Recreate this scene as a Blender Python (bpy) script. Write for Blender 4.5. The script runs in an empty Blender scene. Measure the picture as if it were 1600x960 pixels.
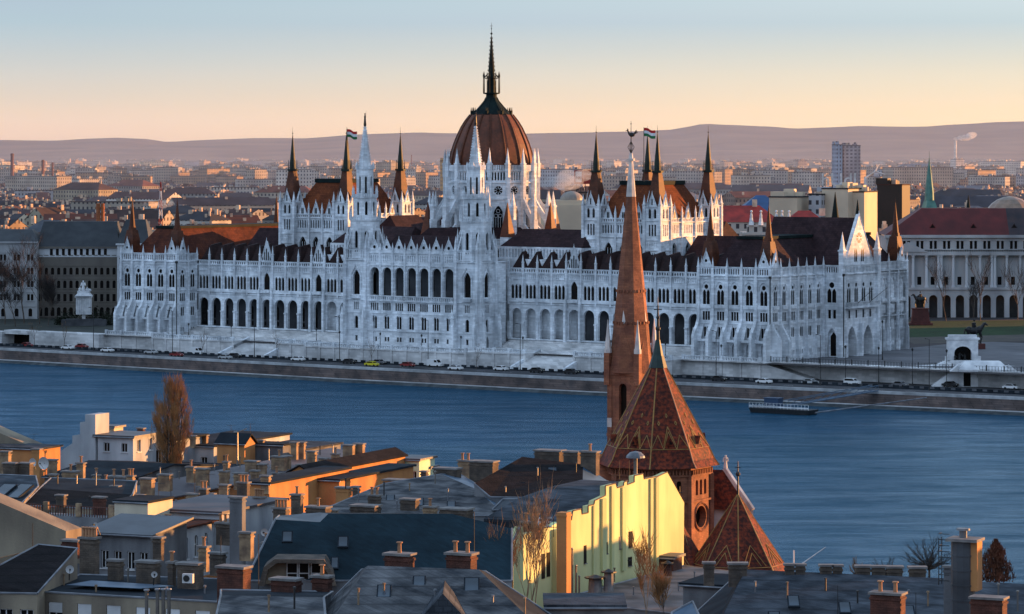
import bpy, math, random
from mathutils import Vector, Matrix, noise
R=math.radians; PI=math.pi
random.seed(7)
sc=bpy.context.scene; COL=sc.collection
# ---------- calibrated camera: the photo is 1600x960, focal 5200 px, eye level at row 235 ----------
F=5200.0; HZ=235.0; EYE=65.0
def at(px,py,Y): return Vector(((px-800)/F*Y, Y, EYE-(py-HZ)*Y/F))
def zof(py,Y): return EYE-(py-HZ)*Y/F
WATER=0.0; ROAD=3.8; TERR=8.0
UX=Vector((.812,-.583,0)).normalized(); VY=Vector((-UX.y,UX.x,0)); ROT=math.atan2(UX.y,UX.x)
PC=Vector((-25.8,968.8,0))                       # centre of the parliament's river front
def loc2w(x,y,z=0): return PC+UX*x+VY*y+Vector((0,0,z))
def w2loc(X,Y):
    d=Vector((X,Y,0))-PC; return d.dot(UX),d.dot(VY)

# ---------- objects ----------
def tag(o,label=None,cat=None,group=None,kind=None):
    if label: o['label']=label
    if cat: o['category']=cat
    if group: o['group']=group
    if kind: o['kind']=kind
    return o
def thing(name,label,cat,loc=(0,0,0),rotz=0,group=None):
    o=bpy.data.objects.new(name,None); COL.objects.link(o); o.empty_display_size=1
    o.location=loc; o.rotation_euler=(0,0,rotz); return tag(o,label,cat,group)
class MB:
    def __init__(s,M=None): s.v=[];s.f=[];s.m=[];s.M=M;s.smooth=False
    def face(s,pts,mi=0):
        n=len(s.v)
        if s.M is not None: pts=[s.M@Vector(p) for p in pts]
        s.v.extend([tuple(p) for p in pts]); s.f.append(tuple(range(n,n+len(pts)))); s.m.append(mi)
    def hexa(s,b,t,mi=0,cap=True,bot=False):
        n=len(b)
        for i in range(n):
            j=(i+1)%n; s.face([b[i],b[j],t[j],t[i]],mi)
        if cap: s.face(list(t),mi)
        if bot: s.face(list(reversed(b)),mi)
    def box(s,x0,x1,y0,y1,z0,z1,mi=0):
        b=[(x0,y0,z0),(x1,y0,z0),(x1,y1,z0),(x0,y1,z0)]; t=[(p[0],p[1],z1) for p in b]
        s.hexa(b,t,mi,True,True)
    def fbox(s,fr,s0,s1,d0,d1,z0,z1,mi=0):
        q=[fr.pt(s0,z0,d0),fr.pt(s1,z0,d0),fr.pt(s1,z0,d1),fr.pt(s0,z0,d1)]
        s.hexa(q,[(p[0],p[1],z1) for p in q],mi,True,True)
    def frus(s,cx,cy,z0,z1,r0,r1,n=8,rot=None,mi=0,cap=True):
        if rot is None: rot=PI/n
        A=[rot+2*PI*i/n for i in range(n)]
        b=[(cx+r0*math.cos(a),cy+r0*math.sin(a),z0) for a in A]
        if r1<1e-4:
            for i in range(n): s.face([b[i],b[(i+1)%n],(cx,cy,z1)],mi)
        else:
            s.hexa(b,[(cx+r1*math.cos(a),cy+r1*math.sin(a),z1) for a in A],mi,cap)
    def lathe(s,cx,cy,prof,n=16,rot=None,mi=0):
        for (r0,z0),(r1,z1) in zip(prof,prof[1:]): s.frus(cx,cy,z0,z1,max(r0,2e-4),max(r1,2e-4) ,n,rot,mi,False)
    def pinn(s,x,y,z0,h,w,mi=0):
        k=w/2; s.box(x-k,x+k,y-k,y+k,z0,z0+h*.42,mi)
        s.box(x-k*1.25,x+k*1.25,y-k*1.25,y+k*1.25,z0+h*.42,z0+h*.47,mi)
        s.frus(x,y,z0+h*.47,z0+h,k*1.25,0,4,None,mi)
    def extr(s,poly,vec,mi=0):
        b=[Vector(p) for p in poly]; t=[p+Vector(vec) for p in b]; s.hexa(b,t,mi,True,True)
    def tube(s,p0,p1,r0,r1,n=5,mi=0,cap=True):
        p0=Vector(p0);p1=Vector(p1);d=(p1-p0)
        if d.length<1e-6: return
        q=d.to_track_quat('Z','Y'); a=[q@Vector((math.cos(2*PI*i/n),math.sin(2*PI*i/n),0)) for i in range(n)]
        s.hexa([p0+v*r0 for v in a],[p1+v*r1 for v in a],mi,cap,cap)
    def ball(s,c,r,n=8,m=5,sx=1,sy=1,sz=1,mi=0):
        for i in range(m):
            t0=-PI/2+PI*i/m;t1=-PI/2+PI*(i+1)/m
            for j in range(n):
                a0=2*PI*j/n;a1=2*PI*(j+1)/n
                P=lambda t,a:(c[0]+r*sx*math.cos(t)*math.cos(a),c[1]+r*sy*math.cos(t)*math.sin(a),c[2]+r*sz*math.sin(t))
                if i==0: s.face([P(t0,a0),P(t1,a1),P(t1,a0)],mi)
                elif i==m-1: s.face([P(t0,a0),P(t0,a1),P(t1,a0)],mi)
                else: s.face([P(t0,a0),P(t0,a1),P(t1,a1),P(t1,a0)],mi)
    def build(s,name,mats,parent=None,label=None,cat=None,group=None,kind=None,loc=None,rotz=0):
        me=bpy.data.meshes.new(name); me.from_pydata(s.v,[],s.f)
        if not isinstance(mats,(list,tuple)): mats=[mats]
        for m in mats: me.materials.append(m)
        if len(mats)>1: me.polygons.foreach_set('material_index',s.m)
        if s.smooth: me.polygons.foreach_set('use_smooth',[True]*len(s.f))
        me.update(); o=bpy.data.objects.new(name,me); COL.objects.link(o)
        if parent: o.parent=parent
        if loc is not None: o.location=loc; o.rotation_euler=(0,0,rotz)
        return tag(o,label,cat,group,kind)
def split_build(mb,name,m,parent,amin=1.2):
    """every large pane an object of its own, the slits too small to tell apart together"""
    rest=MB()
    for f in mb.f:
        P=[Vector(mb.v[i]) for i in f]; a=sum(((P[i]-P[0]).cross(P[i+1]-P[0]) for i in range(1,len(P)-1)),Vector()).length/2
        if a>=amin: g=MB(); g.face(P); g.build(name,m,parent)
        else: rest.face(P)
    if rest.f: o=rest.build(name.replace('window','slit'),m,parent); o['kind']='stuff'
class Fr:
    def __init__(s,ox,oy,dx,dy,nx,ny): s.o=(ox,oy);s.d=(dx,dy);s.n=(nx,ny)
    def pt(s,t,z,d=0): return (s.o[0]+s.d[0]*t+s.n[0]*d, s.o[1]+s.d[1]*t+s.n[1]*d, z)
def outl(op):
    c,w,zb,zt,k=op; l=c-w/2; r=c+w/2
    if k=='r': return [l,r],[zt,zt],[zb,zb]
    if k=='o':
        n=10; xs=[c-w/2*math.cos(PI*i/n) for i in range(n+1)]; h=(zt-zb)/2; zc=(zt+zb)/2
        return xs,[zc+h*math.sin(PI*i/n) for i in range(n+1)],[zc-h*math.sin(PI*i/n) for i in range(n+1)]
    n=8; rise=w*(.5 if k=='a' else .72); zs=zt-rise
    xs=[c-w/2*math.cos(PI*i/n) for i in range(n+1)]
    if k=='a': zz=[zs+rise*math.sin(PI*i/n) for i in range(n+1)]
    else: zz=[zs+rise*(1-abs(2*(x-c)/w)**1.7) for x in xs]
    return xs,zz,[zb]*(n+1)
def panel(mb,fr,s0,s1,z0,z1,ops,depth=.4,glass=None,mi=0,gd=None,gmi=0):
    """wall strip with real recessed openings; panes go to `glass`"""
    q=lambda a,b,c,d,m=mi: mb.face([fr.pt(*a),fr.pt(*b),fr.pt(*c),fr.pt(*d)],m)
    cur=s0; D=-depth
    for op in sorted(ops):
        xs,zt,zb=outl(op)
        q((cur,z0),(xs[0],z0),(xs[0],z1),(cur,z1)); cur=xs[-1]
        for i in range(len(xs)-1):
            a,b=xs[i],xs[i+1]
            q((a,zt[i]),(b,zt[i+1]),(b,z1),(a,z1)); q((a,z0),(b,z0),(b,zb[i+1]),(a,zb[i]))
            q((a,zt[i],0),(b,zt[i+1],0),(b,zt[i+1],D),(a,zt[i],D)); q((a,zb[i],0),(b,zb[i+1],0),(b,zb[i+1],D),(a,zb[i],D))
        if op[4]!='o':
            for i,x in ((0,xs[0]),(-1,xs[-1])): q((x,zb[i],0),(x,zt[i],0),(x,zt[i],D),(x,zb[i],D))
        if glass is not None:
            g=D if gd is None else -gd
            P=[fr.pt(x,z,g) for x,z in zip(xs,zb)]+[fr.pt(x,z,g) for x,z in reversed(list(zip(xs,zt)))]
            glass.face(P,gmi)
    q((cur,z0),(s1,z0),(s1,z1),(cur,z1))

# ---------- materials ----------
def newmat(name):
    m=bpy.data.materials.new(name); m.use_nodes=True; nt=m.node_tree
    return m,nt,nt.nodes['Principled BSDF'],nt.nodes.new,nt.links.new
def mat(name,c,c2=None,scale=.5,rough=.8,bump=0,bscale=None,detail=6,metal=0,spec=.3,rnd=0,streak=0,pat=None,coord='Object',lo=.35,hi=.65):
    m,nt,bs,N,L=newmat(name)
    bs.inputs['Roughness'].default_value=rough; bs.inputs['Metallic'].default_value=metal
    bs.inputs['Specular IOR Level'].default_value=spec
    c=(*c,1); c2=(*(c2 or [x*.7 for x in c[:3]]),1)
    tc=N('ShaderNodeTexCoord'); src=tc.outputs[coord]
    mp=N('ShaderNodeMapping'); L(src,mp.inputs[0])
    if streak: mp.inputs['Scale'].default_value=(1,1,streak)
    nz=N('ShaderNodeTexNoise'); nz.inputs['Scale'].default_value=scale; nz.inputs['Detail'].default_value=detail
    L(mp.outputs[0],nz.inputs['Vector'])
    rp=N('ShaderNodeValToRGB'); rp.color_ramp.elements[0].color=c2; rp.color_ramp.elements[1].color=c
    rp.color_ramp.elements[0].position=lo; rp.color_ramp.elements[1].position=hi
    L(nz.outputs['Fac'],rp.inputs[0]); col=rp.outputs[0]; hgt=None
    n3=N('ShaderNodeTexNoise'); n3.inputs['Scale'].default_value=scale*.23; n3.inputs['Detail'].default_value=3; L(src,n3.inputs['Vector'])
    m3=N('ShaderNodeMapRange'); L(n3.outputs['Fac'],m3.inputs[0]); m3.inputs[1].default_value=.35; m3.inputs[2].default_value=.65; m3.inputs[3].default_value=.74; m3.inputs[4].default_value=1.12
    x3=N('ShaderNodeMix'); x3.data_type='RGBA'; x3.blend_type='MULTIPLY'; x3.inputs['Factor'].default_value=1; L(col,x3.inputs[6]); L(m3.outputs[0],x3.inputs[7]); col=x3.outputs[2]
    if pat:                                     # ('rows'|'brick', size_x, size_z, dark factor)
        kind,px,pz,dk=pat
        sp=N('ShaderNodeSeparateXYZ'); L(src,sp.inputs[0])
        ad=N('ShaderNodeMath'); ad.operation='ADD'; L(sp.outputs[0],ad.inputs[0]); L(sp.outputs[1],ad.inputs[1])
        cb=N('ShaderNodeCombineXYZ'); L(ad.outputs[0],cb.inputs[0]); L(sp.outputs[2],cb.inputs[1])
        br=N('ShaderNodeTexBrick'); L(cb.outputs[0],br.inputs['Vector']); br.inputs['Scale'].default_value=1
        br.inputs['Brick Width'].default_value=px; br.inputs['Row Height'].default_value=pz
        br.inputs['Mortar Size'].default_value=pz*.09; br.inputs['Mortar Smooth'].default_value=.3
        br.inputs['Color1'].default_value=(1,1,1,1); br.inputs['Color2'].default_value=(.72,.72,.72,1)
        br.inputs['Mortar'].default_value=(dk,dk,dk,1)
        if kind=='seam': br.offset=0; br.inputs['Color2'].default_value=(.93,.93,.93,1)
        mx=N('ShaderNodeMix'); mx.data_type='RGBA'; mx.blend_type='MULTIPLY'; mx.inputs['Factor'].default_value=1
        L(col,mx.inputs[6]); L(br.outputs['Color'],mx.inputs[7]); col=mx.outputs[2]; hgt=br.outputs['Fac']
    if rnd:
        oi=N('ShaderNodeObjectInfo'); mr=N('ShaderNodeMapRange'); L(oi.outputs['Random'],mr.inputs[0])
        mr.inputs[3].default_value=1-rnd; mr.inputs[4].default_value=1+rnd
        mx=N('ShaderNodeMix'); mx.data_type='RGBA'; mx.blend_type='MULTIPLY'; mx.inputs['Factor'].default_value=1
        L(col,mx.inputs[6]); L(mr.outputs[0],mx.inputs[7]); col=mx.outputs[2]
    L(col,bs.inputs['Base Color'])
    if bump:
        b=N('ShaderNodeBump'); b.inputs['Strength'].default_value=bump; b.inputs['Distance'].default_value=.1
        n2=N('ShaderNodeTexNoise'); n2.inputs['Scale'].default_value=bscale or scale*6; n2.inputs['Detail'].default_value=4
        L(src,n2.inputs['Vector']); L(n2.outputs['Fac'],b.inputs['Height']); L(b.outputs[0],bs.inputs['Normal'])
    return m
def winwall(name,c,win,px=3.0,pz=3.6,fx=.4,fz=.5,rnd=.25):
    """wall of a far building: openings laid out in metres along the wall, from world position and normal"""
    m,nt,bs,N,L=newmat(name); bs.inputs['Roughness'].default_value=.8; bs.inputs['Specular IOR Level'].default_value=.2
    g=N('ShaderNodeNewGeometry'); sp=N('ShaderNodeSeparateXYZ'); L(g.outputs['Position'],sp.inputs[0])
    sn=N('ShaderNodeSeparateXYZ'); L(g.outputs['True Normal'],sn.inputs[0])
    def M(op,a,b=None):
        n=N('ShaderNodeMath'); n.operation=op
        for i,v in enumerate((a,b)):
            if v is None: continue
            if isinstance(v,(int,float)): n.inputs[i].default_value=v
            else: L(v,n.inputs[i])
        return n.outputs[0]
    t=M('SUBTRACT',M('MULTIPLY',sp.outputs[0],sn.outputs[1]),M('MULTIPLY',sp.outputs[1],sn.outputs[0]))
    a=M('LESS_THAN',M('FRACT',M('DIVIDE',t,px)),fx); b=M('LESS_THAN',M('FRACT',M('DIVIDE',sp.outputs[2],pz)),fz)
    vert=M('LESS_THAN',M('ABSOLUTE',sn.outputs[2]),.3)
    k=M('MULTIPLY',M('MULTIPLY',a,b),vert)
    oi=N('ShaderNodeObjectInfo'); mr=N('ShaderNodeMapRange'); L(oi.outputs['Random'],mr.inputs[0]); mr.inputs[3].default_value=1-rnd; mr.inputs[4].default_value=1+rnd*.6
    nz=N('ShaderNodeTexNoise'); nz.inputs['Scale'].default_value=.06; L(g.outputs['Position'],nz.inputs['Vector'])
    m2=N('ShaderNodeMapRange'); L(nz.outputs['Fac'],m2.inputs[0]); m2.inputs[1].default_value=.3; m2.inputs[2].default_value=.7; m2.inputs[3].default_value=.65; m2.inputs[4].default_value=1.15
    vv=M('MULTIPLY',mr.outputs[0],m2.outputs[0])
    mx=N('ShaderNodeMix'); mx.data_type='RGBA'; mx.blend_type='MULTIPLY'; mx.inputs['Factor'].default_value=1; mx.inputs[6].default_value=(*c,1); L(vv,mx.inputs[7])
    mw=N('ShaderNodeMix'); mw.data_type='RGBA'; L(k,mw.inputs['Factor']); L(mx.outputs[2],mw.inputs[6]); mw.inputs[7].default_value=(*win,1)
    L(mw.outputs[2],bs.inputs['Base Color']); return m

STONE=mat('pale_limestone',(.83,.86,.89),(.56,.60,.64),scale=.5,rough=.9,bump=.3,bscale=3,streak=.3,lo=.30,hi=.56,spec=.1,pat=('brick',1.7,.62,.8))
STONE2=mat('shaded_limestone',(.085,.088,.095),(.05,.053,.06),scale=.3,rough=.9)  # darker copy of the limestone, the loggia shade put into its colour
BLOCKS=mat('terrace_ashlar',(.72,.71,.70),(.48,.48,.48),scale=.25,rough=.9,bump=.3,bscale=2,pat=('brick',2.2,.75,.8),lo=.3,hi=.6)
GLASS=mat('dark_window_glass',(.006,.007,.009),(.016,.011,.008),scale=.4,rough=.3,spec=.06)
ROOFP=mat('lit_tone_roof_tiles',(.21,.058,.022),(.13,.038,.018),scale=.6,rough=.75,bump=.3,bscale=8,pat=('brick',.9,.55,.55),spec=.08)  # brighter tile copy: low sun on the hall slopes put into the colour
DOMEM=mat('red_brown_dome_tiles',(.17,.046,.019),(.11,.034,.016),scale=.5,rough=.6,bump=.2,bscale=6,pat=('brick',.8,.5,.75),spec=.3)
COPPER=mat('dark_copper_green',(.011,.022,.021),(.007,.012,.013),scale=.6,rough=.7,spec=.08)
ROOFD=mat('shade_tone_roof_tiles',(.052,.029,.031),(.032,.019,.022),scale=.6,rough=.8,bump=.3,bscale=8,pat=('brick',.9,.55,.6),spec=.08)  # darker tile copy: the shade on these roofs put into the colour
ROOFM=mat('mid_tone_roof_tiles',(.13,.040,.022),(.08,.028,.02),scale=.6,rough=.8,bump=.3,bscale=8,pat=('brick',.9,.55,.6),spec=.08)  # in-between tile copy: part of the sunlight put into the colour
ROOFW=mat('shade_tone_wing_tiles',(.045,.022,.02),(.026,.015,.015),scale=.6,rough=.75,bump=.3,bscale=8,pat=('brick',.9,.55,.55),spec=.15)  # darkest tile copy, the shade on the wings put into its colour
DARKSP=mat('spire_roof_tiles',(.14,.044,.020),(.09,.031,.018),scale=.7,rough=.6,pat=('brick',.8,.5,.6),spec=.2)
BLACK=mat('black_iron',(.012,.013,.015),(.02,.02,.02),rough=.5,spec=.4)
SKYS=0.04; SUNS=12
# ---------- world, sun, camera ----------
TH=R(70); EL=R(4.0)
w=bpy.data.worlds.new('World'); sc.world=w; w.use_nodes=True
nt=w.node_tree; bg=nt.nodes['Background']; sky=nt.nodes.new('ShaderNodeTexSky'); sky.sky_type='NISHITA'; sky.sun_disc=False
sky.sun_elevation=EL; sky.sun_rotation=TH; sky.altitude=100; sky.air_density=1.0; sky.dust_density=1.2; sky.ozone_density=3.0
N=nt.nodes.new; L=nt.links.new
def wmath(op,a,b=None,c=None):
    n=N('ShaderNodeMath'); n.operation=op
    for i,v in enumerate((a,b,c)):
        if v is None: continue
        if isinstance(v,(int,float)): n.inputs[i].default_value=v
        else: L(v,n.inputs[i])
    return n.outputs[0]
def wmix(f,a,b,mode='MIX'):
    n=N('ShaderNodeMix'); n.data_type='RGBA'; n.blend_type=mode
    for k,v in ((0,f),(6,a),(7,b)):
        if isinstance(v,(int,float)): n.inputs[k].default_value=v
        elif isinstance(v,tuple): n.inputs[k].default_value=(*v,1)
        else: L(v,n.inputs[k])
    return n.outputs[2]
def wramp(f,els):
    r=N('ShaderNodeValToRGB'); e=r.color_ramp.elements
    while len(e)<len(els): e.new(.5)
    for i,(p,c) in enumerate(els): e[i].position=p; e[i].color=(*c,1)
    L(f,r.inputs[0]); return r.outputs[0]
tcw=N('ShaderNodeTexCoord'); sep=N('ShaderNodeSeparateXYZ'); L(tcw.outputs['Generated'],sep.inputs[0])
elev=wmath('MAXIMUM',sep.outputs[2],0.0)
az=wmath('ADD',wmath('MULTIPLY',sep.outputs[0],.91),wmath('MULTIPLY',sep.outputs[1],.42))     # towards the sunrise
# clear winter dawn: peach band low over the hills on the sunrise side, pale blue above, deeper blue overhead
east=wramp(wmath('POWER',elev,.5),[(0,(.98,.73,.40)),(.075,(1.0,.77,.44)),(.11,(.97,.775,.51)),(.15,(.83,.745,.59)),(.195,(.55,.645,.70)),(.26,(.72,.82,.90)),(.30,(1.0,1.08,1.15)),(.44,(.95,1.05,1.15)),(.6,(.44,.60,.84)),(1,(.40,.58,.84))])
west=wramp(wmath('POWER',elev,.5),[(0,(.64,.48,.40)),(.075,(.76,.58,.46)),(.11,(.74,.62,.51)),(.15,(.62,.62,.60)),(.195,(.44,.55,.65)),(.28,(.34,.46,.62)),(.42,(.36,.48,.68)),(.6,(.48,.64,.88)),(1,(.40,.58,.84))])
fa=N('ShaderNodeMapRange'); L(az,fa.inputs[0]); fa.inputs[1].default_value=.30; fa.inputs[2].default_value=.58
grad=wmix(fa.outputs[0],west,east)
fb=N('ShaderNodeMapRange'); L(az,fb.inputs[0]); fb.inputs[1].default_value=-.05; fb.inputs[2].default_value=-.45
back=wmix(1.0,grad,(1.55,1.5,1.45),'MULTIPLY'); grad=wmix(fb.outputs[0],grad,back)  # sky behind the viewer brightened to lift the shaded river front
cn=N('ShaderNodeTexNoise'); mpw=N('ShaderNodeMapping'); L(tcw.outputs['Generated'],mpw.inputs[0]); mpw.inputs['Scale'].default_value=(3,3,60); L(mpw.outputs[0],cn.inputs['Vector']); cn.inputs['Scale'].default_value=1.2; cn.inputs['Detail'].default_value=3
grad=wmix(.06,grad,cn.outputs['Color'],'OVERLAY')
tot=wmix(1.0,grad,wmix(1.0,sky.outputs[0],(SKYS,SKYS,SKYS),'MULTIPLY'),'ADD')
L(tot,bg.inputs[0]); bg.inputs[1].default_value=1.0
sl=bpy.data.lights.new('low_sun','SUN'); sl.energy=SUNS; sl.angle=R(.5); sl.color=(1,.44,.135)
so=bpy.data.objects.new('low_sun',sl); COL.objects.link(so)
sd=Vector((math.sin(TH)*math.cos(EL),math.cos(TH)*math.cos(EL),math.sin(EL)))
so.rotation_euler=sd.to_track_quat('Z','Y').to_euler(); so.location=(300,300,300)
cd=bpy.data.cameras.new('camera'); co=bpy.data.objects.new('camera',cd); COL.objects.link(co); sc.camera=co
co.location=(0,0,EYE); co.rotation_euler=(PI/2,0,0); cd.sensor_width=36; cd.lens=36*F/1600
cd.shift_y=-(480-HZ)/1600; cd.clip_start=1; cd.clip_end=60000
sc.view_settings.view_transform='Standard'; sc.view_settings.look='None'; sc.view_settings.exposure=0
# ---------- parliament (local frame: x to the south along the river, y away from the river) ----------
PAR=thing('parliament_building','white gothic parliament with red brown dome and many spires behind the embankment','parliament building',PC,ROT)
def tree_gable(mb,fr,c,w,z0,z1,dep=.5,n=0,circ=0,glass=None):
    """pointed gable standing on the parapet, with sloped copings, finial and openings"""
    P=[fr.pt(c-w/2,z0,.1),fr.pt(c+w/2,z0,.1),fr.pt(c,z1,.1)]
    v=Vector(fr.pt(0,0,-dep))-Vector(fr.pt(0,0,0)); mb.extr(P,v)
    for sg in (-1,1):
        mb.tube(fr.pt(c+sg*w/2,z0,.15),fr.pt(c,z1+.2,.15),.16,.16,4)
    mb.tube(fr.pt(c,z1,.1),fr.pt(c,z1+1.1,.1),.16,.03,4)
    if glass is not None:
        h=z1-z0
        if circ:
            glass.face([fr.pt(c+circ*math.cos(2*PI*i/10),z0+h*.42+circ*math.sin(2*PI*i/10),.13) for i in range(10)])
        for i in range(n):
            x=c+(i-(n-1)/2)*w*.17; top=z0+h*(.62-.5*abs(x-c)/w*2)+.2
            glass.face([fr.pt(x-.2,z0+.4,.13),fr.pt(x+.2,z0+.4,.13),fr.pt(x+.2,top-.3,.13),fr.pt(x,top,.13),fr.pt(x-.2,top-.3,.13)])
def parapet(mb,fr,s0,s1,z0,z1,bay,dep=.3):
    n=max(1,round((s1-s0)/.8)); w=(s1-s0)/n
    panel(mb,fr,s0,s1,z0,z1,[(s0+(i+.5)*w,w*.55,z0+.15*(z1-z0),z1-.15*(z1-z0),'a') for i in range(n)],dep)
    mb.fbox(fr,s0,s1,-dep,.18,z1,z1+.18)
def buttress(fr,s,w,prof):
    b=MB(); b.extr([fr.pt(s-w/2,z,d) for d,z in prof],Vector(fr.pt(w,0,0))-Vector(fr.pt(0,0,0))); return b

def wing(sg):
    fr=Fr(24*sg,9.4,sg,0,0,-1); L=71.0; n=14; bw=L/n; wl=MB(); gables=(4,8)
    W=wl.build('river_wing',STONE,PAR) if 0 else None
    root=bpy.data.objects.new('river_wing',None); COL.objects.link(root); root.parent=PAR
    back=MB(); arcw=2.9
    panel(wl,fr,0,L,TERR-1,10.8,[],0); 
    panel(wl,fr,0,L,10.8,20.6,[((i+.5)*bw,3.7,10.8,19.5,'a') for i in range(n)],.9,None)
    # loggia behind the arches
    b=back.face; D=-4.6
    b([fr.pt(0,10.8,D),fr.pt(L,10.8,D),fr.pt(L,20.6,D),fr.pt(0,20.6,D)]); b([fr.pt(0,10.8,0),fr.pt(L,10.8,0),fr.pt(L,10.8,D),fr.pt(0,10.8,D)])
    b([fr.pt(0,19.9,-.9),fr.pt(L,19.9,-.9),fr.pt(L,19.9,D),fr.pt(0,19.9,D)])
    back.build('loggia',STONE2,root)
    for i in range(n):                           # windows and doors at the back of the loggia
        if i in (3,7,11) : continue
        g=MB(); c=(i+.5)*bw
        for k in (-1,1):
            g.face([fr.pt(c+k*.62-.42,13 if i!=5 else 11,D+.06),fr.pt(c+k*.62+.42,13 if i!=5 else 11,D+.06),fr.pt(c+k*.62+.42,16.6,D+.06),fr.pt(c+k*.62,17.2,D+.06),fr.pt(c+k*.62-.42,16.6,D+.06)])
            g.face([fr.pt(c+k*.62-.42,11.2,D+.06),fr.pt(c+k*.62+.42,11.2,D+.06),fr.pt(c+k*.62+.42,12.4,D+.06),fr.pt(c+k*.62-.42,12.4,D+.06)])
        g.build('loggia_window',GLASS,root)
    # upper floor
    for i in range(n):
        c=(i+.5)*bw; g=MB(); a,bb=i*bw,(i+1)*bw
        if i in gables: ops=[(c,2.3,22.4,27.6,'p')]
        else: ops=[(c+k*1.30,1.04,22.3,26.4,'p') for k in (-1,0,1)]
        panel(wl,fr,a,bb,22,27.9,ops,.4,g)
        g.build('upper_window',GLASS,root)
        panel(wl,fr,a,bb,27.9,29.6,[(c+(k-2.5)*.72,.36,28.0,29.25,'p') for k in range(6)],.2,wl)
        parapet(wl,fr,a,bb,29.8,30.9,bw)
        wl.fbox(fr,a+.3,bb-.3,.1,.5,21.3,22.2)
        if i in gables: wl.fbox(fr,c-1.6,c+1.6,.0,1.1,21.5,22.3)
    panel(wl,fr,0,L,20.6,22,[],0)
    for z,d in ((20.7,.35),(22,.2),(27.8,.2),(29.55,.45)): wl.fbox(fr,0,L,-.2,d,z,z+.22)
    wl.fbox(fr,0,L,-.2,.7,10.4,10.85)
    for i in range(n+1):
        s=i*bw; big=i in (4,5,8,9)
        wl.fbox(fr,s-.28,s+.28,0,.5,20.6,31)
        wl.fbox(fr,s-.42,s+.42,0,.45,10.8,15.2); wl.fbox(fr,s-.55,s+.55,-.3,.6,15.2,15.6)
        x,y,_=fr.pt(s,0,.25); wl.pinn(x,y,30.9,4.2 if not big else 5.2,.5)
        if big: wl.fbox(fr,s-.4,s+.4,0,1.3,TERR-1,19.8); wl.pinn(*fr.pt(s,0,.8)[:2],19.8,3.6,.7)
    wl.build('front_wall',STONE,root)
    for i in gables:
        m=MB(); g=MB(); tree_gable(m,fr,(i+.5)*bw,4.3,31,37.3,.6,5,0,g)
        m.build('gable',STONE,root); g.build('gable_window',GLASS,root)
    # roof: steep slope with a row of small hipped dormers
    r=MB(); r.face([fr.pt(0,29.9,-.8),fr.pt(L,29.9,-.8),fr.pt(L,35.4,-6.5),fr.pt(0,35.4,-6.5)]); r.face([fr.pt(0,35.4,-6.5),fr.pt(L,35.4,-6.5),fr.pt(L,35.2,-12),fr.pt(0,35.2,-12)])
    r.face([fr.pt(0,35.2,-12),fr.pt(L,35.2,-12),fr.pt(L,29,-16),fr.pt(0,29,-16)])
    for i in range(n):
        a,bb=i*bw+.1,(i+1)*bw-.1; c=(i+.5)*bw
        p=[fr.pt(a,30.6,-1),fr.pt(bb,30.6,-1),fr.pt(c+.4,35.6,-3.4),fr.pt(c-.4,35.6,-3.4),fr.pt(c+.4,36.3,-8),fr.pt(c-.4,36.3,-8),fr.pt(a,31,-8),fr.pt(bb,31,-8)]
        r.face([p[0],p[1],p[2],p[3]]); r.face([p[1],p[7],p[4],p[2]]); r.face([p[0],p[3],p[5],p[6]]); r.face([p[3],p[2],p[4],p[5]])
    r.build('roof',ROOFW,root)
wing(1); wing(-1)

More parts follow.
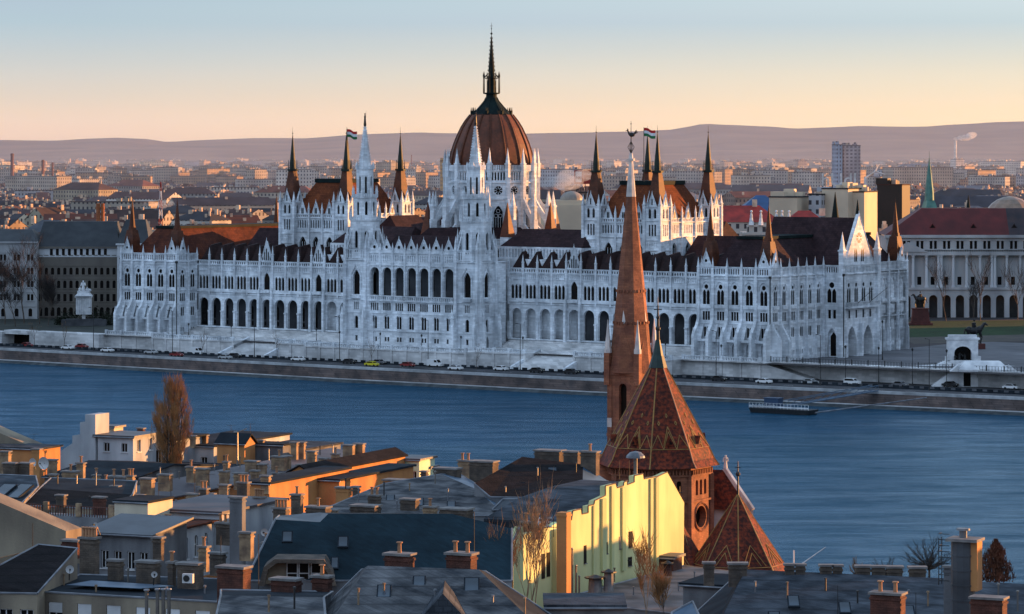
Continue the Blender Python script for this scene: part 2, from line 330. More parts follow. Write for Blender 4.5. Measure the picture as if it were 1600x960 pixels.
def tallwin(wl,fr,c,w,z0,z1,parent,name='tall_window'):
    """two lights and a round above, all glazed in one window"""
    g=MB(); h=z1-z0
    return [(c-w*.25,w*.45,z0,z0+h*.72,'p'),(c+w*.25,w*.45,z0,z0+h*.72,'p')],(c,w*.55,z0+h*.745,z0+h*.745+w*.55,'o')
def palace_face(root,fr,L,n,first=0,slope=True,skip_low=False,glassname=('tall_window','small_window','low_window'),ww=2.35):
    wl=MB(); bw=L/n
    zb=TERR-1
    for i in range(n):
        a,b=i*bw,(i+1)*bw; c=(i+.5)*bw; gl=MB()
        panel(wl,fr,a,b,zb,13.4,[(c,bw*.42,TERR+.2,12.2,'a')] if slope else [(c-.5,.7,9.2,10.4,'r'),(c+.5,.7,9.2,10.4,'r')],.7,gl if not slope else wl)
        if slope: gl.face([fr.pt(c-.5,9.4,-.66),fr.pt(c+.5,9.4,-.66),fr.pt(c+.5,11,-.66),fr.pt(c-.5,11,-.66)])
        panel(wl,fr,a,b,13.4,17.8,[(c-.42,.72,14,16.7,'a'),(c+.42,.72,14,16.7,'a')],.2,gl)
        gl.build(glassname[2],GLASS,root)
        gl=MB(); panel(wl,fr,a,b,17.8,21.6,[(c+k*.82,.66,18.5,20.9,'r') for k in (-1,0,1)],.18,gl); gl.build(glassname[1],GLASS,root)
        gl=MB(); lo,ro=tallwin(wl,fr,c,ww,22.8,28.4,root)
        panel(wl,fr,a,b,21.6,26.9,lo,.2,gl); panel(wl,fr,a,b,26.9,29.9,[ro],.2,gl); gl.build(glassname[0],GLASS,root)
        # hood over the tall window
        hp=[(c+ww*.68*math.cos(PI*k/8),26.6+ww*.95*math.sin(PI*k/8)*(1+.12*math.sin(PI*k/8))) for k in range(9)]
        for p,q in zip(hp,hp[1:]): wl.tube(fr.pt(p[0],p[1],.12),fr.pt(q[0],q[1],.12),.13,.13,4)
        wl.fbox(fr,c-ww*.75,c+ww*.75,.05,.45,21.8,22.7)
        parapet(wl,fr,a,b,30.8,33.0,bw)
    panel(wl,fr,0,L,29.9,30.8,[],0)
    for z,d in ((17.6,.2),(21.5,.28),(29.8,.3),(30.6,.55)): wl.fbox(fr,0,L,-.1,d,z,z+.22)
    wl.build('facade_wall',STONE,root)
    for i in range(first,n+1):
        s=i*bw
        pf=[(0,TERR-1),(3.4,TERR-1),(3.4,14.2),(2.9,15.4),(1.5,17),(.75,18.6),(.6,19.2),(.6,31),(0,31)] if slope else [(0,TERR-1),(.9,TERR-1),(.9,14),(.6,14.6),(.6,31),(0,31)]
        b=buttress(fr,s,.85 if slope else .6,pf); x,y,_=fr.pt(s,0,.3); b.pinn(x,y,31,4.8,.55)
        if slope: x,y,_=fr.pt(s,0,3.0); b.frus(x,y,14.2,16.6,.5,.05,4)
        b.build('buttress',STONE,root)
    if slope:
        a=MB()
        for i in range(n):
            c=(i+.5)*bw; h=bw/2-.4
            for k in (-1,1): a.face([fr.pt(c+k*h,17.5,.05),fr.pt(c+k*.75,17.5,.05),fr.pt(c+k*.75,13.4,1.5),fr.pt(c+k*h,13.4,1.5)])
            a.face([fr.pt(c-h,13.4,1.5),fr.pt(c+h,13.4,1.5),fr.pt(c+h,12.7,1.5),fr.pt(c-h,12.7,1.5)])
            a.face([fr.pt(c-h,12.7,1.5),fr.pt(c+h,12.7,1.5),fr.pt(c+h,12.7,0),fr.pt(c-h,12.7,0)])
        a.build('apron',STONE,root)
def turret(root,x,y,w=3.4,z0=31,z1=37,zt=50):
    t=MB(); k=w/2; t.box(x-k,x+k,y-k,y+k,z0,z1); t.frus(x,y,z1,z1+3.2,k*1.42,k*1.0,4,None); t.frus(x,y,z1+3.2,z1+4.2,k*.75,k*.7,8); t.frus(x,y,z1+4.2,zt,k*.6,.06,8)
    t.tube((x,y,zt),(x,y,zt+1.5),.06,.03,4)
    t.build('roof_turret',[DARKSP],root)
def pavilion(sg):
    root=bpy.data.objects.new('end_pavilion',None); COL.objects.link(root); root.parent=PAR
    X=lambda x: x*sg
    palace_face(root,Fr(95*sg,0,sg,0,0,-1),23,5)
    side=Fr(118*sg,0,0,1,sg,0)
    if sg>0:
        palace_face(root,side,27.5,6,1,False,ww=1.9)
        # two deep buttresses near the corner
        for s in (0,4.6):
            b=buttress(side,s,.85,[(0,TERR-1),(3.2,TERR-1),(3.2,13.2),(2.6,14.6),(1.2,16.8),(.6,18.4),(0,19)]); b.build('buttress',STONE,root)
        far=Fr(118,48.3,0,1,1,0); palace_face(root,far,26.7,5,0,False,ww=1.9)
    else:
        m=MB(); panel(m,side,0,75,TERR-1,33,[],0); m.build('side_wall',STONE,root)
    # return of the pavilion towards the wing
    palace_face(root,Fr(95*sg,9.4,0,-1,-sg,0),9.4,2,1,False,ww=2.0)
    # corner gables on the parapet
    fr=Fr(95*sg,0,sg,0,0,-1)
    for c,f in ((2.3,fr),(20.7,fr),(2.3,side),(72.4,side)):
        m=MB(); g=MB(); tree_gable(m,f,c,3.5,33,37.2,.5,0,.42,g); m.build('gable',STONE,root); g.build('gable_window',GLASS,root)
    m=MB(); g=MB(); tree_gable(m,Fr(95*sg,9.4,0,-1,-sg,0),6.9,3.4,33,37.2,.5,0,.42,g); m.build('gable',STONE,root); g.build('gable_window',GLASS,root)
    # hipped roof with flat copper ridge
    r=MB(); z0,z1=31,40.6
    b=[(X(96),1,z0),(X(117),1,z0),(X(117),74,z0),(X(96),74,z0)]; t=[(X(102.5),8,z1),(X(110.5),8,z1),(X(110.5),67,z1),(X(102.5),67,z1)]
    r.hexa(b,t); r.build('roof',ROOFM if sg<0 else ROOFD,root)  # left roof takes the sunnier tile tone, right roof the shaded one
    r=MB(); r.box(*sorted((X(102.2),X(110.8))),7.7,67.3,z1+.02,z1+.8); r.build('ridge_cap',COPPER,root)
    for x,y in ((97.2,2.4),(115.8,2.4),(115.8,72.6)): turret(root,X(x),y)
    d=MB()
    for y in (14,20,27,52,58,64):                # little roof dormers
        for sx,xx in ((1,113.6),(-1,99.4)): d.frus(X(xx),y,34.2,36.0,.7,.1,4)
    d.build('roof_vents',ROOFP,root)
pavilion(1); pavilion(-1)

def south_block():
    """projecting middle of the south front with gate arches and the tall gable"""
    root=bpy.data.objects.new('south_entrance_block',None); COL.objects.link(root); root.parent=PAR
    y0,y1,x1=28,47.5,124
    wl=MB(); f=Fr(x1,y0,0,1,1,0); L=y1-y0
    ar=[(L*.27,5.4,TERR-.5,16.2,'p'),(L*.73,5.4,TERR-.5,16.2,'p')]
    panel(wl,f,0,L,TERR-1,17.6,ar,3.0,wl); dk=MB()
    for a in ar: dk.face([f.pt(a[0]-1.2,TERR,-2.9),f.pt(a[0]+1.2,TERR,-2.9),f.pt(a[0]+1.2,12.5,-2.9),f.pt(a[0],14,-2.9),f.pt(a[0]-1.2,12.5,-2.9)])
    dk.build('gate_door',GLASS,root)
    gl=MB(); panel(wl,f,0,L,17.6,21.6,[(L*(.2+.2*i),1.0,18.4,20.6,'r') for i in range(4)],.18,gl); split_build(gl,'small_window',GLASS,root,.5)
    for i in range(4):
        a,b=L*(.08+.21*i),L*(.08+.21*(i+1)); c=(a+b)/2; gl=MB(); lo,ro=tallwin(wl,f,c,2.2,22.8,28.4,root)
        panel(wl,f,a,b,21.6,26.9,lo,.2,gl); panel(wl,f,a,b,26.9,30.8,[ro],.2,gl); gl.build('tall_window',GLASS,root)
    for a,b in ((0,.08),(.92,1)): panel(wl,f,L*a,L*b,21.6,30.8,[],0)
    wl.fbox(f,1.2,L-1.2,.02,1.6,21.2,21.6); parapet(wl,Fr(x1+1.5,y0+1.2,0,1,1,0),0,L-2.4,21.6,22.8,1)
    parapet(wl,f,0,L,30.8,33,1); wl.fbox(f,0,L,-.1,.5,30.6,30.85)
    for yy,ny in ((y0,-1),(y1,1)):
        s=Fr(118,yy,1,0,0,ny); gl=MB()
        panel(wl,s,0,6,TERR-1,17.6,[(2.6,2.8,TERR-.5,15.8,'p')],1.2,wl); gl.face([s.pt(1.6,TERR,-1.1),s.pt(3.6,TERR,-1.1),s.pt(3.6,13.4,-1.1),s.pt(2.6,14.6,-1.1),s.pt(1.6,13.4,-1.1)])
        panel(wl,s,0,6,17.6,21.6,[(1.9,.9,18.4,20.8,'r'),(3.5,.9,18.4,20.8,'r')],.18,gl)
        lo,ro=tallwin(wl,s,2.6,3.0,22.8,28.2,root); panel(wl,s,0,6,21.6,26.7,lo,.2,gl); panel(wl,s,0,6,26.7,30.8,[ro],.2,gl); parapet(wl,s,0,6,30.8,33,1)
        split_build(gl,'side_window',GLASS,root,.6)
    wl.build('facade_wall',STONE,root)
    for yy in (y0,y1):
        b=MB(); b.box(123,124.9,yy-.9,yy+.9,TERR-1,11.5); b.box(123.2,124.6,yy-.7,yy+.7,11.5,33); b.pinn(124,yy,33,9.5,1.5); b.build('buttress',STONE,root)
    for s in (.06,.5,.94):
        b=MB(); b.fbox(f,L*s-.5,L*s+.5,0,.9,TERR-1,17); b.build('buttress',STONE,root)
    m=MB(); g=MB(); ff=Fr(x1-.4,y0,0,1,1,0); tree_gable(m,ff,L/2,L-3,33.2,47.2,1.0,0,0,g)
    for i in range(8):
        t=(i+.5)/8
        for k in (-1,1): m.tube(ff.pt(L/2+k*(L-3)/2*(1-t),33.2+14*t,.1),ff.pt(L/2+k*(L-3)/2*(1-t),34.2+14*t,.1),.18,.04,4)
    for k in range(8):
        a=2*PI*k/8; g.face([ff.pt(L/2+.35*math.cos(a+.3)+.0,40.6+.35*math.sin(a+.3),.14),ff.pt(L/2+1.5*math.cos(a+.1),40.6+1.5*math.sin(a+.1),.14),ff.pt(L/2+1.5*math.cos(a+.65),40.6+1.5*math.sin(a+.65),.14)])
    for k in (-1,1):
        for j in (-.45,.45): 
            c=L/2+k*1.9+j; g.face([ff.pt(c-.3,34.0,.14),ff.pt(c+.3,34,.14),ff.pt(c+.3,37,.14),ff.pt(c,37.7,.14),ff.pt(c-.3,37,.14)])
    m.build('gable',STONE,root); g.build('gable_window',GLASS,root)
    r=MB(); yc=(y0+y1)/2; hw=9.0
    for k in (-1,1): r.face([(123,yc+k*hw,31.5),(123,yc,46.2),(96,yc,46.2),(96,yc+k*hw,31.5)])
    r.face([(96,yc-hw,31.5),(96,yc+hw,31.5),(96,yc,46.2)]); r.build('roof',ROOFD,root)
    fl=MB()
    for s,e in ((.3,.55),(.62,.95)): fl.tube(f.pt(L*s,22.6,1.6),f.pt(L*e,26.5,3.8),.09,.05,5)
    fl.build('flag_pole',BLACK,root)
south_block()

def stage(mb,gl,x,y,n,Rr,z0,z1,op=None,depth=.35,rot=None):
    if rot is None: rot=PI/n
    side=2*Rr*math.sin(PI/n)
    for i in range(n):
        a0=rot+2*PI*i/n;a1=a0+2*PI/n; p=(x+Rr*math.cos(a0),y+Rr*math.sin(a0)); q=(x+Rr*math.cos(a1),y+Rr*math.sin(a1))
        d=((q[0]-p[0])/side,(q[1]-p[1])/side); f=Fr(p[0],p[1],d[0],d[1],d[1],-d[0])
        panel(mb,f,0,side,z0,z1,[(side/2+o[0],*o[1:]) for o in (op or [])],depth,gl)
    b=[(x+Rr*math.cos(rot+2*PI*i/n),y+Rr*math.sin(rot+2*PI*i/n),z1) for i in range(n)]; mb.face(b)
def ring(mb,x,y,n,Rr,z,h=.3,e=.25): mb.frus(x,y,z,z+h,Rr+e,Rr+e,n)
def central():
    root=bpy.data.objects.new('central_block',None); COL.objects.link(root); root.parent=PAR
    f=Fr(-24,-5.7,1,0,0,-1); wl=MB(); s0,s1=8.2,39.8; n=7; bw=(s1-s0)/n
    back=MB(); D=-3.6
    panel(wl,f,s0,s1,TERR-1,12.6,[(s0+(i+.5)*bw+k,.7,9.3,10.6,'r') for i in range(n) for k in (-.5,.5)],.35,(g0:=MB())); split_build(g0,'basement_window',GLASS,root,.5)
    for i in range(n):
        a,b=s0+i*bw,s0+(i+1)*bw; c=(a+b)/2; gl=MB()
        panel(wl,f,a,b,12.6,17.6,[(c-.46,.8,13.0,16.6,'a'),(c+.46,.8,13.0,16.6,'a')],.25,gl); gl.build('arched_window',GLASS,root)
        hp=[(c+1.05*math.cos(PI*k/8),16.0+1.0*math.sin(PI*k/8)) for k in range(9)]
        for p,q in zip(hp,hp[1:]): wl.tube(f.pt(p[0],p[1],.1),f.pt(q[0],q[1],.1),.12,.12,4)
        gl=MB(); panel(wl,f,a,b,17.6,21.0,[(c+(k-1.5)*.74,.56,18.3,20.5,'r') for k in range(4)],.2,gl); gl.build('triple_window',GLASS,root)
        parapet(wl,Fr(-24,-6.3,1,0,0,-1),a+.3,b-.3,21.3,22.5,1)
        gl=MB()
        for k in (-.65,.65): gl.face([f.pt(c+k-.45,22.6+(1.6 if i%3 else 0),D+.05),f.pt(c+k+.45,22.6+(1.6 if i%3 else 0),D+.05),f.pt(c+k+.45,27.4,D+.05),f.pt(c+k,28.2,D+.05),f.pt(c+k-.45,27.4,D+.05)])
        gl.build('loggia_window',GLASS,root)
        panel(wl,f,a,b,31.6,35.2,[(c+(k-1.5)*.8,.42,32.6,34.4,'p') for k in range(4)],.3,wl)
        m=MB(); g=MB(); tree_gable(m,f,c,4.0,35.2,39.0,.5,0,.5,g); m.build('gable',STONE,root); g.build('gable_window',GLASS,root)
    panel(wl,f,s0,s1,21,31.6,[(s0+(i+.5)*bw,3.35,22.4,30.9,'a') for i in range(n)],.8)
    panel(wl,f,s0,s1,21.0,22.4,[],0) if 0 else None
    b=back.face
    b([f.pt(s0,21,D),f.pt(s1,21,D),f.pt(s1,31.6,D),f.pt(s0,31.6,D)]); b([f.pt(s0,22.3,-.8),f.pt(s1,22.3,-.8),f.pt(s1,22.3,D),f.pt(s0,22.3,D)]); b([f.pt(s0,31.5,-.8),f.pt(s1,31.5,-.8),f.pt(s1,31.5,D),f.pt(s0,31.5,D)])
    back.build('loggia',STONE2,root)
    for z,d in ((12.3,.4),(17.4,.2),(21.0,.75),(31.4,.35),(35.0,.3)): wl.fbox(f,s0,s1,-.1,d,z,z+.25)
    for i in range(n+1):
        s=s0+i*bw; wl.fbox(f,s-.3,s+.3,0,.45,22.4,35); wl.pinn(*f.pt(s,0,.2)[:2],35,3.2,.45)
    wl.build('front_wall',STONE,root)
    r=MB(); r.hexa([(-16,-4.6,33),(16,-4.6,33),(16,12,33),(-16,12,33)],[(-13,4.5,40),(13,4.5,40),(13,6,40),(-13,6,40)]); r.build('roof',ROOFD,root)
    r=MB(); r.hexa([(-12,6,36),(12,6,36),(12,24,36),(-12,24,36)],[(-4,8,42.2),(4,8,42.2),(4,23,42.2),(-4,23,42.2)]); r.build('rear_roof',ROOFD,root)
    for sg in (-1,1): river_tower(sg)
def river_tower(sg):
    root=bpy.data.objects.new('river_tower',None); COL.objects.link(root); root.parent=PAR
    cx,cy,h=20.2*sg,-1.8,4.1; wl=MB()
    faces=[Fr(cx-h,cy-h,1,0,0,-1),Fr(cx+h*sg,cy-h,0,1,sg,0),Fr(cx-h*sg,cy-h,0,1,-sg,0)]
    for k,f in enumerate(faces):
        gl=MB(); ext=2*h if k==0 else 2*h+ (5 if k==1 else 0); c=h
        panel(wl,f,0,ext,TERR-1,12.6,[(c,1.7,TERR-.4,11.6,'p')] if k==1 else [(c,.9,9.2,10.8,'r')],.6,gl)
        if k==1: gl2=MB()
        panel(wl,f,0,ext,12.6,17.6,[(c,1.3,12.9,16.5,'a')],.5,gl)
        panel(wl,f,0,ext,17.6,21.4,[(c+j*.62,.42,18.4,20.6,'r') for j in (-1,0,1)],.4,gl)
        panel(wl,f,0,ext,21.4,33.0,[(c,2.5,22.8,30.0,'p')],.7,gl); split_build(gl,'tower_window',GLASS,root)
        wl.fbox(f,c-1.7,c+1.7,.02,1.0,21.6,22.6); hp=[(c-1.9,28.4),(c,31.6),(c+1.9,28.4)]
        for p,q in zip(hp,hp[1:]): wl.tube(f.pt(p[0],p[1],.15),f.pt(q[0],q[1],.15),.2,.2,4)
        wl.tube(f.pt(c-1.75,23,.15),f.pt(c-1.75,28.4,.15),.16,.16,4); wl.tube(f.pt(c+1.75,23,.15),f.pt(c+1.75,28.4,.15),.16,.16,4)
        parapet(wl,f,0,2*h,33.0,36.2,1,.35)
        for z,d in ((12.4,.3),(17.4,.2),(21.2,.3),(32.8,.5)): wl.fbox(f,0,ext,-.1,d,z,z+.25)
        for s in (.35,2*h-.35):
            pf=[(0,TERR-1),(2.2,TERR-1),(2.2,14.5),(1.5,16.5),(.8,20),(.8,33),(0,33)]
            b=buttress(f,s,.8,pf); x,y,_=f.pt(s,0,1.6); b.pinn(x,y,14.5,5,.7); x,y,_=f.pt(s,0,.3); b.pinn(x,y,33,7.5,.8); b.build('buttress',STONE,root)
    wl.box(cx-h,cx+h,cy-h,cy+h,32.9,33.3)
    wl.build('shaft',STONE,root)
    # octagonal stages
    up=MB(); gl=MB()
    stage(up,gl,cx,cy,8,4.5,33.3,44.6,[(0,1.15,35.2,41.5,'p')],.4)
    ring(up,cx,cy,8,4.5,44.3,.35); 
    stage(up,gl,cx,cy,8,3.6,44.6,51.2,[(0,.8,46,50,'p')],.35); ring(up,cx,cy,8,3.6,51,.35)
    stage(up,gl,cx,cy,8,2.6,51.2,59.3,[(0,.6,52.4,57.4,'p')],.3); ring(up,cx,cy,8,2.3,59.1,.35)
    for Rr,z,hh in ((4.6,44.6,4.4),(3.7,51.2,3.6),(2.6,59.4,2.4)):
        for i in range(8):
            a=PI/8+PI/4*i; up.pinn(cx+Rr*math.cos(a),cy+Rr*math.sin(a),z,hh,.42)
        for i in range(40):
            a=2*PI*i/40; up.box(cx+Rr*.97*math.cos(a)-.09,cx+Rr*.97*math.cos(a)+.09,cy+Rr*.97*math.sin(a)-.09,cy+Rr*.97*math.sin(a)+.09,z,z+.9)
    for i in range(8):
        a=PI/8+PI/4*i
        up.tube((cx+6.0*math.cos(a),cy+6.0*math.sin(a),36),(cx+4.4*math.cos(a),cy+4.4*math.sin(a),42),.25,.2,4)
        if i%2==0: pass
    for i in range(4):
        a=PI/4+PI/2*i; up.pinn(cx+5.2*math.cos(a),cy+5.2*math.sin(a),33.3,9.5,.9)
    up.build('octagon_stages',STONE,root); split_build(gl,'lancet_window',GLASS,root)
    sp=MB(); sp.frus(cx,cy,59.4,72,2.0,.22,8)
    for i in range(8):
        a=PI/8+PI/4*i
        for k in range(16):
            t=(k+.5)/16; rr=2.0*(1-t)+.22*t; x,y,z=cx+(rr+.12)*math.cos(a),cy+(rr+.12)*math.sin(a),59.4+12.6*t
            sp.frus(x,y,z-.18,z+.28,.2,.05,4)
    for k in range(9): sp.frus(cx,cy,60+k*1.3,60.25+k*1.3,2.0-(.6+k*1.3)/12.6*1.78+.1,2.0-(.85+k*1.3)/12.6*1.78+.1,8)
    sp.build('spire',STONE,root)
    st=MB(); st.frus(cx,cy,72,72.8,.35,.45,8); st.frus(cx,cy,72.8,74.6,.38,.26,8); st.frus(cx,cy,74.6,75.3,.36,.2,8); st.ball((cx,cy,75.65),.24); st.tube((cx+.3,cy,74.9),(cx+.45,cy,76.6),.05,.04,4); st.build('spire_statue',BLACK,root)
central()

def hall(sg,flagx):
    root=bpy.data.objects.new('chamber_hall',None); COL.objects.link(root); root.parent=PAR
    xa,xb,ya,yb=46,67.1,21.8,48.8; k=2.7
    wl=MB(); X=lambda x:x*sg
    sides=[(Fr(X(xa),ya-k*.6,sg,0,0,-1),xb-xa),(Fr(X(xa),yb+k*.6,sg,0,0,1),xb-xa),(Fr(X(xb)+sg*k*.6,ya,0,1,sg,0),yb-ya),(Fr(X(xa)-sg*k*.6,ya,0,1,-sg,0),yb-ya)]
    for f,L in sides:
        n=3; gl=MB(); lo=k; bw=(L-2*k)/n
        for i in range(n):
            c=lo+(i+.5)*bw
            panel(wl,f,lo+i*bw,lo+(i+1)*bw,30,40.2,[(c,2.7,33.4,38.6,'p')],.6,gl)
            for j in (-.5,.5): wl.tube(f.pt(c+j,33.4,-.4),f.pt(c+j,37,-.4),.1,.1,4)
            panel(wl,f,lo+i*bw,lo+(i+1)*bw,40.2,44.4,[(c+(j-2)*.95,.55,41.2,43.7,'p') for j in range(5)],.4,gl)
            g=MB(); gg=MB(); tree_gable(g,f,c,3.0,45.2,49,.5,2,0,gg); g.build('dormer_gable',STONE,root); gg.build('dormer_window',GLASS,root)
        split_build(gl,'hall_window',GLASS,root,2)
        parapet(wl,f,lo,L-lo,44.4,45.4,1)
        for z in (40,44.2): wl.fbox(f,lo,L-lo,-.1,.35,z,z+.25)
        for i in range(n+1): wl.fbox(f,lo+i*bw-.3,lo+i*bw+.3,0,.5,30,45.2); wl.pinn(*f.pt(lo+i*bw,0,.3)[:2],45.2,4,.5)
    wl.build('hall_wall',STONE,root)
    r=MB(); r.hexa([(X(xa-1),ya-1,44),(X(xb+1),ya-1,44),(X(xb+1),yb+1,44),(X(xa-1),yb+1,44)],[(X(xa+5.2),ya+5,55),(X(xb-5.2),ya+5,55),(X(xb-5.2),yb-5,55),(X(xa+5.2),yb-5,55)]); r.build('roof',ROOFP,root)
    r=MB(); r.box(*sorted((X(xa+4.9),X(xb-4.9))),ya+4.7,yb-4.7,55.02,56.2); r.build('ridge_cap',COPPER,root)
    c=MB()
    for i in range(14):
        t=i/13; c.tube((X(xa+5+11*t),ya+4.8,56.2),(X(xa+5+11*t),ya+4.8,57.2),.06,.03,4)
    c.build('ridge_cresting',BLACK,root)
    for x,y in ((xa,ya),(xb,ya),(xa,yb),(xb,yb)):
        t=bpy.data.objects.new; wl=MB(); gl=MB(); xx=X(x)
        for f in (Fr(xx-k,y-k,1,0,0,-1),Fr(xx-k,y+k,1,0,0,1),Fr(xx+k,y-k,0,1,1,0),Fr(xx-k,y-k,0,1,-1,0)):
            panel(wl,f,0,2*k,28,36.6,[(k+j,.4,33.2,35.8,'p') for j in (-.8,0,.8)],.3,gl)
            panel(wl,f,0,2*k,36.6,39.5,[(k+(j-2)*.8,.4,37.2,38.8,'p') for j in range(5)],.15,wl)
            panel(wl,f,0,2*k,39.5,45,[(k+j,.6,40.6,43.8,'r') for j in (-.95,0,.95)],.35,gl)
            panel(wl,f,0.4,2*k-.4,45,49,[(k-.9,.9,45.6,48.4,'p'),(k+.9,.9,45.6,48.4,'p')],.4,gl)
            g=MB(); tree_gable(wl,f,k,3.0,49,52.4,.4,1,0,gl)
            for z in (36.4,39.3,44.8,48.8): wl.fbox(f,0,2*k,-.1,.25,z,z+.22)
        for i in (-1,1):
            for j in (-1,1): wl.box(xx+i*k-.4,xx+i*k+.4,y+j*k-.4,y+j*k+.4,30,47); wl.pinn(xx+i*k,y+j*k,47,5.5,.8)
        wl.build('tower_shaft',STONE,root); split_build(gl,'tower_window',GLASS,root)
        s=MB(); s.frus(xx,y,48.6,58.6,3.05,1.35,4); s.build('tower_roof',DARKSP,root)
        s=MB(); s.frus(xx,y,58.6,59.2,1.7,1.75,8); s.frus(xx,y,59.2,61.2,1.0,.95,8); s.frus(xx,y,61.2,69.6,.95,.1,8)
        for i in range(8):
            a=PI/8+PI/4*i; s.tube((xx+1.4*math.cos(a),y+1.4*math.sin(a),59),(xx+1.4*math.cos(a),y+1.4*math.sin(a),62),.1,.04,4)
        s.tube((xx,y,69.6),(xx,y,72.2),.08,.03,5); s.ball((xx,y,70.2),.22,6,4); s.build('tower_spire',mat_green,root)
    x,y=flagx
    p=MB(); p.tube((X(x),y,56),(X(x),y,71.6),.12,.08,6); p.build('flagpole',BLACK,root)
    z=69.0
    for i,(nm,mm) in enumerate((('green_stripe',FLAGG),('white_stripe',FLAGW),('red_stripe',FLAGR))):
        m=MB()
        for j in range(6):
            a,b=j/6,(j+1)/6; dz=lambda t:-.8*t+.18*math.sin(t*7); dy=lambda t:.3*math.sin(t*6)
            q=lambda t,h:(X(x)+4.0*t,y+dy(t),z+dz(t)+h)
            m.face([q(a,i*.8),q(b,i*.8),q(b,i*.8+.8),q(a,i*.8+.8)])
        m.build('flag_stripe',mm,root)
mat_green=mat('dark_green_copper_spire',(.022,.034,.026),(.012,.016,.014),scale=.8,rough=.55,spec=.2)
FLAGR=mat('flag_red',(.55,.02,.02),rough=.8); FLAGW=mat('flag_white',(.8,.8,.8),rough=.8); FLAGG=mat('flag_green',(.02,.16,.06),rough=.8)
hall(1,(61,24)); hall(-1,(47.5,24))

def dome():
    root=bpy.data.objects.new('dome_rotunda',None); COL.objects.link(root); root.parent=PAR
    cx,cy=0,33.7; N=16; Rr=13.4; wl=MB(); gl=MB(); side=2*Rr*math.sin(PI/N); rot=PI/N
    stage(wl,gl,cx,cy,N,Rr,33,50.6,[(0,2.7,37.6,48.6,'p')],.8)
    # tracery in the tall windows
    for i in range(N):
        a0=rot+2*PI*i/N; am=a0+PI/N; rr=Rr*math.cos(PI/N)-.55; c=Vector((cx+rr*math.cos(am),cy+rr*math.sin(am),0)); t=Vector((-math.sin(am),math.cos(am),0))
        wl.tube(c+Vector((0,0,37.6)),c+Vector((0,0,46)),.13,.13,4)
        for k in (-.7,.7): wl.tube(c+t*k+Vector((0,0,37.6)),c+t*k+Vector((0,0,45)),.09,.09,4)
        for k in (-.65,.65,0): 
            z=45.6 if k else 47.0
            for j in range(8):
                p=2*PI*j/8;q=2*PI*(j+1)/8; wl.tube(c+t*(k+.55*math.cos(p))+Vector((0,0,z+.55*math.sin(p))),c+t*(k+.55*math.cos(q))+Vector((0,0,z+.55*math.sin(q))),.08,.08,4)
    stage(wl,gl,cx,cy,N,Rr,50.6,55.6,[(0,2.6,51.8,54.4,'o')],.6)
    for i in range(N):
        am=rot+2*PI*i/N+PI/N; rr=Rr*math.cos(PI/N)-.35; c=Vector((cx+rr*math.cos(am),cy+rr*math.sin(am),53.1)); t=Vector((-math.sin(am),math.cos(am),0))
        for j in range(8):
            p=2*PI*j/8; wl.tube(c+t*(.45*math.cos(p))+Vector((0,0,.45*math.sin(p))),c+t*(1.3*math.cos(p))+Vector((0,0,1.3*math.sin(p))),.07,.16,4)
    stage(wl,gl,cx,cy,N,Rr,55.6,59.0,[((k-2)*.86,.5,56.1,58.5,'a') for k in range(5)],.6)
    for z in (50.4,55.3,58.8): ring(wl,cx,cy,N,Rr,z,.3,.35)
    for i in range(160):
        a=2*PI*i/160; x,y=cx+(Rr+.1)*math.cos(a),cy+(Rr+.1)*math.sin(a); wl.box(x-.13,x+.13,y-.13,y+.13,59,60.6)
    wl.build('drum',STONE,root); split_build(gl,'drum_window',GLASS,root,2)
    for i in range(N):                            # piers with pinnacles and flying buttresses
        a=rot+2*PI*i/N; c,s=math.cos(a),math.sin(a); m=MB()
        f=Fr(cx,cy,c,s,-s,c); w=.55
        m.fbox(f,Rr-.3,Rr+1.1,-w,w,33,57); m.pinn(cx+(Rr+.5)*c,cy+(Rr+.5)*s,57,8.8,1.1)
        m.fbox(f,17.6,19.4,-.8,.8,30,44.5); m.pinn(cx+18.5*c,cy+18.5*s,44.5,8.5,1.3)
        P=[f.pt(Rr+.8,51,-.35),f.pt(18.4,44.6,-.35),f.pt(18.4,42.4,-.35),f.pt(Rr+.8,48,-.35)]; m.extr(P,Vector((-s,c,0))*.7)
        P=[f.pt(Rr+.8,43.5,-.35),f.pt(18.4,39.5,-.35),f.pt(18.4,37.6,-.35),f.pt(Rr+.8,41,-.35)]; m.extr(P,Vector((-s,c,0))*.7)
        m.build('flying_buttress',STONE,root)
    lo=MB(); g2=MB(); stage(lo,g2,cx,cy,N,18.2,26,38.8,[(0,2.2,31,36.8,'p')],.6); ring(lo,cx,cy,N,18.2,38.5,.4); lo.build('ambulatory_wall',STONE,root); split_build(g2,'ambulatory_window',GLASS,root)
    r=MB(); r.lathe(cx,cy,[(18.4,39),(Rr,42.2)],N); r.build('ambulatory_roof',ROOFD,root)
    for a in (-40,-75,10,50,200,230):
        x,y=cx+19.5*math.cos(R(a)),cy+19.5*math.sin(R(a)); t=MB(); t.frus(x,y,33,39.5,2.2,2.2,4); t.build('corner_turret',STONE,root); t=MB(); t.frus(x,y,39.5,49.5,2.3,.1,4); t.build('turret_roof',DOMEM,root)
    d=MB(); prof=[(12.5,59.0),(12.55,60.2),(12.4,62.2),(11.9,64.6),(11.2,66.8),(10.2,69.2),(9.1,71.6),(7.8,73.7),(6.3,75.6)]
    d.lathe(cx,cy,prof,32); d.smooth=False; d.build('dome_shell',DOMEM,root)
    for i in range(N):
        a=rot+2*PI*i/N; m=MB()
        for (r0,z0),(r1,z1) in zip(prof,prof[1:]): m.tube((cx+(r0+.05)*math.cos(a),cy+(r0+.05)*math.sin(a),z0),(cx+(r1+.05)*math.cos(a),cy+(r1+.05)*math.sin(a),z1),.34,.34,5)
        m.build('dome_rib',DARKSP,root)
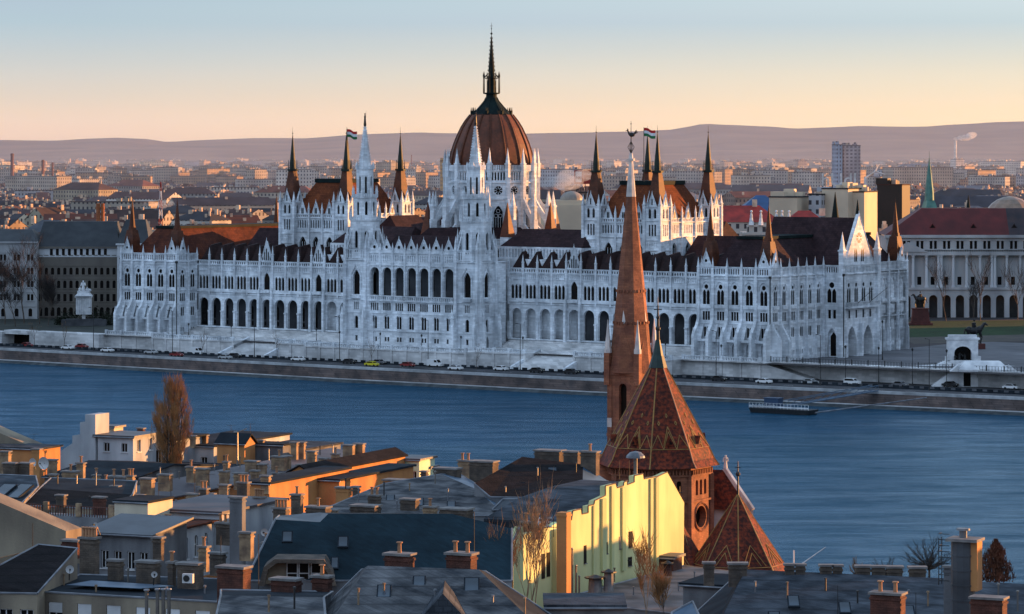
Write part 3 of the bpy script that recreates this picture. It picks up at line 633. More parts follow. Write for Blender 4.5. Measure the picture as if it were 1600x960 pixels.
    c=MB(); c.lathe(cx,cy,[(6.3,75.5),(6.35,75.8),(5.4,76.0),(4.8,76.8),(3.5,78.2),(2.3,79.6),(1.65,80.8),(1.6,81.7),(2.5,81.9),(2.5,82.2)],16)
    for i in range(8):
        a=PI/8+PI/4*i; x,y=cx+6.0*math.cos(a),cy+6.0*math.sin(a); c.box(x-.35,x+.35,y-.35,y+.35,75.6,76.8); 
        for k in (-.3,.3): c.frus(x+k,y,76.6,77.8,.22,.05,4)
        for (r0,z0),(r1,z1) in zip([(4.8,76.8),(3.5,78.2),(2.3,79.6)],[(3.5,78.2),(2.3,79.6),(1.65,80.8)]): c.tube((cx+r0*math.cos(a),cy+r0*math.sin(a),z0),(cx+r1*math.cos(a),cy+r1*math.sin(a),z1),.2,.2,4)
    c.build('dome_cap',COPPER,root)
    l=MB(); l.frus(cx,cy,82.2,84.6,1.25,1.2,8); l.frus(cx,cy,84.6,88.4,1.35,.85,8)
    for i in range(8):
        a=PI/8+PI/4*i; x,y=cx+2.5*math.cos(a),cy+2.5*math.sin(a); l.tube((x,y,82.2),(x,y,87),.16,.12,5); l.frus(x,y,87,88.6,.22,.02,4); l.tube((x,y,86.6),(cx+1*math.cos(a),cy+1*math.sin(a),88),.12,.1,4)
    l.frus(cx,cy,86.4,86.7,2.0,2.0,8); l.frus(cx,cy,88.4,99.2,1.0,.14,8)
    for i in range(4):
        for k in range(9):
            t=(k+.3)/9; a=PI/8+PI/2*i; rr=1.0*(1-t)+.14*t; l.frus(cx+(rr+.1)*math.cos(a),cy+(rr+.1)*math.sin(a),88.4+10.8*t,88.9+10.8*t,.16,.03,4)
    l.tube((cx,cy,99.2),(cx,cy,103.2),.1,.04,5); l.ball((cx,cy,99.9),.35,8,5); l.ball((cx,cy,101.4),.2,6,4); l.tube((cx-.5,cy,102.2),(cx+.5,cy,102.2),.06,.06,4)
    l.build('lantern',COPPER,root)
dome()
def infill():
    root=bpy.data.objects.new('inner_ranges',None); COL.objects.link(root); root.parent=PAR
    w=MB(); w.box(-95,95,25,75,TERR-1,31); w.box(-46,46,12,60,TERR-1,33.5); w.box(-118,118,60,75,TERR-1,31)
    for x0,x1 in ((17,46),(-46,-17)):
        f=Fr(x0,14,1,0,0,-1); L=x1-x0; n=26; panel(w,f,0,L,33.5,37,[((i+.5)*L/n,.6,34,36.4,'a') for i in range(n)],.4,None); w.box(x0,x1,14.5,50,33.5,36.9)
    w.build('inner_wall',STONE,root)
    r=MB()
    def gab(x0,x1,y0,y1,z0,z1,ax):
        if ax=='x': ym=(y0+y1)/2; h=[(x0,y0,z0),(x1,y0,z0),(x1,y1,z0),(x0,y1,z0)]; r.hexa(h,[(x0+3,ym-.1,z1),(x1-3,ym-.1,z1),(x1-3,ym+.1,z1),(x0+3,ym+.1,z1)])
        else: xm=(x0+x1)/2; h=[(x0,y0,z0),(x1,y0,z0),(x1,y1,z0),(x0,y1,z0)]; r.hexa(h,[(xm-.1,y0+3,z1),(xm+.1,y0+3,z1),(xm+.1,y1-3,z1),(xm-.1,y1-3,z1)])
    for sg in (-1,1):
        a,b=sorted((17*sg,46*sg)); gab(a,b,14.5,30,37,42,'x'); a,b=sorted((68*sg,96*sg)); gab(a,b,30,44,31,40.5,'x'); gab(a,b,60,75,31,39,'x')
        a,b=sorted((17*sg,68*sg)); gab(a,b,50,74,33.5,44,'x'); a,b=sorted((30*sg,46*sg)); gab(a,b,30,50,37,45,'y')
    r.build('inner_roof',ROOFD,root)
infill()

for x,y in ((118.25,-.95),(-94.6,-.9),(124.9,27.2),(-94.7,9.2),(94.7,9.2)):
    m=MB(); m.tube((x,y,TERR),(x,y,30.5),.17,.17,6); m.box(x-.3,x+.3,y-.3,y+.3,30.2,30.9); m.build('drain_pipe',BLACK,PAR)
# ---------- setting: ground, river, embankment, terraces ----------
ASPH=mat('asphalt',(.055,.055,.06),(.035,.035,.04),scale=.3,rough=.85)
PAVE=mat('square_paving',(.16,.16,.17),(.11,.11,.12),scale=.15,rough=.85,pat=('brick',3,3,.8))
TOWN=mat('town_ground',(.055,.045,.045),(.03,.026,.026),scale=.02,rough=.95)
QWALL=mat('red_quay_stone',(.17,.122,.105),(.085,.068,.065),scale=.35,rough=.9,bump=.5,bscale=2,pat=('brick',1.8,.55,.55))
QSLOPE=mat('grey_rubble_slope',(.062,.072,.076),(.034,.040,.044),scale=.4,rough=.95,bump=.4,bscale=2.5,lo=.4,hi=.6)
KERB=mat('light_kerb_stone',(.42,.42,.42),(.3,.3,.3),scale=.6)
GRASS=mat('winter_lawn',(.012,.042,.007),(.008,.026,.005),scale=.5,rough=.95,bump=.6,bscale=6)
def lsheet(mb,pts,z): mb.face([loc2w(x,y,z) for x,y in pts])
g=MB(); lsheet(g,[(-4000,-8),(4000,-8),(14000,20000),(-14000,20000)],TERR-.3); 
g.build('ground',TOWN,kind='structure')
E0=[(-1500,-10),(-700,-22),(-330,-29),(-138,-33),(-60,-36.5),(0,-39),(81,-39.8),(150,-37.5),(211,-34),(400,-26),(900,-12),(1600,0)]
def off(p,d): return (p[0],p[1]+d)
road=MB(); kerb=MB(); up=MB(); lo=MB()
for p,q in zip(E0,E0[1:]):
    road.face([loc2w(*p,ROAD),loc2w(*q,ROAD),loc2w(q[0],5,ROAD),loc2w(p[0],5,ROAD)])
    for d0,d1,z0,z1,m in ((-.5,.6,ROAD-.2,ROAD+.5,kerb),):
        m.hexa([loc2w(*off(p,d0),z0),loc2w(*off(q,d0),z0),loc2w(*off(q,d1),z0),loc2w(*off(p,d1),z0)],[loc2w(*off(p,d0),z1),loc2w(*off(q,d0),z1),loc2w(*off(q,d1),z1),loc2w(*off(p,d1),z1)])
    up.face([loc2w(*off(p,-.9),.9),loc2w(*off(q,-.9),.9),loc2w(*off(q,-.4),ROAD),loc2w(*off(p,-.4),ROAD)])
    kerb.face([loc2w(*off(p,-.9),.9),loc2w(*off(q,-.9),.9),loc2w(*off(q,-2.1),.8),loc2w(*off(p,-2.1),.8)]); kerb.face([loc2w(*off(p,-2.1),.8),loc2w(*off(q,-2.1),.8),loc2w(*off(q,-2.15),.45),loc2w(*off(p,-2.15),.45)])
    lo.face([loc2w(*off(p,-2.0),.75),loc2w(*off(q,-2.0),.75),loc2w(*off(q,-5.2),WATER-.6),loc2w(*off(p,-5.2),WATER-.6)])
road.build('road',ASPH,kind='structure'); 
kerb.build('quay_kerb',KERB,label='pale kerb running along the top of the quay wall',cat='kerb')
up.build('quay_wall',QWALL,label='reddish stone quay wall dropping from the road to the river',cat='quay wall')
lo.build('embankment_slope',QSLOPE,kind='structure')
# lane lines
MARK=mat('road_paint',(.7,.7,.68),rough=.7)
mk=MB()
for x in range(-420,420,9):
    if 1: 
        y=-27; mk.face([loc2w(x,y,ROAD+.006),loc2w(x+3,y,ROAD+.006),loc2w(x+3,y+.18,ROAD+.006),loc2w(x,y+.18,ROAD+.006)])
mk.build('road_markings',MARK,kind='structure')
# water
wm,nt_,bs,N,L=newmat('river_water')
bs.inputs['Base Color'].default_value=(.008,.05,.15,1); bs.inputs['Roughness'].default_value=.14; bs.inputs['Specular Tint'].default_value=(.30,.66,1,1); bs.inputs['Specular IOR Level'].default_value=.5; bs.inputs['IOR'].default_value=1.30
tc=N('ShaderNodeTexCoord'); mp=N('ShaderNodeMapping'); L(tc.outputs['Object'],mp.inputs[0]); mp.inputs['Rotation'].default_value=(0,0,R(-12)); mp.inputs['Scale'].default_value=(.06,.10,.3)
n1=N('ShaderNodeTexNoise'); n1.inputs['Scale'].default_value=1.0; n1.inputs['Detail'].default_value=8; n1.inputs['Roughness'].default_value=.72; L(mp.outputs[0],n1.inputs['Vector'])
mp2=N('ShaderNodeMapping'); L(tc.outputs['Object'],mp2.inputs[0]); mp2.inputs['Scale'].default_value=(.02,.028,.1)
n2=N('ShaderNodeTexNoise'); n2.inputs['Scale'].default_value=1.0; n2.inputs['Detail'].default_value=5; L(mp2.outputs[0],n2.inputs['Vector'])
ml=N('ShaderNodeMath'); ml.operation='MULTIPLY'; L(n1.outputs['Fac'],ml.inputs[0]); ml.inputs[1].default_value=1.0
bp=N('ShaderNodeBump'); bp.inputs['Strength'].default_value=1.0; bp.inputs['Distance'].default_value=.7; L(ml.outputs[0],bp.inputs['Height']); L(bp.outputs[0],bs.inputs['Normal'])
rp=N('ShaderNodeValToRGB'); rp.color_ramp.elements[0].color=(.008,.044,.080,1); rp.color_ramp.elements[1].color=(.013,.062,.11,1); rp.color_ramp.elements[0].position=.3; rp.color_ramp.elements[1].position=.7
L(n2.outputs['Fac'],rp.inputs[0]); df=N('ShaderNodeBsdfDiffuse'); L(rp.outputs[0],df.inputs['Color']); gs=N('ShaderNodeBsdfGlossy'); gs.inputs['Color'].default_value=(.56,.79,1,1); gs.inputs['Roughness'].default_value=.13; L(bp.outputs[0],gs.inputs['Normal']); L(bp.outputs[0],df.inputs['Normal'])
fr_=N('ShaderNodeFresnel'); fr_.inputs['IOR'].default_value=1.33; L(bp.outputs[0],fr_.inputs['Normal']); ms=N('ShaderNodeMixShader'); mp4=N('ShaderNodeMapping'); L(tc.outputs['Object'],mp4.inputs[0]); mp4.inputs['Scale'].default_value=(.035,.14,.1); mp4.inputs['Rotation'].default_value=(0,0,R(6)); n4=N('ShaderNodeTexNoise'); n4.inputs['Scale'].default_value=1; n4.inputs['Detail'].default_value=6; n4.inputs['Roughness'].default_value=.72; n4.inputs['Distortion'].default_value=.8; L(mp4.outputs[0],n4.inputs['Vector'])
mr4=N('ShaderNodeMapRange'); L(n4.outputs['Fac'],mr4.inputs[0]); mr4.inputs[1].default_value=.36; mr4.inputs[2].default_value=.64; mr4.inputs[3].default_value=.35; mr4.inputs[4].default_value=1.05
mf=N('ShaderNodeMath'); mf.operation='MULTIPLY'; mf.use_clamp=True; L(fr_.outputs[0],mf.inputs[0]); L(mr4.outputs[0],mf.inputs[1]); L(mf.outputs[0],ms.inputs[0]); L(df.outputs[0],ms.inputs[1]); L(gs.outputs[0],ms.inputs[2]); L(ms.outputs[0],nt_.nodes['Material Output'].inputs['Surface']); nt_.nodes.remove(bs)
wt=MB(); lsheet(wt,[(-3000,-430),(3000,-430),(3000,12),(-3000,12)],WATER); wt.build('river',wm,kind='structure')
# near bank and the hill rising towards the viewer
nb=MB(); 
def nearz(y): # local y -> ground height
    t=max(0,min(1,(-440-y)/330)); return 6+ t*t*38
ys=[-404,-440,-480,-520,-560,-600,-640,-680,-720,-760,-800,-1000]
for a,b in zip(ys,ys[1:]): nb.face([loc2w(-1500,a,nearz(a)),loc2w(1500,a,nearz(a)),loc2w(1500,b,nearz(b)),loc2w(-1500,b,nearz(b))])
nb.face([loc2w(-1500,-404,6),loc2w(1500,-404,6),loc2w(1500,-400,-3),loc2w(-1500,-400,-3)])
nb.build('hillside_ground',TOWN,kind='structure')
# terrace slabs and walls in front of the palace (local coordinates)
TW=[(-118,-6.6),(-95,-6.6),(-95,-12.5),(-63,-12.5)],
sq=MB()
def lbox(m,x0,x1,y0,y1,z0,z1,mi=0):
    m.hexa([loc2w(x0,y0,z0),loc2w(x1,y0,z0),loc2w(x1,y1,z0),loc2w(x0,y1,z0)],[loc2w(x0,y0,z1),loc2w(x1,y0,z1),loc2w(x1,y1,z1),loc2w(x0,y1,z1)],mi,True,True)
BAL=Matrix.Translation(PC)@Matrix.Rotation(ROT,4,'Z')
def terrace(name,label,segs,x0,x1,y0,ztop=TERR,bal=True):
    root=thing(name,label,'terrace wall',PC,ROT)
    m=MB(); m.box(x0,x1,y0,9,ROAD-.5,ztop); 
    n=max(1,int((x1-x0)/5.07))
    for i in range(n+1):
        x=x0+(x1-x0)*i/n; m.box(x-.35,x+.35,y0-.25,y0+.1,ROAD-.4,ztop-.05)
    m.box(x0,x1,y0-.3,y0+.4,ztop-.35,ztop+.03)
    m.build('retaining_wall',BLOCKS,root)
    if bal:
        b=MB()
        fr=Fr(x0,y0+.1,1,0,0,-1); parapet(b,fr,0,x1-x0,ztop+.05,ztop+.95,1,.25)
        for i in range(n+1):
            x=x0+(x1-x0)*i/n; b.box(x-.4,x+.4,y0-.2,y0+.5,ztop,ztop+1.35)
        b.build('balustrade',STONE,root)
    return root
terrace('terrace_wall','ashlar terrace wall below the left pavilion of the parliament',0,-118.5,-94,-6.6)
terrace('terrace_wall','ashlar terrace wall below the right pavilion of the parliament',0,94,118.5,-6.6)
terrace('terrace_wall','ashlar terrace wall left of the left flight of steps',0,-94,-62,-12.5)
terrace('terrace_wall','short ashlar terrace wall right of the left flight of steps',0,-45,-29,-12.5)
terrace('terrace_wall','projecting ashlar terrace wall below the middle of the parliament',0,-29,29,-18.6)
terrace('terrace_wall','short ashlar terrace wall left of the right flight of steps',0,29,45,-12.5)
terrace('terrace_wall','ashlar terrace wall right of the right flight of steps',0,62,94,-12.5)
for sx,nm in ((-53.5,'wide flight of stone steps left of the parliament middle'),(53.5,'wide flight of stone steps right of the parliament middle')):
    root=thing('stone_steps',nm,'steps',PC,ROT)
    m=MB(); n=22
    for i in range(n): 
        z=TERR-(TERR-ROAD)*(i+1)/n+.02; m.box(sx-8.5,sx+8.5,-4.5-(i+1)*.62,-4.5-i*.62,ROAD-.5,z+.17)
    m.box(sx-8.5,sx+8.5,-4.5,9.3,ROAD-.5,TERR)
    m.build('stairs',BLOCKS,root)
    for k in (-1,1):
        w=MB(); x=sx+k*8.9; w.extr([(x-.4,-4.5,ROAD-.5),(x-.4,-4.5,TERR+.9),(x-.4,-18.5,ROAD+.9),(x-.4,-18.5,ROAD-.5)],(.8,0,0)); w.build('flank_wall',STONE,root)
# loggia terrace steps in front of the wings
for sg in (-1,1):
    m=MB(); a,b=sorted((25*sg,95*sg)); 
    for i in range(5): m.box(a,b,1.5+i*1.5,9.3,TERR-.1,TERR+.45*(i+1))
    m.build('loggia_steps',BLOCKS,label='low stone steps along the '+('left' if sg<0 else 'right')+' arcade of the parliament',cat='steps',loc=PC,rotz=ROT)
# the square to the south and its retaining wall, the park to the north
sqm=MB(); lsheet(sqm,[(117,-2),(420,-2),(420,120),(117,120)],TERR-.28+.0); sqm.build('square',PAVE,kind='structure')
rw=thing('terrace_wall','long pale retaining wall below the square with iron railing','terrace wall',PC,ROT)
m=MB(); m.box(118.5,420,-2.2,2,ROAD-.5,TERR); m.extr([(118.5,-6.6,ROAD-.5),(118.5,-6.6,TERR),(134,-6.0,ROAD+.2),(134,-6.0,ROAD-.5)],(0,4.4,0)); m.build('retaining_wall',BLOCKS,rw)
b=MB()
for i in range(0,290): b.box(119+i*.9,119.08+i*.9,-1.9,-1.82,TERR,TERR+1.2)
for z in (.25,1.15): b.box(118.6,420,-1.9,-1.84,TERR+z,TERR+z+.06)
for i in range(0,60): b.box(119+i*5,119.2+i*5,-2,-1.8,TERR,TERR+1.5)
b.build('railing',BLACK,rw)
lw=thing('terrace_wall','pale retaining wall of the park with a dark underpass opening','terrace wall',PC,ROT)
m=MB(); m.box(-420,-158,-12,-6,ROAD-.5,TERR-.3); m.box(-148,-118.5,-10,-4,ROAD-.5,TERR); m.box(-158,-148,-11,-6,TERR-1,TERR+.2)
m.extr([(-182,-14.5,ROAD-.5),(-182,-14.5,TERR-1),(-160,-14.5,ROAD+.2),(-160,-14.5,ROAD-.5)],(0,3,0))
m.box(-420,-160,-12.3,-11.6,TERR-.3,TERR+.2); m.build('retaining_wall',BLOCKS,lw)
d=MB(); d.face([(-158,-6.5,ROAD),(-148,-6.5,ROAD),(-148,-6.5,TERR),(-158,-6.5,TERR)]); d.build('underpass_opening',GLASS,lw)  # dark sheet standing for the shade inside the underpass
pk=MB(); lsheet(pk,[(-420,-6),(-119,-6),(-119,120),(-420,120)],TERR-.28); pk.build('park_ground',mat('dark_park_ground',(.03,.035,.025),(.015,.018,.015),scale=.2),kind='structure')
ln=MB(); ln.face([(x,y,TERR-.27) for x,y in ((117,1016),(200,1052),(214,1128),(126,1113))]); ln.build('lawn',GRASS,kind='structure')
ln=MB(); ln.face([(x,y,TERR-.266) for x,y in ((119,984),(196,1016),(200,1052),(117,1016))]); ln.build('path',mat('path_gravel',(.075,.06,.045),(.04,.035,.03),scale=.3),kind='structure')
# ---------- hills, far city ----------
random.seed(11)
HILLM=mat('hazy_hill',(.10,.075,.06),(.035,.032,.032),scale=.0022,rough=1,spec=0,detail=8)
HILLN=mat('hazy_near_hill',(.11,.085,.07),(.035,.032,.032),scale=.005,rough=1,spec=0,detail=8)
def hills(name,prof,Yr,Yf,m,rough=10,nx=220,nyy=14):
    mb=MB(); mb.smooth=True
    def zz(px):
        for (a,ya),(b,yb) in zip(prof,prof[1:]):
            if a<=px<=b: t=(px-a)/(b-a); t=t*t*(3-2*t)*.5+t*.5; return zof(ya+(yb-ya)*t,Yr)
        return 60
    x0,x1=prof[0][0],prof[-1][0]; P={}
    for i in range(nx+1):
        px=x0+(x1-x0)*i/nx; X=(px-800)/F*Yr; h=zz(px)
        for j in range(nyy+1):
            t=j/nyy; Y=Yf+(Yr-Yf)*t; s=t**1.35
            n=noise.fractal(Vector((X*.0011,Y*.0011,3)),1,2,5)*rough*math.sin(PI*min(1,t*1.0))
            e=noise.fractal(Vector((X*.006,0,7)),1,2,4)*rough*.12 if j==nyy else 0
            P[i,j]=(X,Y,6+(h-6)*s+n+e)
    for i in range(nx):
        for j in range(nyy): mb.face([P[i,j],P[i+1,j],P[i+1,j+1],P[i,j+1]])
    return mb.build(name,m,kind='structure')
hills('hills',[(-900,215),(-300,222),(0,219),(80,220),(143,217),(180,215.5),(225,217),(262,222),(320,219),(400,216),(480,216),(570,210),(650,207.5),(715,208.5),(800,209),(870,208),(960,206.5),(1050,203),(1075,198),(1100,193.5),(1130,195),(1190,197.5),(1240,201),(1290,199.5),(1345,197),(1400,198.5),(1440,198),(1500,194.5),(1560,191),(1620,189.5),(1900,200),(2500,215)],14000,9500,HILLM,14)
hills('hills',[(-900,240),(0,236),(250,230),(420,234),(640,226),(900,232),(1200,226),(1450,222),(1600,224),(2500,235)],10500,8800,HILLN,9)
# haze-paled colours with distance
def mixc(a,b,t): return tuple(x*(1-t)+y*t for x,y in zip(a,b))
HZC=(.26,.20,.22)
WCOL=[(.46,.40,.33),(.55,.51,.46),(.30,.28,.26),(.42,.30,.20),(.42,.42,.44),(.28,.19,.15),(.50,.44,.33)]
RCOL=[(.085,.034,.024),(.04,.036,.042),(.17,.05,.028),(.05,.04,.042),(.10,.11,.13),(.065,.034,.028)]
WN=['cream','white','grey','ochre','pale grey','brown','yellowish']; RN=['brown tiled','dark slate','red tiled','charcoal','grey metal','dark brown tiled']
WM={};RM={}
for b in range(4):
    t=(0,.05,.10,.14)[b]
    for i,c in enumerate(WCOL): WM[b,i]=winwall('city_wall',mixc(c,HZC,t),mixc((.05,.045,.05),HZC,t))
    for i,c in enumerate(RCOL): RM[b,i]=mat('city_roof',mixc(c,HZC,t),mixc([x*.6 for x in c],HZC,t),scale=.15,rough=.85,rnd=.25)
CHM=mat('city_chimney_plaster',(.70,.52,.38),(.36,.25,.19),scale=.3)
def city_house(mb,x,y,w,d,h,rh,rot,rt,z0=7.5,chim=0,wi=0,ri=1,ci=2):
    M=Matrix.Translation((x,y,z0))@Matrix.Rotation(rot,4,'Z'); old=mb.M; mb.M=M
    a,b=w/2,d/2
    mb.box(-a,a,-b,b,0,h,wi)
    e=.4
    if rt=='flat':
        mb.box(-a-.2,a+.2,-b-.2,b+.2,h,h+.5,ri)
        for k in range(2+chim): 
            px,py=random.uniform(-a,a)*.7,random.uniform(-b,b)*.7; s=random.uniform(1,3); mb.box(px-s,px+s,py-s*.7,py+s*.7,h+.5,h+random.uniform(1.5,3.5),wi)
    else:
        k=.0 if rt=='gable' else min(b*.8,a*.8)
        B=[(-a-e,-b-e,h),(a+e,-b-e,h),(a+e,b+e,h),(-a-e,b+e,h)]
        mb.face([B[0],B[1],(a-k,0,h+rh),(-a+k,0,h+rh)],ri); mb.face([B[2],B[3],(-a+k,0,h+rh),(a-k,0,h+rh)],ri)
        for s in (-1,1): mb.face([(s*(a+(e if k else 0)),-b-(e if k else 0),h),(s*(a+(e if k else 0)),b+(e if k else 0),h),(s*(a-k),0,h+rh)],ri if k else wi)
    for c in range(chim):
        px,py=random.uniform(-a,a)*.85,random.uniform(-b,b)*.7; s=random.uniform(.4,.9); hh=h+(rh*(1-abs(py)/b) if rt!='flat' else 0)
        mb.box(px-s*1.3,px+s*1.3,py-s*.6,py+s*.6,hh-1,hh+random.uniform(1.2,2.8),ci)
    mb.M=old
placed=[]; cityn={}
def infront(X,Y):
    lx,ly=w2loc(X,Y); return ly>(88 if lx<118 else 130)
taken=[]
def try_city(Y0,Y1,wr,dr,hr,n,band,sep):
    out=[]; k=0; tries=0
    while k<n and tries<n*40:
        tries+=1
        Y=random.uniform(Y0**.5,Y1**.5)**2; X=random.uniform(-.163,.163)*Y; w=random.uniform(*wr); d=random.uniform(*dr)
        if not infront(X,Y): continue
        if (X>95 and Y<1230) or (X<-105 and Y<1190): continue
        if any(abs(X-a)<(w+c)*sep and abs(Y-b)<(d+e)*sep for a,b,c,e in taken): continue
        taken.append((X,Y,w,d)); k+=1; out.append((X,Y,w,d,random.uniform(*hr)))
    return out
TYPES={'gable':'gabled','hip':'hipped','flat':'flat'}
RESERVE=[(-125,1150,30,30),(210,1560,120,120),(170,1330,60,60),(90,1500,60,50),(185,1480,30,30),(155,1420,120,60)]
taken+=[(-226,1830,30,30)]
GRP={}
def add_city(lst,band,ranges):
    for (X,Y,w,d,h) in lst:
        wi=random.randrange(len(WCOL)); ri=random.choice([0,0,1,1,2,3,3,4,5]); rt=random.choice(['gable','gable','hip','hip','flat']) if h<26 else 'flat'
        if h>26: wi=random.choice([1,4,6,0])
        rot=random.choice([ROT,ROT,ROT+PI/2,-.2,.1,.35])+random.uniform(-.06,.06)
        mb=MB(); nearb=Y<1900
        city_house(mb,0,0,w,d,h,random.uniform(4,7),0,rt,0,random.randint(5,12) if nearb else random.randint(1,4))
        nm='city_house' if h<=26 else 'tower_block'
        lab='%s %s with %s roof beyond the parliament'%(WN[wi],'city house' if h<=26 else 'tower block',RN[ri]+' '+TYPES[rt] if rt!='flat' else RN[ri]+' flat')
        if band>=2: lab='distant hazy '+lab
        z0=7.3
        o=mb.build(nm,[WM[band,wi],RM[band,ri],CHM],None,lab,'house' if h<=26 else 'tower block',lab.replace('house','houses').replace('block','blocks'),None,(X,Y,z0),rot)
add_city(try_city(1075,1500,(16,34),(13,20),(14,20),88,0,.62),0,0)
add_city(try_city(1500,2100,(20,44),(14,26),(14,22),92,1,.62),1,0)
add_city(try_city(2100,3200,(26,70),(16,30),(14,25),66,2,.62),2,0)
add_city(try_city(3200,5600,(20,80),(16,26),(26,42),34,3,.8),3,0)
# the far-off mass of roofs, blocks and bare trees nobody could count
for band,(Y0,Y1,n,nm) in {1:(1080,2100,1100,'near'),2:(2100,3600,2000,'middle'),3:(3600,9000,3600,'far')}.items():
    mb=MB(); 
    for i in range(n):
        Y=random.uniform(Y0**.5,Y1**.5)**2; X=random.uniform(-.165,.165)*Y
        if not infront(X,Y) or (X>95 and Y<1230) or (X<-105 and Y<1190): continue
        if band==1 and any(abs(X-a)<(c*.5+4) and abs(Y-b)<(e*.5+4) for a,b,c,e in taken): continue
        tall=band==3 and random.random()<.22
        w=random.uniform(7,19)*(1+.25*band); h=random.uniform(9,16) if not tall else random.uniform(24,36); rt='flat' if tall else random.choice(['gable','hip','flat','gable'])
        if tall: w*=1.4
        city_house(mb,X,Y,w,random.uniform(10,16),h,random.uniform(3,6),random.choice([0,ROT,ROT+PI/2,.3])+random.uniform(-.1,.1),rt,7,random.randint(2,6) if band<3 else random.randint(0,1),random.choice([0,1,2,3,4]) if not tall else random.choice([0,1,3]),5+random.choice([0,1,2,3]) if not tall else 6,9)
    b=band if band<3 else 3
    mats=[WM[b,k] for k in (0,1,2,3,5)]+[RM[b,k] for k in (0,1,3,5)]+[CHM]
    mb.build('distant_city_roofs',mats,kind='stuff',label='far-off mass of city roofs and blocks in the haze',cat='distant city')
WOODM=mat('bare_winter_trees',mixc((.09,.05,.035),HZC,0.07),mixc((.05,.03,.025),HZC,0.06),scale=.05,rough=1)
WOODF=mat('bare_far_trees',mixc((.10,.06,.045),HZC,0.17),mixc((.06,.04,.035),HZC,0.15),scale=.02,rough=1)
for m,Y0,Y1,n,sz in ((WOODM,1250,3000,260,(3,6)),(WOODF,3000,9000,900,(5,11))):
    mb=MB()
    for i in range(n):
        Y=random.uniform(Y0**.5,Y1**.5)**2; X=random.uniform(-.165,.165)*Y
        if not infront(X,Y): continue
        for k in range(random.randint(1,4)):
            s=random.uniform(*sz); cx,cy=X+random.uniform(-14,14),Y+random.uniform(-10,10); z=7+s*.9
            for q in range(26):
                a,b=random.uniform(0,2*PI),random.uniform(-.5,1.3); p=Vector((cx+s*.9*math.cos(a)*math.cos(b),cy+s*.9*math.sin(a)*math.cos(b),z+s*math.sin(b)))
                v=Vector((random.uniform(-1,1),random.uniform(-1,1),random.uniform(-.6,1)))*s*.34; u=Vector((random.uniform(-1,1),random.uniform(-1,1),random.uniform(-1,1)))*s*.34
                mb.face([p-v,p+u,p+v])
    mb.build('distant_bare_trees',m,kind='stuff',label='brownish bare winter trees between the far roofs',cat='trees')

# ---------- single things in the city that can be told apart ----------
def box_thing(name,label,cat,px,pyt,Y,wpx,depth,wm_,rm_,rot=0,roof='flat',rh=5,z0=7,chim=2):
    c=at(px,pyt,Y); h=c.z-z0; mb=MB(); city_house(mb,0,0,wpx/F*Y,depth,h-(rh if roof!='flat' else .5),rh,0,roof,0,chim)
    return mb.build(name,[wm_,rm_,CHM],None,label,cat,None,None,(c.x,Y+depth/2,z0),rot)
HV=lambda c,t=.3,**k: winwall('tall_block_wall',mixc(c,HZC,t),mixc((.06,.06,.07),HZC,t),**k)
box_thing('tower_block','tall slab tower with pale blue end and many small windows','tower block',1327,227,3000,28,18,HV((.62,.58,.58),.6,px=4,pz=3.2,fx=.55),RM[3,1],.3)
box_thing('tower_block','blue grey narrow stair tower of the tall slab','tower block',1309,226,2992,9,12,HV((.36,.46,.58),.3),RM[3,1],.3)
box_thing('tower_block','small white sunlit block in the haze right of the tall slab','tower block',1497,249,5000,16,14,HV((.75,.7,.66)),RM[3,4],.5)
box_thing('tower_block','small cream block left of the tall slab','tower block',1251,251,5000,17,14,HV((.65,.52,.42)),RM[3,1],.5)
box_thing('tower_block','small cream block low in the haze behind the right spires','tower block',1135,253,5000,15,14,HV((.70,.55,.42)),RM[3,1],.5)
box_thing('tower_block','ochre sunlit tower block left of the dome','tower block',697,251,3000,9,12,HV((.75,.45,.18),.1),RM[3,1],.6)
box_thing('tower_block','black glass block in the right distance','office block',1208,261,4600,19,18,HV((.03,.03,.04),.15),RM[2,3],.2)
box_thing('barracks','long yellow barracks behind the left spires','barracks',631,265,5300,94,16,HV((.62,.40,.16),.1,px=5,pz=5,fx=.45),RM[2,0],.15,'hip',3)
box_thing('apartment_slab','long pale apartment slab under the hills at left','apartment slab',185,275,5200,150,24,HV((.55,.55,.58),.25,px=4,pz=3.3),RM[2,1],.02)
box_thing('apartment_slab','white slab above the roofs right of the long pale slab','apartment slab',275,277,5000,70,24,HV((.65,.65,.68),.2,px=4,pz=3.3),RM[2,1],.05)
box_thing('apartment_slab','tall pale slab under the hills with sunlit roof edge','apartment slab',318,252,7600,60,16,HV((.42,.42,.45),.4),RM[3,1],.1)
box_thing('apartment_slab','second tall pale slab under the hills','apartment slab',380,252,7700,56,16,HV((.42,.42,.46),.4),RM[3,1],.1)
box_thing('apartment_slab','grey slab block between the left green spires','apartment slab',510,272,5000,66,14,HV((.42,.44,.5),.3,px=4,pz=3.2),RM[2,1],.1)
box_thing('theatre_hall','wide low hall with shallow grey roof in the right distance','hall',1435,256,5400,78,40,HV((.36,.33,.33),.4),RM[2,4],.05,'hip',12,chim=0)
BLUER=mat('blue_metal_roof',(.03,.13,.34),(.02,.09,.25),scale=.2,rough=.5,pat=('seam',2.2,40,.6),spec=.4)
box_thing('blue_roofed_hall','hall with bright blue ribbed roof behind the right pavilion','hall',1192,306,1420,74,26,WM[0,4],BLUER,0,'hip',7,chim=0)
CREAM=mat('cream_render',(.70,.56,.40),(.58,.46,.34),scale=.08,rough=.85)
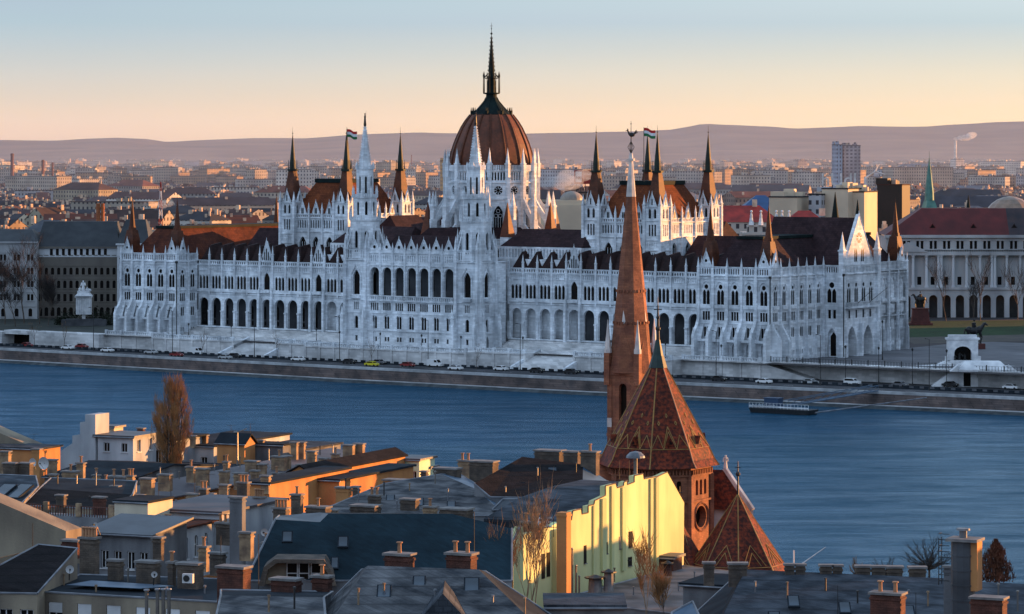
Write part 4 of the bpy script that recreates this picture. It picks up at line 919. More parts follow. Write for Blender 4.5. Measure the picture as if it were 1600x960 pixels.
for px,pyt,w,dd,lb in ((1236,307,46,16,'sloping cream block'),(1318,294,44,12,'tall cream block'),(1350,299,30,18,'stepped cream block'),(1284,303,20,14,'grey blue link block')):
    box_thing('modern_building',lb+' of the sunlit modern complex at right','building',px,pyt,1330,w,dd,CREAM if 'grey' not in lb else WM[0,4],RM[0,1],ROT+PI/2 if 'tall' in lb else -.4,'flat',chim=1)
box_thing('dark_building','dark brown glass block with sunlit end behind the cream complex','office block',1398,288,1420,42,9,mat('dark_brown_glass',(.03,.02,.018),(.02,.015,.012),scale=.1,rough=.3),RM[0,0],-.5,chim=2)
REDR=mat('bright_red_roof',(.36,.035,.025),(.2,.025,.02),scale=.3,rough=.7)
for px,py,w,lb in ((1160,322,120,'long dark red roof behind the right pavilion'),(1260,330,80,'bright red roof with small white gables right of the long red roof')):
    box_thing('red_roofed_house',lb,'house',px,py,1230,w,18,WM[0,1],REDR,.0,'hip',6)
# the orange brick chimney at left, the mast and the hazy stacks
def stack(px,pyt,pyb,Y,r,label,m,n=8,taper=.75):
    t=at(px,pyt,Y); z0=7; mb=MB(); mb.frus(0,0,z0,t.z,r,r*taper,12,None); mb.frus(0,0,t.z-2,t.z-1.2,r*.95,r*.95,12)
    mb.build('chimney_stack',m,None,label,'chimney stack',None,None,(t.x,Y,0),0)
BRK=mat('orange_brick',(.42,.15,.06),(.28,.09,.04),scale=.5,rough=.85,pat=('brick',.9,.3,.7))
for px,w in ((153.5,1),(160.5,.8)): stack(px,318,365,1190,1.0*w,('left' if px<157 else 'right')+' of a pair of round orange brick chimneys behind the park buildings',BRK)
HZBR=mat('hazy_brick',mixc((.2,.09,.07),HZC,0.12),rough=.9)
stack(19,240,270,3600,2.2,'thin hazy factory chimney at the far left under the hills',HZBR)
stack(67,250,275,3500,2.0,'short hazy factory chimney right of the thin one',HZBR)
stack(82,254,275,3500,1.2,'faint hazy factory chimney near the left hills',HZBR)
stack(1493,220,238,6500,3.0,'white power station chimney with a plume under the right hills',mat('white_chimney',(.7,.65,.62),rough=.8))
stack(788-145,242,262,5000,1.0,'faint grey mast left of the dome',HZBR)
SMK=bpy.data.materials.new('sunlit_smoke'); SMK.use_nodes=True; _n=SMK.node_tree; _n.nodes.remove(_n.nodes['Principled BSDF']); _v=_n.nodes.new('ShaderNodeVolumeScatter'); _v.inputs['Color'].default_value=(.97,.95,.93,1); _v.inputs['Density'].default_value=.10; _n.links.new(_v.outputs[0],_n.nodes['Material Output'].inputs['Volume'])
def smoke(px,py,Y,dx,dz,n,s0,s1,label):
    mb=MB(); p0=at(px,py,Y); mb.smooth=True
    for i in range(n):
        t=(i/n); s=s0+(s1-s0)*t; p=p0+Vector((dx*t+random.uniform(-.5,.5)*s*2,random.uniform(-1,1)*s,dz*t+random.uniform(-.5,.5)*s))
        mb.ball(p,s*random.uniform(.6,1.1),8,6,1.3,1,.8)
    o=mb.build('smoke_plume',SMK,None,label,'smoke'); o['kind']='stuff'
smoke(1495,218,6500,38,9,20,4,8,'thin sunlit plume drifting from the far chimney')
smoke(850,292,1300,12,4,26,1.6,4.2,'pale steam cloud drifting right of the dome')
smoke(228,318,1500,11,-1,16,1.0,2.2,'white steam puff above the roofs at left')
# teal church spire, right
SPG=mat('verdigris_copper',(.10,.24,.20),(.06,.15,.13),scale=.4,rough=.6)
t=thing('church_steeple','green copper steeple rising from the roofs at right','steeple',(at(1452,330,1330).x,1330,0),.3)
m=MB(); m.box(-2.6,2.6,-2.6,2.6,7,42); m.build('tower_shaft',RM[0,3],t)
m=MB(); m.frus(0,0,42,45,3.4,2.2,4); m.frus(0,0,45,48,1.9,1.8,8); m.frus(0,0,48,62,1.8,.12,8); m.tube((0,0,62),(0,0,64.5),.1,.05,5); m.build('spire',SPG,t)
for px,pyt,Y,lb in ((1305,300,1240,'slim dark spire left of the south gable ridge'),(1340,312,1230,'slim dark spire just right of the south gable'),(1513,305,1280,'small green turret spire above the museum roof')):
    c=at(px,pyt,Y); m=MB(); m.box(-1.3,1.3,-1.3,1.3,7,c.z-12); m.frus(0,0,c.z-12,c.z,1.7,.08,8); m.build('roof_spire',[COPPER],None,lb,'spire',None,None,(c.x,Y,0),.2)
# red hoarding with white letters on a roof
def text_obj(s,name,m,size,parent=None,loc=(0,0,0),rot=(PI/2,0,0),ext=.05,align='LEFT'):
    cu=bpy.data.curves.new(name,'FONT'); cu.body=s; cu.size=size; cu.extrude=ext; cu.align_x=align
    o=bpy.data.objects.new(name,cu); COL.objects.link(o); o.location=loc; o.rotation_euler=rot
    dg=bpy.context.evaluated_depsgraph_get(); me=bpy.data.meshes.new_from_object(o.evaluated_get(dg)); bpy.data.objects.remove(o)
    o=bpy.data.objects.new(name,me); COL.objects.link(o); me.materials.clear(); me.materials.append(m); o.location=loc; o.rotation_euler=rot
    if parent: o.parent=parent
    return o
RSG=mat('red_sign_paint',(.34,.04,.03),rough=.7); WSG=mat('white_sign_paint',(.75,.72,.7),rough=.7)
c=at(911,289,1500); t=thing('roof_sign','red hoarding with white letters on a far roof right of the dome','sign',(c.x,1500,0),.1)
m=MB(); m.box(-4,-.1,-.3,.3,50.2-.4,56.0); m.box(.1,4,-.3,.3,50.2-.4,56.0); m.build('sign_panel',RSG,t)
m=MB(); m.box(-3.5,-.6,-.4,-.32,50.6,55.4); m.build('sign_logo',WSG,t)
text_obj('NKI','lettering',RSG,1.7,t,(-3.3,-.5,52)); text_obj('SONGO','lettering',WSG,1.25,t,(.25,-.4,53.8)); text_obj('ONE','lettering',WSG,1.25,t,(1.4,-.4,51.8))
m=MB()
for k in (-3,-1,1,3): m.box(k-.15,k+.15,-.1,.1,20,50)
m.build('sign_legs',BLACK,t)
box_thing('city_house','brown block carrying the red hoarding','house',912,300,1502,50,20,WM[1,5],RM[1,3],.1)
# bronze domed roof right of the dome
c=at(893,300,1420); t=thing('domed_pavilion','cream domed building between the big dome and the right hall','building',(c.x,1420,0))
m=MB(); m.box(-16,16,-8,8,7,c.z-5.5); m.box(-9,9,-7,7,c.z-5.5,c.z-3.5); m.build('wall',CREAM,t)
m=MB(); m.smooth=True; m.lathe(0,0,[(5*math.cos(a*PI/16),c.z-3.5+3.8*math.sin(a*PI/16)) for a in range(9)],20); m.build('dome',mat('pale_zinc',(.30,.25,.20),(.2,.17,.15),scale=.3,rough=.5),t)
# glass dome far right
c=at(1578,310,1300); t=thing('glazed_dome','dark glazed dome with sunlit side at the far right above the museum','dome',(c.x,1300,0))
m=MB(); m.box(-13,13,-10,10,7,34); m.build('wall',WM[0,2],t); m=MB(); m.lathe(0,0,[(11.5*math.cos(a*PI/14),34+13*math.sin(a*PI/14)) for a in range(8)],14); m.build('dome_shell',mat('dome_zinc',(.3,.2,.14),(.2,.14,.1),scale=.4,rough=.35),t)
# white letters on a roof frame, right
c=at(1310,277,1700); t=thing('roof_letters','white free-standing letters on a roof at right','sign',(c.x,1700,0))
text_obj('hUdJ','lettering',WSG,9.5,t,(-9,0,c.z-4.5),ext=.2)
m=MB(); 
for k in range(5): m.box(-8+k*5-.2,-8+k*5+.2,.3,.6,20,c.z-4)
m.build('letter_frame',BLACK,t)
# crane
c=at(1352,268,1500); t=thing('lamp_crane','pale angular mast with a short arm above the right roofs','mast',(c.x,1500,0))
m=MB(); m.box(-.5,.5,-.5,.5,20,c.z-3); m.tube((0,0,c.z-3),(4.5,0,c.z),.4,.3,4); m.tube((4.5,0,c.z),(6,0,c.z+3),.3,.2,4); m.tube((4.5,0,c.z),(9,0,c.z-1.5),.3,.25,4); m.build('mast',WSG,t)
c=at(251,285,1800); t=thing('lattice_mast','red and white lattice mast above the left roofs','mast',(c.x,1800,0))
for k in range(8):
    m=MB(); z0=8+k*(65-8-17)/8; z1=8+(k+1)*(65-8-17)/8; r0=2.2*(1-k/9);r1=2.2*(1-(k+1)/9)
    for i in range(4):
        a=PI/4+PI/2*i; b=a+PI/2; m.tube((r0*math.cos(a),r0*math.sin(a),z0),(r1*math.cos(a),r1*math.sin(a),z1),.18,.18,4); m.tube((r0*math.cos(a),r0*math.sin(a),z0),(r1*math.cos(b),r1*math.sin(b),z1),.12,.12,4)
    m.build('mast_section',RSG if k%2 else WSG,t)

# winter haze lying over the far city and in front of the hills
hm=bpy.data.materials.new('winter_haze'); hm.use_nodes=True; hn=hm.node_tree; hn.nodes.remove(hn.nodes['Principled BSDF']); hv=hn.nodes.new('ShaderNodeVolumeScatter')
hv.inputs['Color'].default_value=(.54,.68,1.0,1); hv.inputs['Density'].default_value=.000075; hv.inputs['Anisotropy'].default_value=.1
hn.links.new(hv.outputs[0],hn.nodes['Material Output'].inputs['Volume'])
h=MB(); h.box(-4200,4200,2200,9300,4,150); h.build('haze',hm,kind='stuff',label='thin winter haze over the far city',cat='haze')
# ---------- neighbours of the parliament ----------
def palace(name,label,px0,px1,Y,pytop,rows,wall,roof,depth=22,roofh=6,hip=3,winm=GLASS,bay=3.4,pyroof=None,z0=TERR-.3,cat='apartment building'):
    """free-standing building facing the river; rows = [(z bottom, z top, width, kind, per bay)]"""
    a=at(px0,pytop,Y); b=at(px1,pytop,Y); Lw=b.x-a.x; zt=a.z
    t=thing(name,label,cat,(a.x,Y,0),0); wl=MB(); n=max(1,round(Lw/bay)); bw=Lw/n
    f=Fr(0,0,1,0,0,-1)
    zc=z0
    for (zb,ze,w,k,per) in rows:
        gl=MB(); panel(wl,f,0,Lw,zc,ze+.6,[(bw*(i+.5)+(j-(per-1)/2)*w*1.35,w,zb,ze,k) for i in range(n) for j in range(per)],.35,gl); zc=ze+.6
        for i in range(n):
            g=MB(); g.f=[]; 
            for fi,fc in enumerate(gl.f):
                if fi//per==i: g.face([gl.v[v] for v in fc])
            g.build('window',winm,t)
        for i in range(n): wl.fbox(f,bw*(i+.5)-w*per*.75,bw*(i+.5)+w*per*.75,0,.25,zb-.3,zb-.1)
        wl.fbox(f,0,Lw,0,.18,ze+.55,ze+.75)
    panel(wl,f,0,Lw,zc,zt,[],0)
    wl.face([(0,0,z0),(0,depth,z0),(0,depth,zt),(0,0,zt)]); wl.face([(Lw,0,z0),(Lw,depth,z0),(Lw,depth,zt),(Lw,0,zt)]); wl.face([(0,depth,z0),(Lw,depth,z0),(Lw,depth,zt),(0,depth,zt)])
    wl.fbox(f,-.4,Lw+.4,-.5,.7,zt-.5,zt+.1); wl.build('wall',wall,t)
    r=MB(); r.hexa([(-.4,-.5,zt+.1),(Lw+.4,-.5,zt+.1),(Lw+.4,depth,zt+.1),(-.4,depth,zt+.1)],[(hip,depth*.42,zt+roofh),(Lw-hip,depth*.42,zt+roofh),(Lw-hip,depth*.58,zt+roofh),(hip,depth*.58,zt+roofh)]); r.build('roof',roof,t)
    return t,Lw,zt
GREYW=mat('grey_render',(.42,.42,.42),(.27,.27,.28),scale=.12,streak=.3)
BRNW=mat('brown_grey_render',(.17,.15,.125),(.11,.095,.085),scale=.12,streak=.3)
PALEB=mat('pale_render',(.6,.62,.64),(.45,.46,.48),scale=.12,streak=.3)
DKRF=mat('dark_blue_slate',(.05,.055,.06),(.03,.034,.04),scale=.3,rough=.6,pat=('seam',1.2,30,.7))
fl=lambda *z: [(a,a+1.9,1.1,'r',1) for a in z]
palace('apartment_building','grey apartment building at the left edge behind bare trees',-70,58,1130,378,[(8.5,11.3,1.3,'a',1)]+[(a,a+2.1,.9,'r',2) for a in (14,18.5,23,27.5)],GREYW,DKRF,roofh=4,bay=5)
t,Lw,zt=palace('apartment_building','brown office building with a top row of light framed windows behind the white statue',58,183,1134,386,[(8.5,11.5,1.3,'a',1),(13.5,16,1.1,'r',1),(18,20.6,1.1,'a',1),(22.6,25,1.1,'a',1),(29.4,31.2,1.0,'r',1)],BRNW,DKRF,roofh=8.5,hip=1,bay=2.1)
m=MB(); f=Fr(0,0,1,0,0,-1); m.fbox(f,0,Lw,.02,.08,28.6,32.2)
m.build('pale_frieze',PALEB,t)
for i in range(10):
    g=MB(); x=Lw*(.16+.075*i); g.fbox(f,x,x+1.0,.085,.1,29.3,31.4); g.build('window',GLASS,t)
palace('apartment_building','pale blue apartment house squeezed against the left end of the parliament',183,232,1128,381,[(8.5,11.3,1.2,'a',1)]+[(a,a+2.0,.9,'r',2) for a in (14,18,22,26.5)],PALEB,DKRF,roofh=8,bay=4.2,hip=2)
palace('apartment_building','pale end wing of the brown office building rising above its roof',196,222,1150,366,[(30,32,1.0,'r',1)],PALEB,DKRF,roofh=3)
# museum on the square, right
MUSW=mat('museum_stone',(.46,.46,.46),(.30,.30,.31),scale=.15,streak=.4)
MRED=mat('museum_red_tin_roof',(.15,.022,.02),(.10,.016,.015),scale=.25,rough=.6,pat=('seam',1.4,40,.75))
MBLK=mat('museum_dark_slate',(.055,.035,.035),(.03,.025,.03),scale=.3,rough=.7)
mu=thing('museum_palace','grey columned museum palace with arcade and red tin roof across the square','museum',(at(1385,300,1140).x,1140,0),0)
f=Fr(0,0,1,0,0,-1); Lw=78; wl=MB(); n=17; bw=Lw/n
back=MB(); panel(wl,f,0,Lw,TERR-.4,16.8,[(bw*(i+.5),2.9,TERR-.3,15.4,'a') for i in range(n)],1.2,None)
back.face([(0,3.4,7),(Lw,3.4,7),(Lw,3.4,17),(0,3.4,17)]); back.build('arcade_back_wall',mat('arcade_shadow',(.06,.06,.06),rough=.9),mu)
gl=MB(); panel(wl,f,0,Lw,16.8,18,[],0)
for i in range(n):
    g=MB(); ff=Fr(0,1.6,1,0,0,-1)
    panel(wl,ff,bw*i,bw*(i+1),18,25.2,[(bw*(i+.5),1.4,18.8,21.6,'r')],.4,g); panel(wl,ff,bw*i,bw*(i+1),25.2,29,[],0); g.build('gallery_window',GLASS,mu)
    g=MB(); panel(wl,f,bw*i,bw*(i+1),30.2,35,[(bw*(i+.5)-.75,.95,31.2,33.9,'r'),(bw*(i+.5)+.75,.95,31.2,33.9,'r')],.4,g); g.build('upper_window',GLASS,mu)
    wl.fbox(f,bw*(i+.5)-1.6,bw*(i+.5)+1.6,0,.3,34.0,34.35); wl.fbox(f,bw*(i+.5)-1.6,bw*(i+.5)+1.6,0,.3,30.8,31.1)
wl.fbox(f,0,Lw,-1.6,.5,29,30.2); wl.fbox(f,0,Lw,-1.6,.4,17.2,18); wl.fbox(f,-.6,Lw+.6,-1,.9,35,36); parapet(wl,f,0,Lw,29.9,30.9,1,.2)
wl.face([(0,0,7),(0,25,7),(0,25,35.5),(0,0,35.5)]); wl.build('wall',MUSW,mu)
for i in range(n+1):
    for j in ((0,) if i%4 else (-.5,.5)):
        c=MB(); x,y=bw*i+j,-.1; c.frus(x,y+.4,18,18.7,.75,.7,8); c.frus(x,y+.4,18.7,28.2,.52,.44,10); c.frus(x,y+.4,28.2,29,.5,.85,8); c.build('column',PALEB,mu)
for x0 in (2,62):
    p=MB(); p.extr([(x0-1,-.8,30.2),(x0+12,-.8,30.2),(x0+5.5,-.8,33.6)],(0,2,0)); p.build('pediment',MUSW,mu)
r=MB(); r.hexa([(-.5,-.8,36),(42,-.8,36),(42,24,36),(-.5,24,36)],[(13,8,45),(42,8,45),(42,14,45),(13,14,45)]); r.build('red_roof',MRED,mu)
r=MB(); r.hexa([(42,-.8,36),(Lw,-.8,36),(Lw,24,36),(42,24,36)],[(42,8,45),(Lw-8,8,45),(Lw-8,14,45),(42,14,45)]); r.build('dark_roof',MBLK,mu)
for i in range(5):
    d=MB(); x=16+i*14; d.extr([(x-1.3,1.5,38.2),(x+1.3,1.5,38.2),(x,1.5,40)],(0,4,0)); d.build('roof_dormer',MBLK if i>1 else MRED,mu)
    d=MB(); d.face([(x-.9,1.48,38.3),(x+.9,1.48,38.3),(x,1.48,39.6)]); d.build('dormer_window',GLASS,mu)
for k in (1174,1189,1213,1222,1233):          # pale figures on a roof attic behind the right pavilion
    c=at(k,345,1180); m=MB(); m.frus(0,0,0,1.2,1,.9,6); m.frus(0,0,1.2,3.2,.75,.45,7); m.frus(0,0,3.2,4.4,.55,.3,7); m.ball((0,0,4.9),.45)
    m.build('roof_statue',STONE,None,'pale figure standing on a roof attic behind the right pavilion','statue','pale figures on the roof attic',None,(c.x,1180,38.4),0)
mb=MB(); mb.box(-9,9,0,16,7,35); mb.box(-9.5,9.5,-.5,16.5,35,35.8); mb.box(-8,8,0,4,35.8,38.4); mb.build('attic_building',[WM[0,1]],None,'low pale attic building carrying the stone figures','building',None,None,(at(1203,300,1180).x,1180,0),0)
# ---------- monuments ----------
MARB=mat('white_marble',(.80,.80,.80),(.55,.56,.58),scale=.4,rough=.8,bump=.3)
def figure(m,x,y,z,h,lean=0):
    m.frus(x,y,z,z+h*.5,h*.17,h*.11,8); m.frus(x+lean*.3,y,z+h*.5,z+h*.82,h*.13,h*.15,8); m.ball((x+lean*.5,y,z+h*.92),h*.085,8,6)
    m.tube((x+lean*.4-h*.14,y,z+h*.8),(x+lean-h*.2,y-h*.1,z+h*.5),h*.05,h*.04,6); m.tube((x+lean*.4+h*.14,y,z+h*.8),(x+lean+h*.2,y-h*.12,z+h*.55),h*.05,h*.04,6)
c=at(131,509,1086); t=thing('monument','tall white marble monument with seated figures on a pedestal in the left park','monument',(c.x,1086,TERR-.3),0); t.scale=(.66,.66,.62)
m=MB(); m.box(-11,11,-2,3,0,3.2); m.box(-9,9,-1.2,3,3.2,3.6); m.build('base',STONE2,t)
m=MB(); m.frus(0,0,3,6,1.0,1.2,4); m.box(-3.6,3.6,-2.4,2.4,6.0,15.0)
for k in range(7): m.frus(-3.2+k*1.07,-2.45,6.2,14.8,.36,.36,6)
m.box(-4.1,4.1,-2.9,2.9,15,15.8); m.frus(0,0,15.8,17.2,5.6,4.0,4); m.build('pedestal',MARB,t)
m=MB(); figure(m,-.3,0,18.2,5.6); figure(m,-2.0,-.8,17,3.6,.4); figure(m,1.9,-.8,17,3.4,-.3); m.box(-3.0,3.0,-1.8,1.8,16.8,18.4); m.ball((2.4,-.3,18.7),.9,8,5,1.6); m.build('figure_group',MARB,t)
c=at(1506,572,884); t=thing('monument','white stone monument with a dark arched niche and broad steps on the right square','monument',(c.x,885,TERR-.25),-.02); t.scale=(.72,.72,.55)
m=MB()
for k in range(5): m.box(-8.6+k*.9,8.6-k*.9,-2.2+k*.35,9,k*.5,k*.5+.5)
m.face([(-19,-3,.02),(19,-3,.02),(9,6,.05),(-9,6,.05)]); m.build('steps',MARB,t)
m=MB(); f=Fr(-5.6,1.0,1,0,0,-1); panel(m,f,0,11.2,2.4,12.4,[(5.6,6.4,2.5,9.2,'a')],3.4); m.box(-5.6,-5.55,1,5.2,2.4,12.4); m.box(5.55,5.6,1,5.2,2.4,12.4); m.box(-6.2,6.2,.7,5.4,12.4,13.2); m.box(-5.2,5.2,1.2,5,13.2,14.6); m.box(-6.6,-5.4,.6,2,2.4,4.4); m.box(5.4,6.6,.6,2,2.4,4.4)
m.build('arch',MARB,t); m=MB(); m.face([(-5.5,4.3,2.4),(5.5,4.3,2.4),(5.5,4.3,12),(-5.5,4.3,12)]); m.build('niche_back',GLASS,t)
m=MB(); figure(m,-1.2,2.6,2.5,3.6,.5); figure(m,.9,2.8,2.5,3.0,-.4); figure(m,-3.0,.8,2.4,2.6,.3); m.build('figure_group',BLACK,t)
c=at(1532,601,868); t=thing('portal_building','pale sloping stone portal with dark doors built into the quay wall','portal',(c.x,864,ROAD),ROT+.62)
m=MB(); f=Fr(-6.6,-3.0,1,0,0,-1); g=MB(); panel(m,f,0,13.2,0,4.4,[(2.2,1.9,.1,3.6,'r'),(5.2,1.0,2.4,3.5,'r'),(7.4,1.0,2.4,3.5,'r'),(10.6,1.9,.1,3.6,'r')],.6,g)
m.extr([(-6.6,-3,0),(-13.4,-2.6,0),(-6.6,-2.6,5.6)],(0,3,0)); m.extr([(6.6,-3,0),(13.4,-2.6,0),(6.6,-2.6,5.6)],(0,3,0)); m.hexa([(-6.6,-3,4.4),(6.6,-3,4.4),(6.6,3,4.4),(-6.6,3,4.4)],[(-4.6,-1,6.4),(4.6,-1,6.4),(4.6,3,6.4),(-4.6,3,6.4)])
m.build('portal_wall',MARB,t); split_build(g,'portal_door',GLASS,t,.1)
RGR=mat('red_granite',(.10,.03,.025),(.07,.02,.02),scale=.8,rough=.6)
def horse(m,s=1.0):
    P=lambda x,y,z:(x*s,y*s,z*s)
    m.ball(P(0,0,2.1),.62*s,10,7,1.75,.9,1); m.ball(P(.85,0,2.25),.55*s,9,6,1,.85,1.1); m.ball(P(-.85,0,2.2),.56*s,9,6,1,.9,1.05)
    m.tube(P(1.1,0,2.4),P(1.75,0,3.35),.36*s,.22*s,8); m.tube(P(1.68,0,3.35),P(2.25,0,2.95),.2*s,.12*s,7)
    for x,y,k in ((.95,.28,.15),(.95,-.28,.5),(-.95,.28,-.1),(-.95,-.28,.2)):
        m.tube(P(x,y,1.9),P(x+k*.6,y,1.05),.2*s,.12*s,7); m.tube(P(x+k*.6,y,1.05),P(x+k*.2,y,0.05),.11*s,.08*s,7); m.tube(P(x+k*.2,y,.12),P(x+k*.2+.1,y,0),.11*s,.13*s,6)
    m.tube(P(-1.4,0,2.4),P(-1.75,0,1.2),.12*s,.08*s,6)
    m.tube(P(0,0,2.5),P(-.05,0,3.4),.33*s,.36*s,8); m.ball(P(0,0,3.85),.2*s,8,6); 
    for y in (-.4,.4): m.tube(P(.05,y*.6,2.6),P(.35,y*1.35,1.9),.17*s,.13*s,6); m.tube(P(.35,y*1.35,1.9),P(.2,y*1.4,1.25),.12*s,.09*s,6); m.tube(P(-.05,y*.8,3.3),P(.3,y*1.1,2.8),.11*s,.08*s,6)
c=at(1438,508,1090); t=thing('equestrian_statue','dark rider on horseback on a red granite pedestal beside the lawn','statue',(c.x,1090,TERR-.3),0); t.scale=(.6,.6,.62)
m=MB(); m.box(-6.4,6.4,-4,4,0,1.2); m.box(-5.2,5.2,-3,3,1.2,2.2); m.hexa([(-4.8,-2.6,2.2),(4.8,-2.6,2.2),(4.8,2.6,2.2),(-4.8,2.6,2.2)],[(-4.3,-2.2,8.4),(4.3,-2.2,8.4),(4.3,2.2,8.4),(-4.3,2.2,8.4)]); m.box(-4.7,4.7,-2.5,2.5,8.4,9); m.build('pedestal',RGR,t)
m=MB(); m.M=Matrix.Translation((0,0,9))@Matrix.Rotation(PI,4,'Z'); horse(m,2.2); m.build('horse_and_rider',BLACK,t)
c=at(1522,523,960); t=thing('equestrian_statue','dark second equestrian statue in front of the lawn at right','statue',(c.x,960,TERR-.3),0)
m=MB(); m.box(-3,3,-2,2,0,1.6); m.build('pedestal',RGR,t); m=MB(); m.M=Matrix.Translation((0,0,1.6)); horse(m,1.75); m.build('horse_and_rider',BLACK,t)
# blocks beyond the right edge of the frame: added to keep the low sun off the square and south front
def shade_block(x,y,w,d,h,rot,label,z0=7):
    mb=MB(); city_house(mb,0,0,w,d,h,5,0,'hip',0,3); mb.build('city_house',[WM[0,2],RM[0,1],CHM],None,label,'house',None,None,(x,y,z0),rot)
shade_block(262,1060,150,30,30,ROT+PI/2,'long grey block out of view east of the square, added to cast shade')
shade_block(322,955,290,30,45,ROT+PI/2,'long grey block out of view south east of the square, added to cast shade')
# ---------- brick church ----------
CBR=mat('church_brick',(.32,.13,.07),(.19,.075,.048),scale=.8,rough=.85,bump=.4,bscale=6,pat=('brick',.5,.22,.62))
CST=mat('church_white_stone',(.66,.62,.58),(.45,.43,.42),scale=1,rough=.8)
CTL=mat('glazed_red_roof_tiles',(.21,.036,.013),(.06,.014,.009),scale=2.2,rough=.6,bump=.4,bscale=10,pat=('brick',.5,.4,.6),spec=.15,lo=.4,hi=.6)
CGD=mat('golden_roof_tiles',(.34,.19,.045),(.24,.13,.04),scale=2,rough=.45)
CGR=mat('green_copper_cap',(.022,.05,.045),(.016,.03,.028),scale=1.5,rough=.5)
def church():
    t=thing('brick_church','tall brick church with a slender spire and patterned red tiled roofs on the near bank','church',(at(1028,725,418).x,418,0),0)
    sx,sy=at(986,400,441).x-t.location.x,23.0
    M=Matrix.Translation((sx,sy,0))@Matrix.Rotation(ROT+.08,4,'Z')
    m=MB(M); g=MB(M); h=2.25; orn=MB(M)
    for fr in (Fr(-h,-h,1,0,0,-1),Fr(h,-h,0,1,1,0),Fr(-h,h,1,0,0,1),Fr(-h,-h,0,1,-1,0)):
        panel(m,fr,0,2*h,5,28,[],0)
        panel(m,fr,0,2*h,28,35.6,[(h-.0,1.15,28.8,34.2,'a')],.6,g)
        m.fbox(fr,-.12,2*h+.12,-.1,.15,35.3,35.9); m.fbox(fr,-.12,2*h+.12,-.1,.15,27.2,27.6)
        for s in (.3,2*h-.3): orn.fbox(fr,s-.32,s+.32,0,.13,28.4,29.6); m.fbox(fr,s-.32,s+.32,0,.1,24,35.4)
        # gable with round clock face
        m.extr([fr.pt(.25,35.9,.05),fr.pt(2*h-.25,35.9,.05),fr.pt(h,42.2,.05)],Vector(fr.pt(0,0,-1.6))-Vector(fr.pt(0,0,0)))
        c=[fr.pt(h+.68*math.cos(2*PI*i/16),37.2+.68*math.sin(2*PI*i/16),.12) for i in range(16)]
        orn.extr(c,Vector(fr.pt(0,0,.06))-Vector(fr.pt(0,0,0)))
        g.face([fr.pt(h-.1,38.9,.06),fr.pt(h+.1,38.9,.06),fr.pt(h+.1,40.2,.06),fr.pt(h-.1,40.2,.06)])
        x,y,_=fr.pt(h,0,-.35); orn.frus(x,y,40.9,42.4,.32,.42,6); orn.frus(x,y,42.4,44.8,.42,.04,6)
    for i in (-1,1):
        for j in (-1,1): m.box(i*h-.4,i*h+.4,j*h-.4,j*h+.4,34,38.2); orn.frus(i*h,j*h,38.2,38.8,.5,.5,6); orn.frus(i*h,j*h,38.8,42.6,.42,.04,6)
    m.build('tower_shaft',CBR,t); g.build('tower_window',GLASS,t); orn.build('stone_trim',CST,t)
    s=MB(M); s.frus(0,0,35.6,58.9,3.0,.62,8,PI/8+.30); s.build('brick_spire',CBR,t)
    b=MB(M)
    for z in (46.2,42.0):
        r=3.0-(z-35.6)/23.3*2.38
        for k in range(24): a=2*PI*k/24; b.box(r*math.cos(a)*.97-.12,r*math.cos(a)*.97+.12,r*math.sin(a)*.97-.12,r*math.sin(a)*.97+.12,z,z+.35)
    b.build('brick_band',CBR,t)
    w=MB(M); w.frus(0,0,58.85,63.6,.66,.26,8,PI/8+.30); w.frus(0,0,63.6,63.9,.5,.55,8); w.frus(0,0,63.9,64.6,.3,.2,8); w.build('stone_cap',CST,t)
    k=MB(M); k.tube((0,0,64.4),(0,0,68.9),.10,.03,6); 
    for i in range(4): a=PI/2*i; k.tube((0,0,64.6),(.5*math.cos(a),.5*math.sin(a),65.4),.05,.03,4); k.tube((.5*math.cos(a),.5*math.sin(a),65.4),(0,0,66.2),.04,.03,4)
    k.ball((0,0,66.0),.16,6,5); k.ball((0,0,68.5),.1,6,4); k.build('finial',BLACK,t)
    Mi=Matrix.Translation((sx,sy,66.3))
    c=MB(Mi); c.ball((.1,0,.75),.34,9,6,1.25,.5,.85); c.tube((-.22,0,.8),(-.42,0,1.25),.17,.1,6); c.ball((-.45,0,1.32),.13,7,5); c.tube((-.52,0,1.3),(-.75,0,1.26),.05,.01,4)
    c.tube((0,0,0),(.05,0,.6),.05,.05,4); c.extr([(-.52,-.02,1.42),(-.36,-.02,1.42),(-.34,-.02,1.58),(-.44,-.02,1.5),(-.52,-.02,1.6)],(0,.04,0))
    for a in (.3,.7,1.1): c.tube((.4,0,.85),(.55+.35*math.cos(a),0,.9+.55*math.sin(a)),.1,.05,5)
    c.build('weathercock',BLACK,t)
    # eight-sided roof tower
    N=8; rot=R(-55)
    def vert(r,z,i): a=rot+2*PI*i/N; return Vector((r*math.cos(a),r*math.sin(a),z))
    d=MB(); dg=MB()
    for i in range(N):
        p=vert(6.7,0,i); q=vert(6.7,0,i+1); L=(q-p).length; dd=(q-p)/L; fr=Fr(p.x,p.y,dd.x,dd.y,dd.y,-dd.x)
        panel(d,fr,0,L,5,21.5,[(L/2,2.7,18.0,20.7,'o')],.9,dg); panel(d,fr,0,L,21.5,25.8,[(L/2+k*1.05,.62,22.1,24.0,'a') for k in (-1,0,1)],.45,dg)
        for z in (21.3,24.5): d.fbox(fr,-.05,L+.05,0,.22,z,z+.25)
        for k in range(12): d.fbox(fr,L*(k+.3)/12,L*(k+.7)/12,0,.3,24.75,25.3)
        c0=[(L/2+1.75*math.cos(2*PI*k/16),19.35+1.75*math.sin(2*PI*k/16)) for k in range(17)]
        for a,b in zip(c0,c0[1:]): d.tube(fr.pt(a[0],a[1],.05),fr.pt(b[0],b[1],.05),.16,.16,4)
        d.fbox(fr,-.35,.35,-.2,.3,5,24.6)
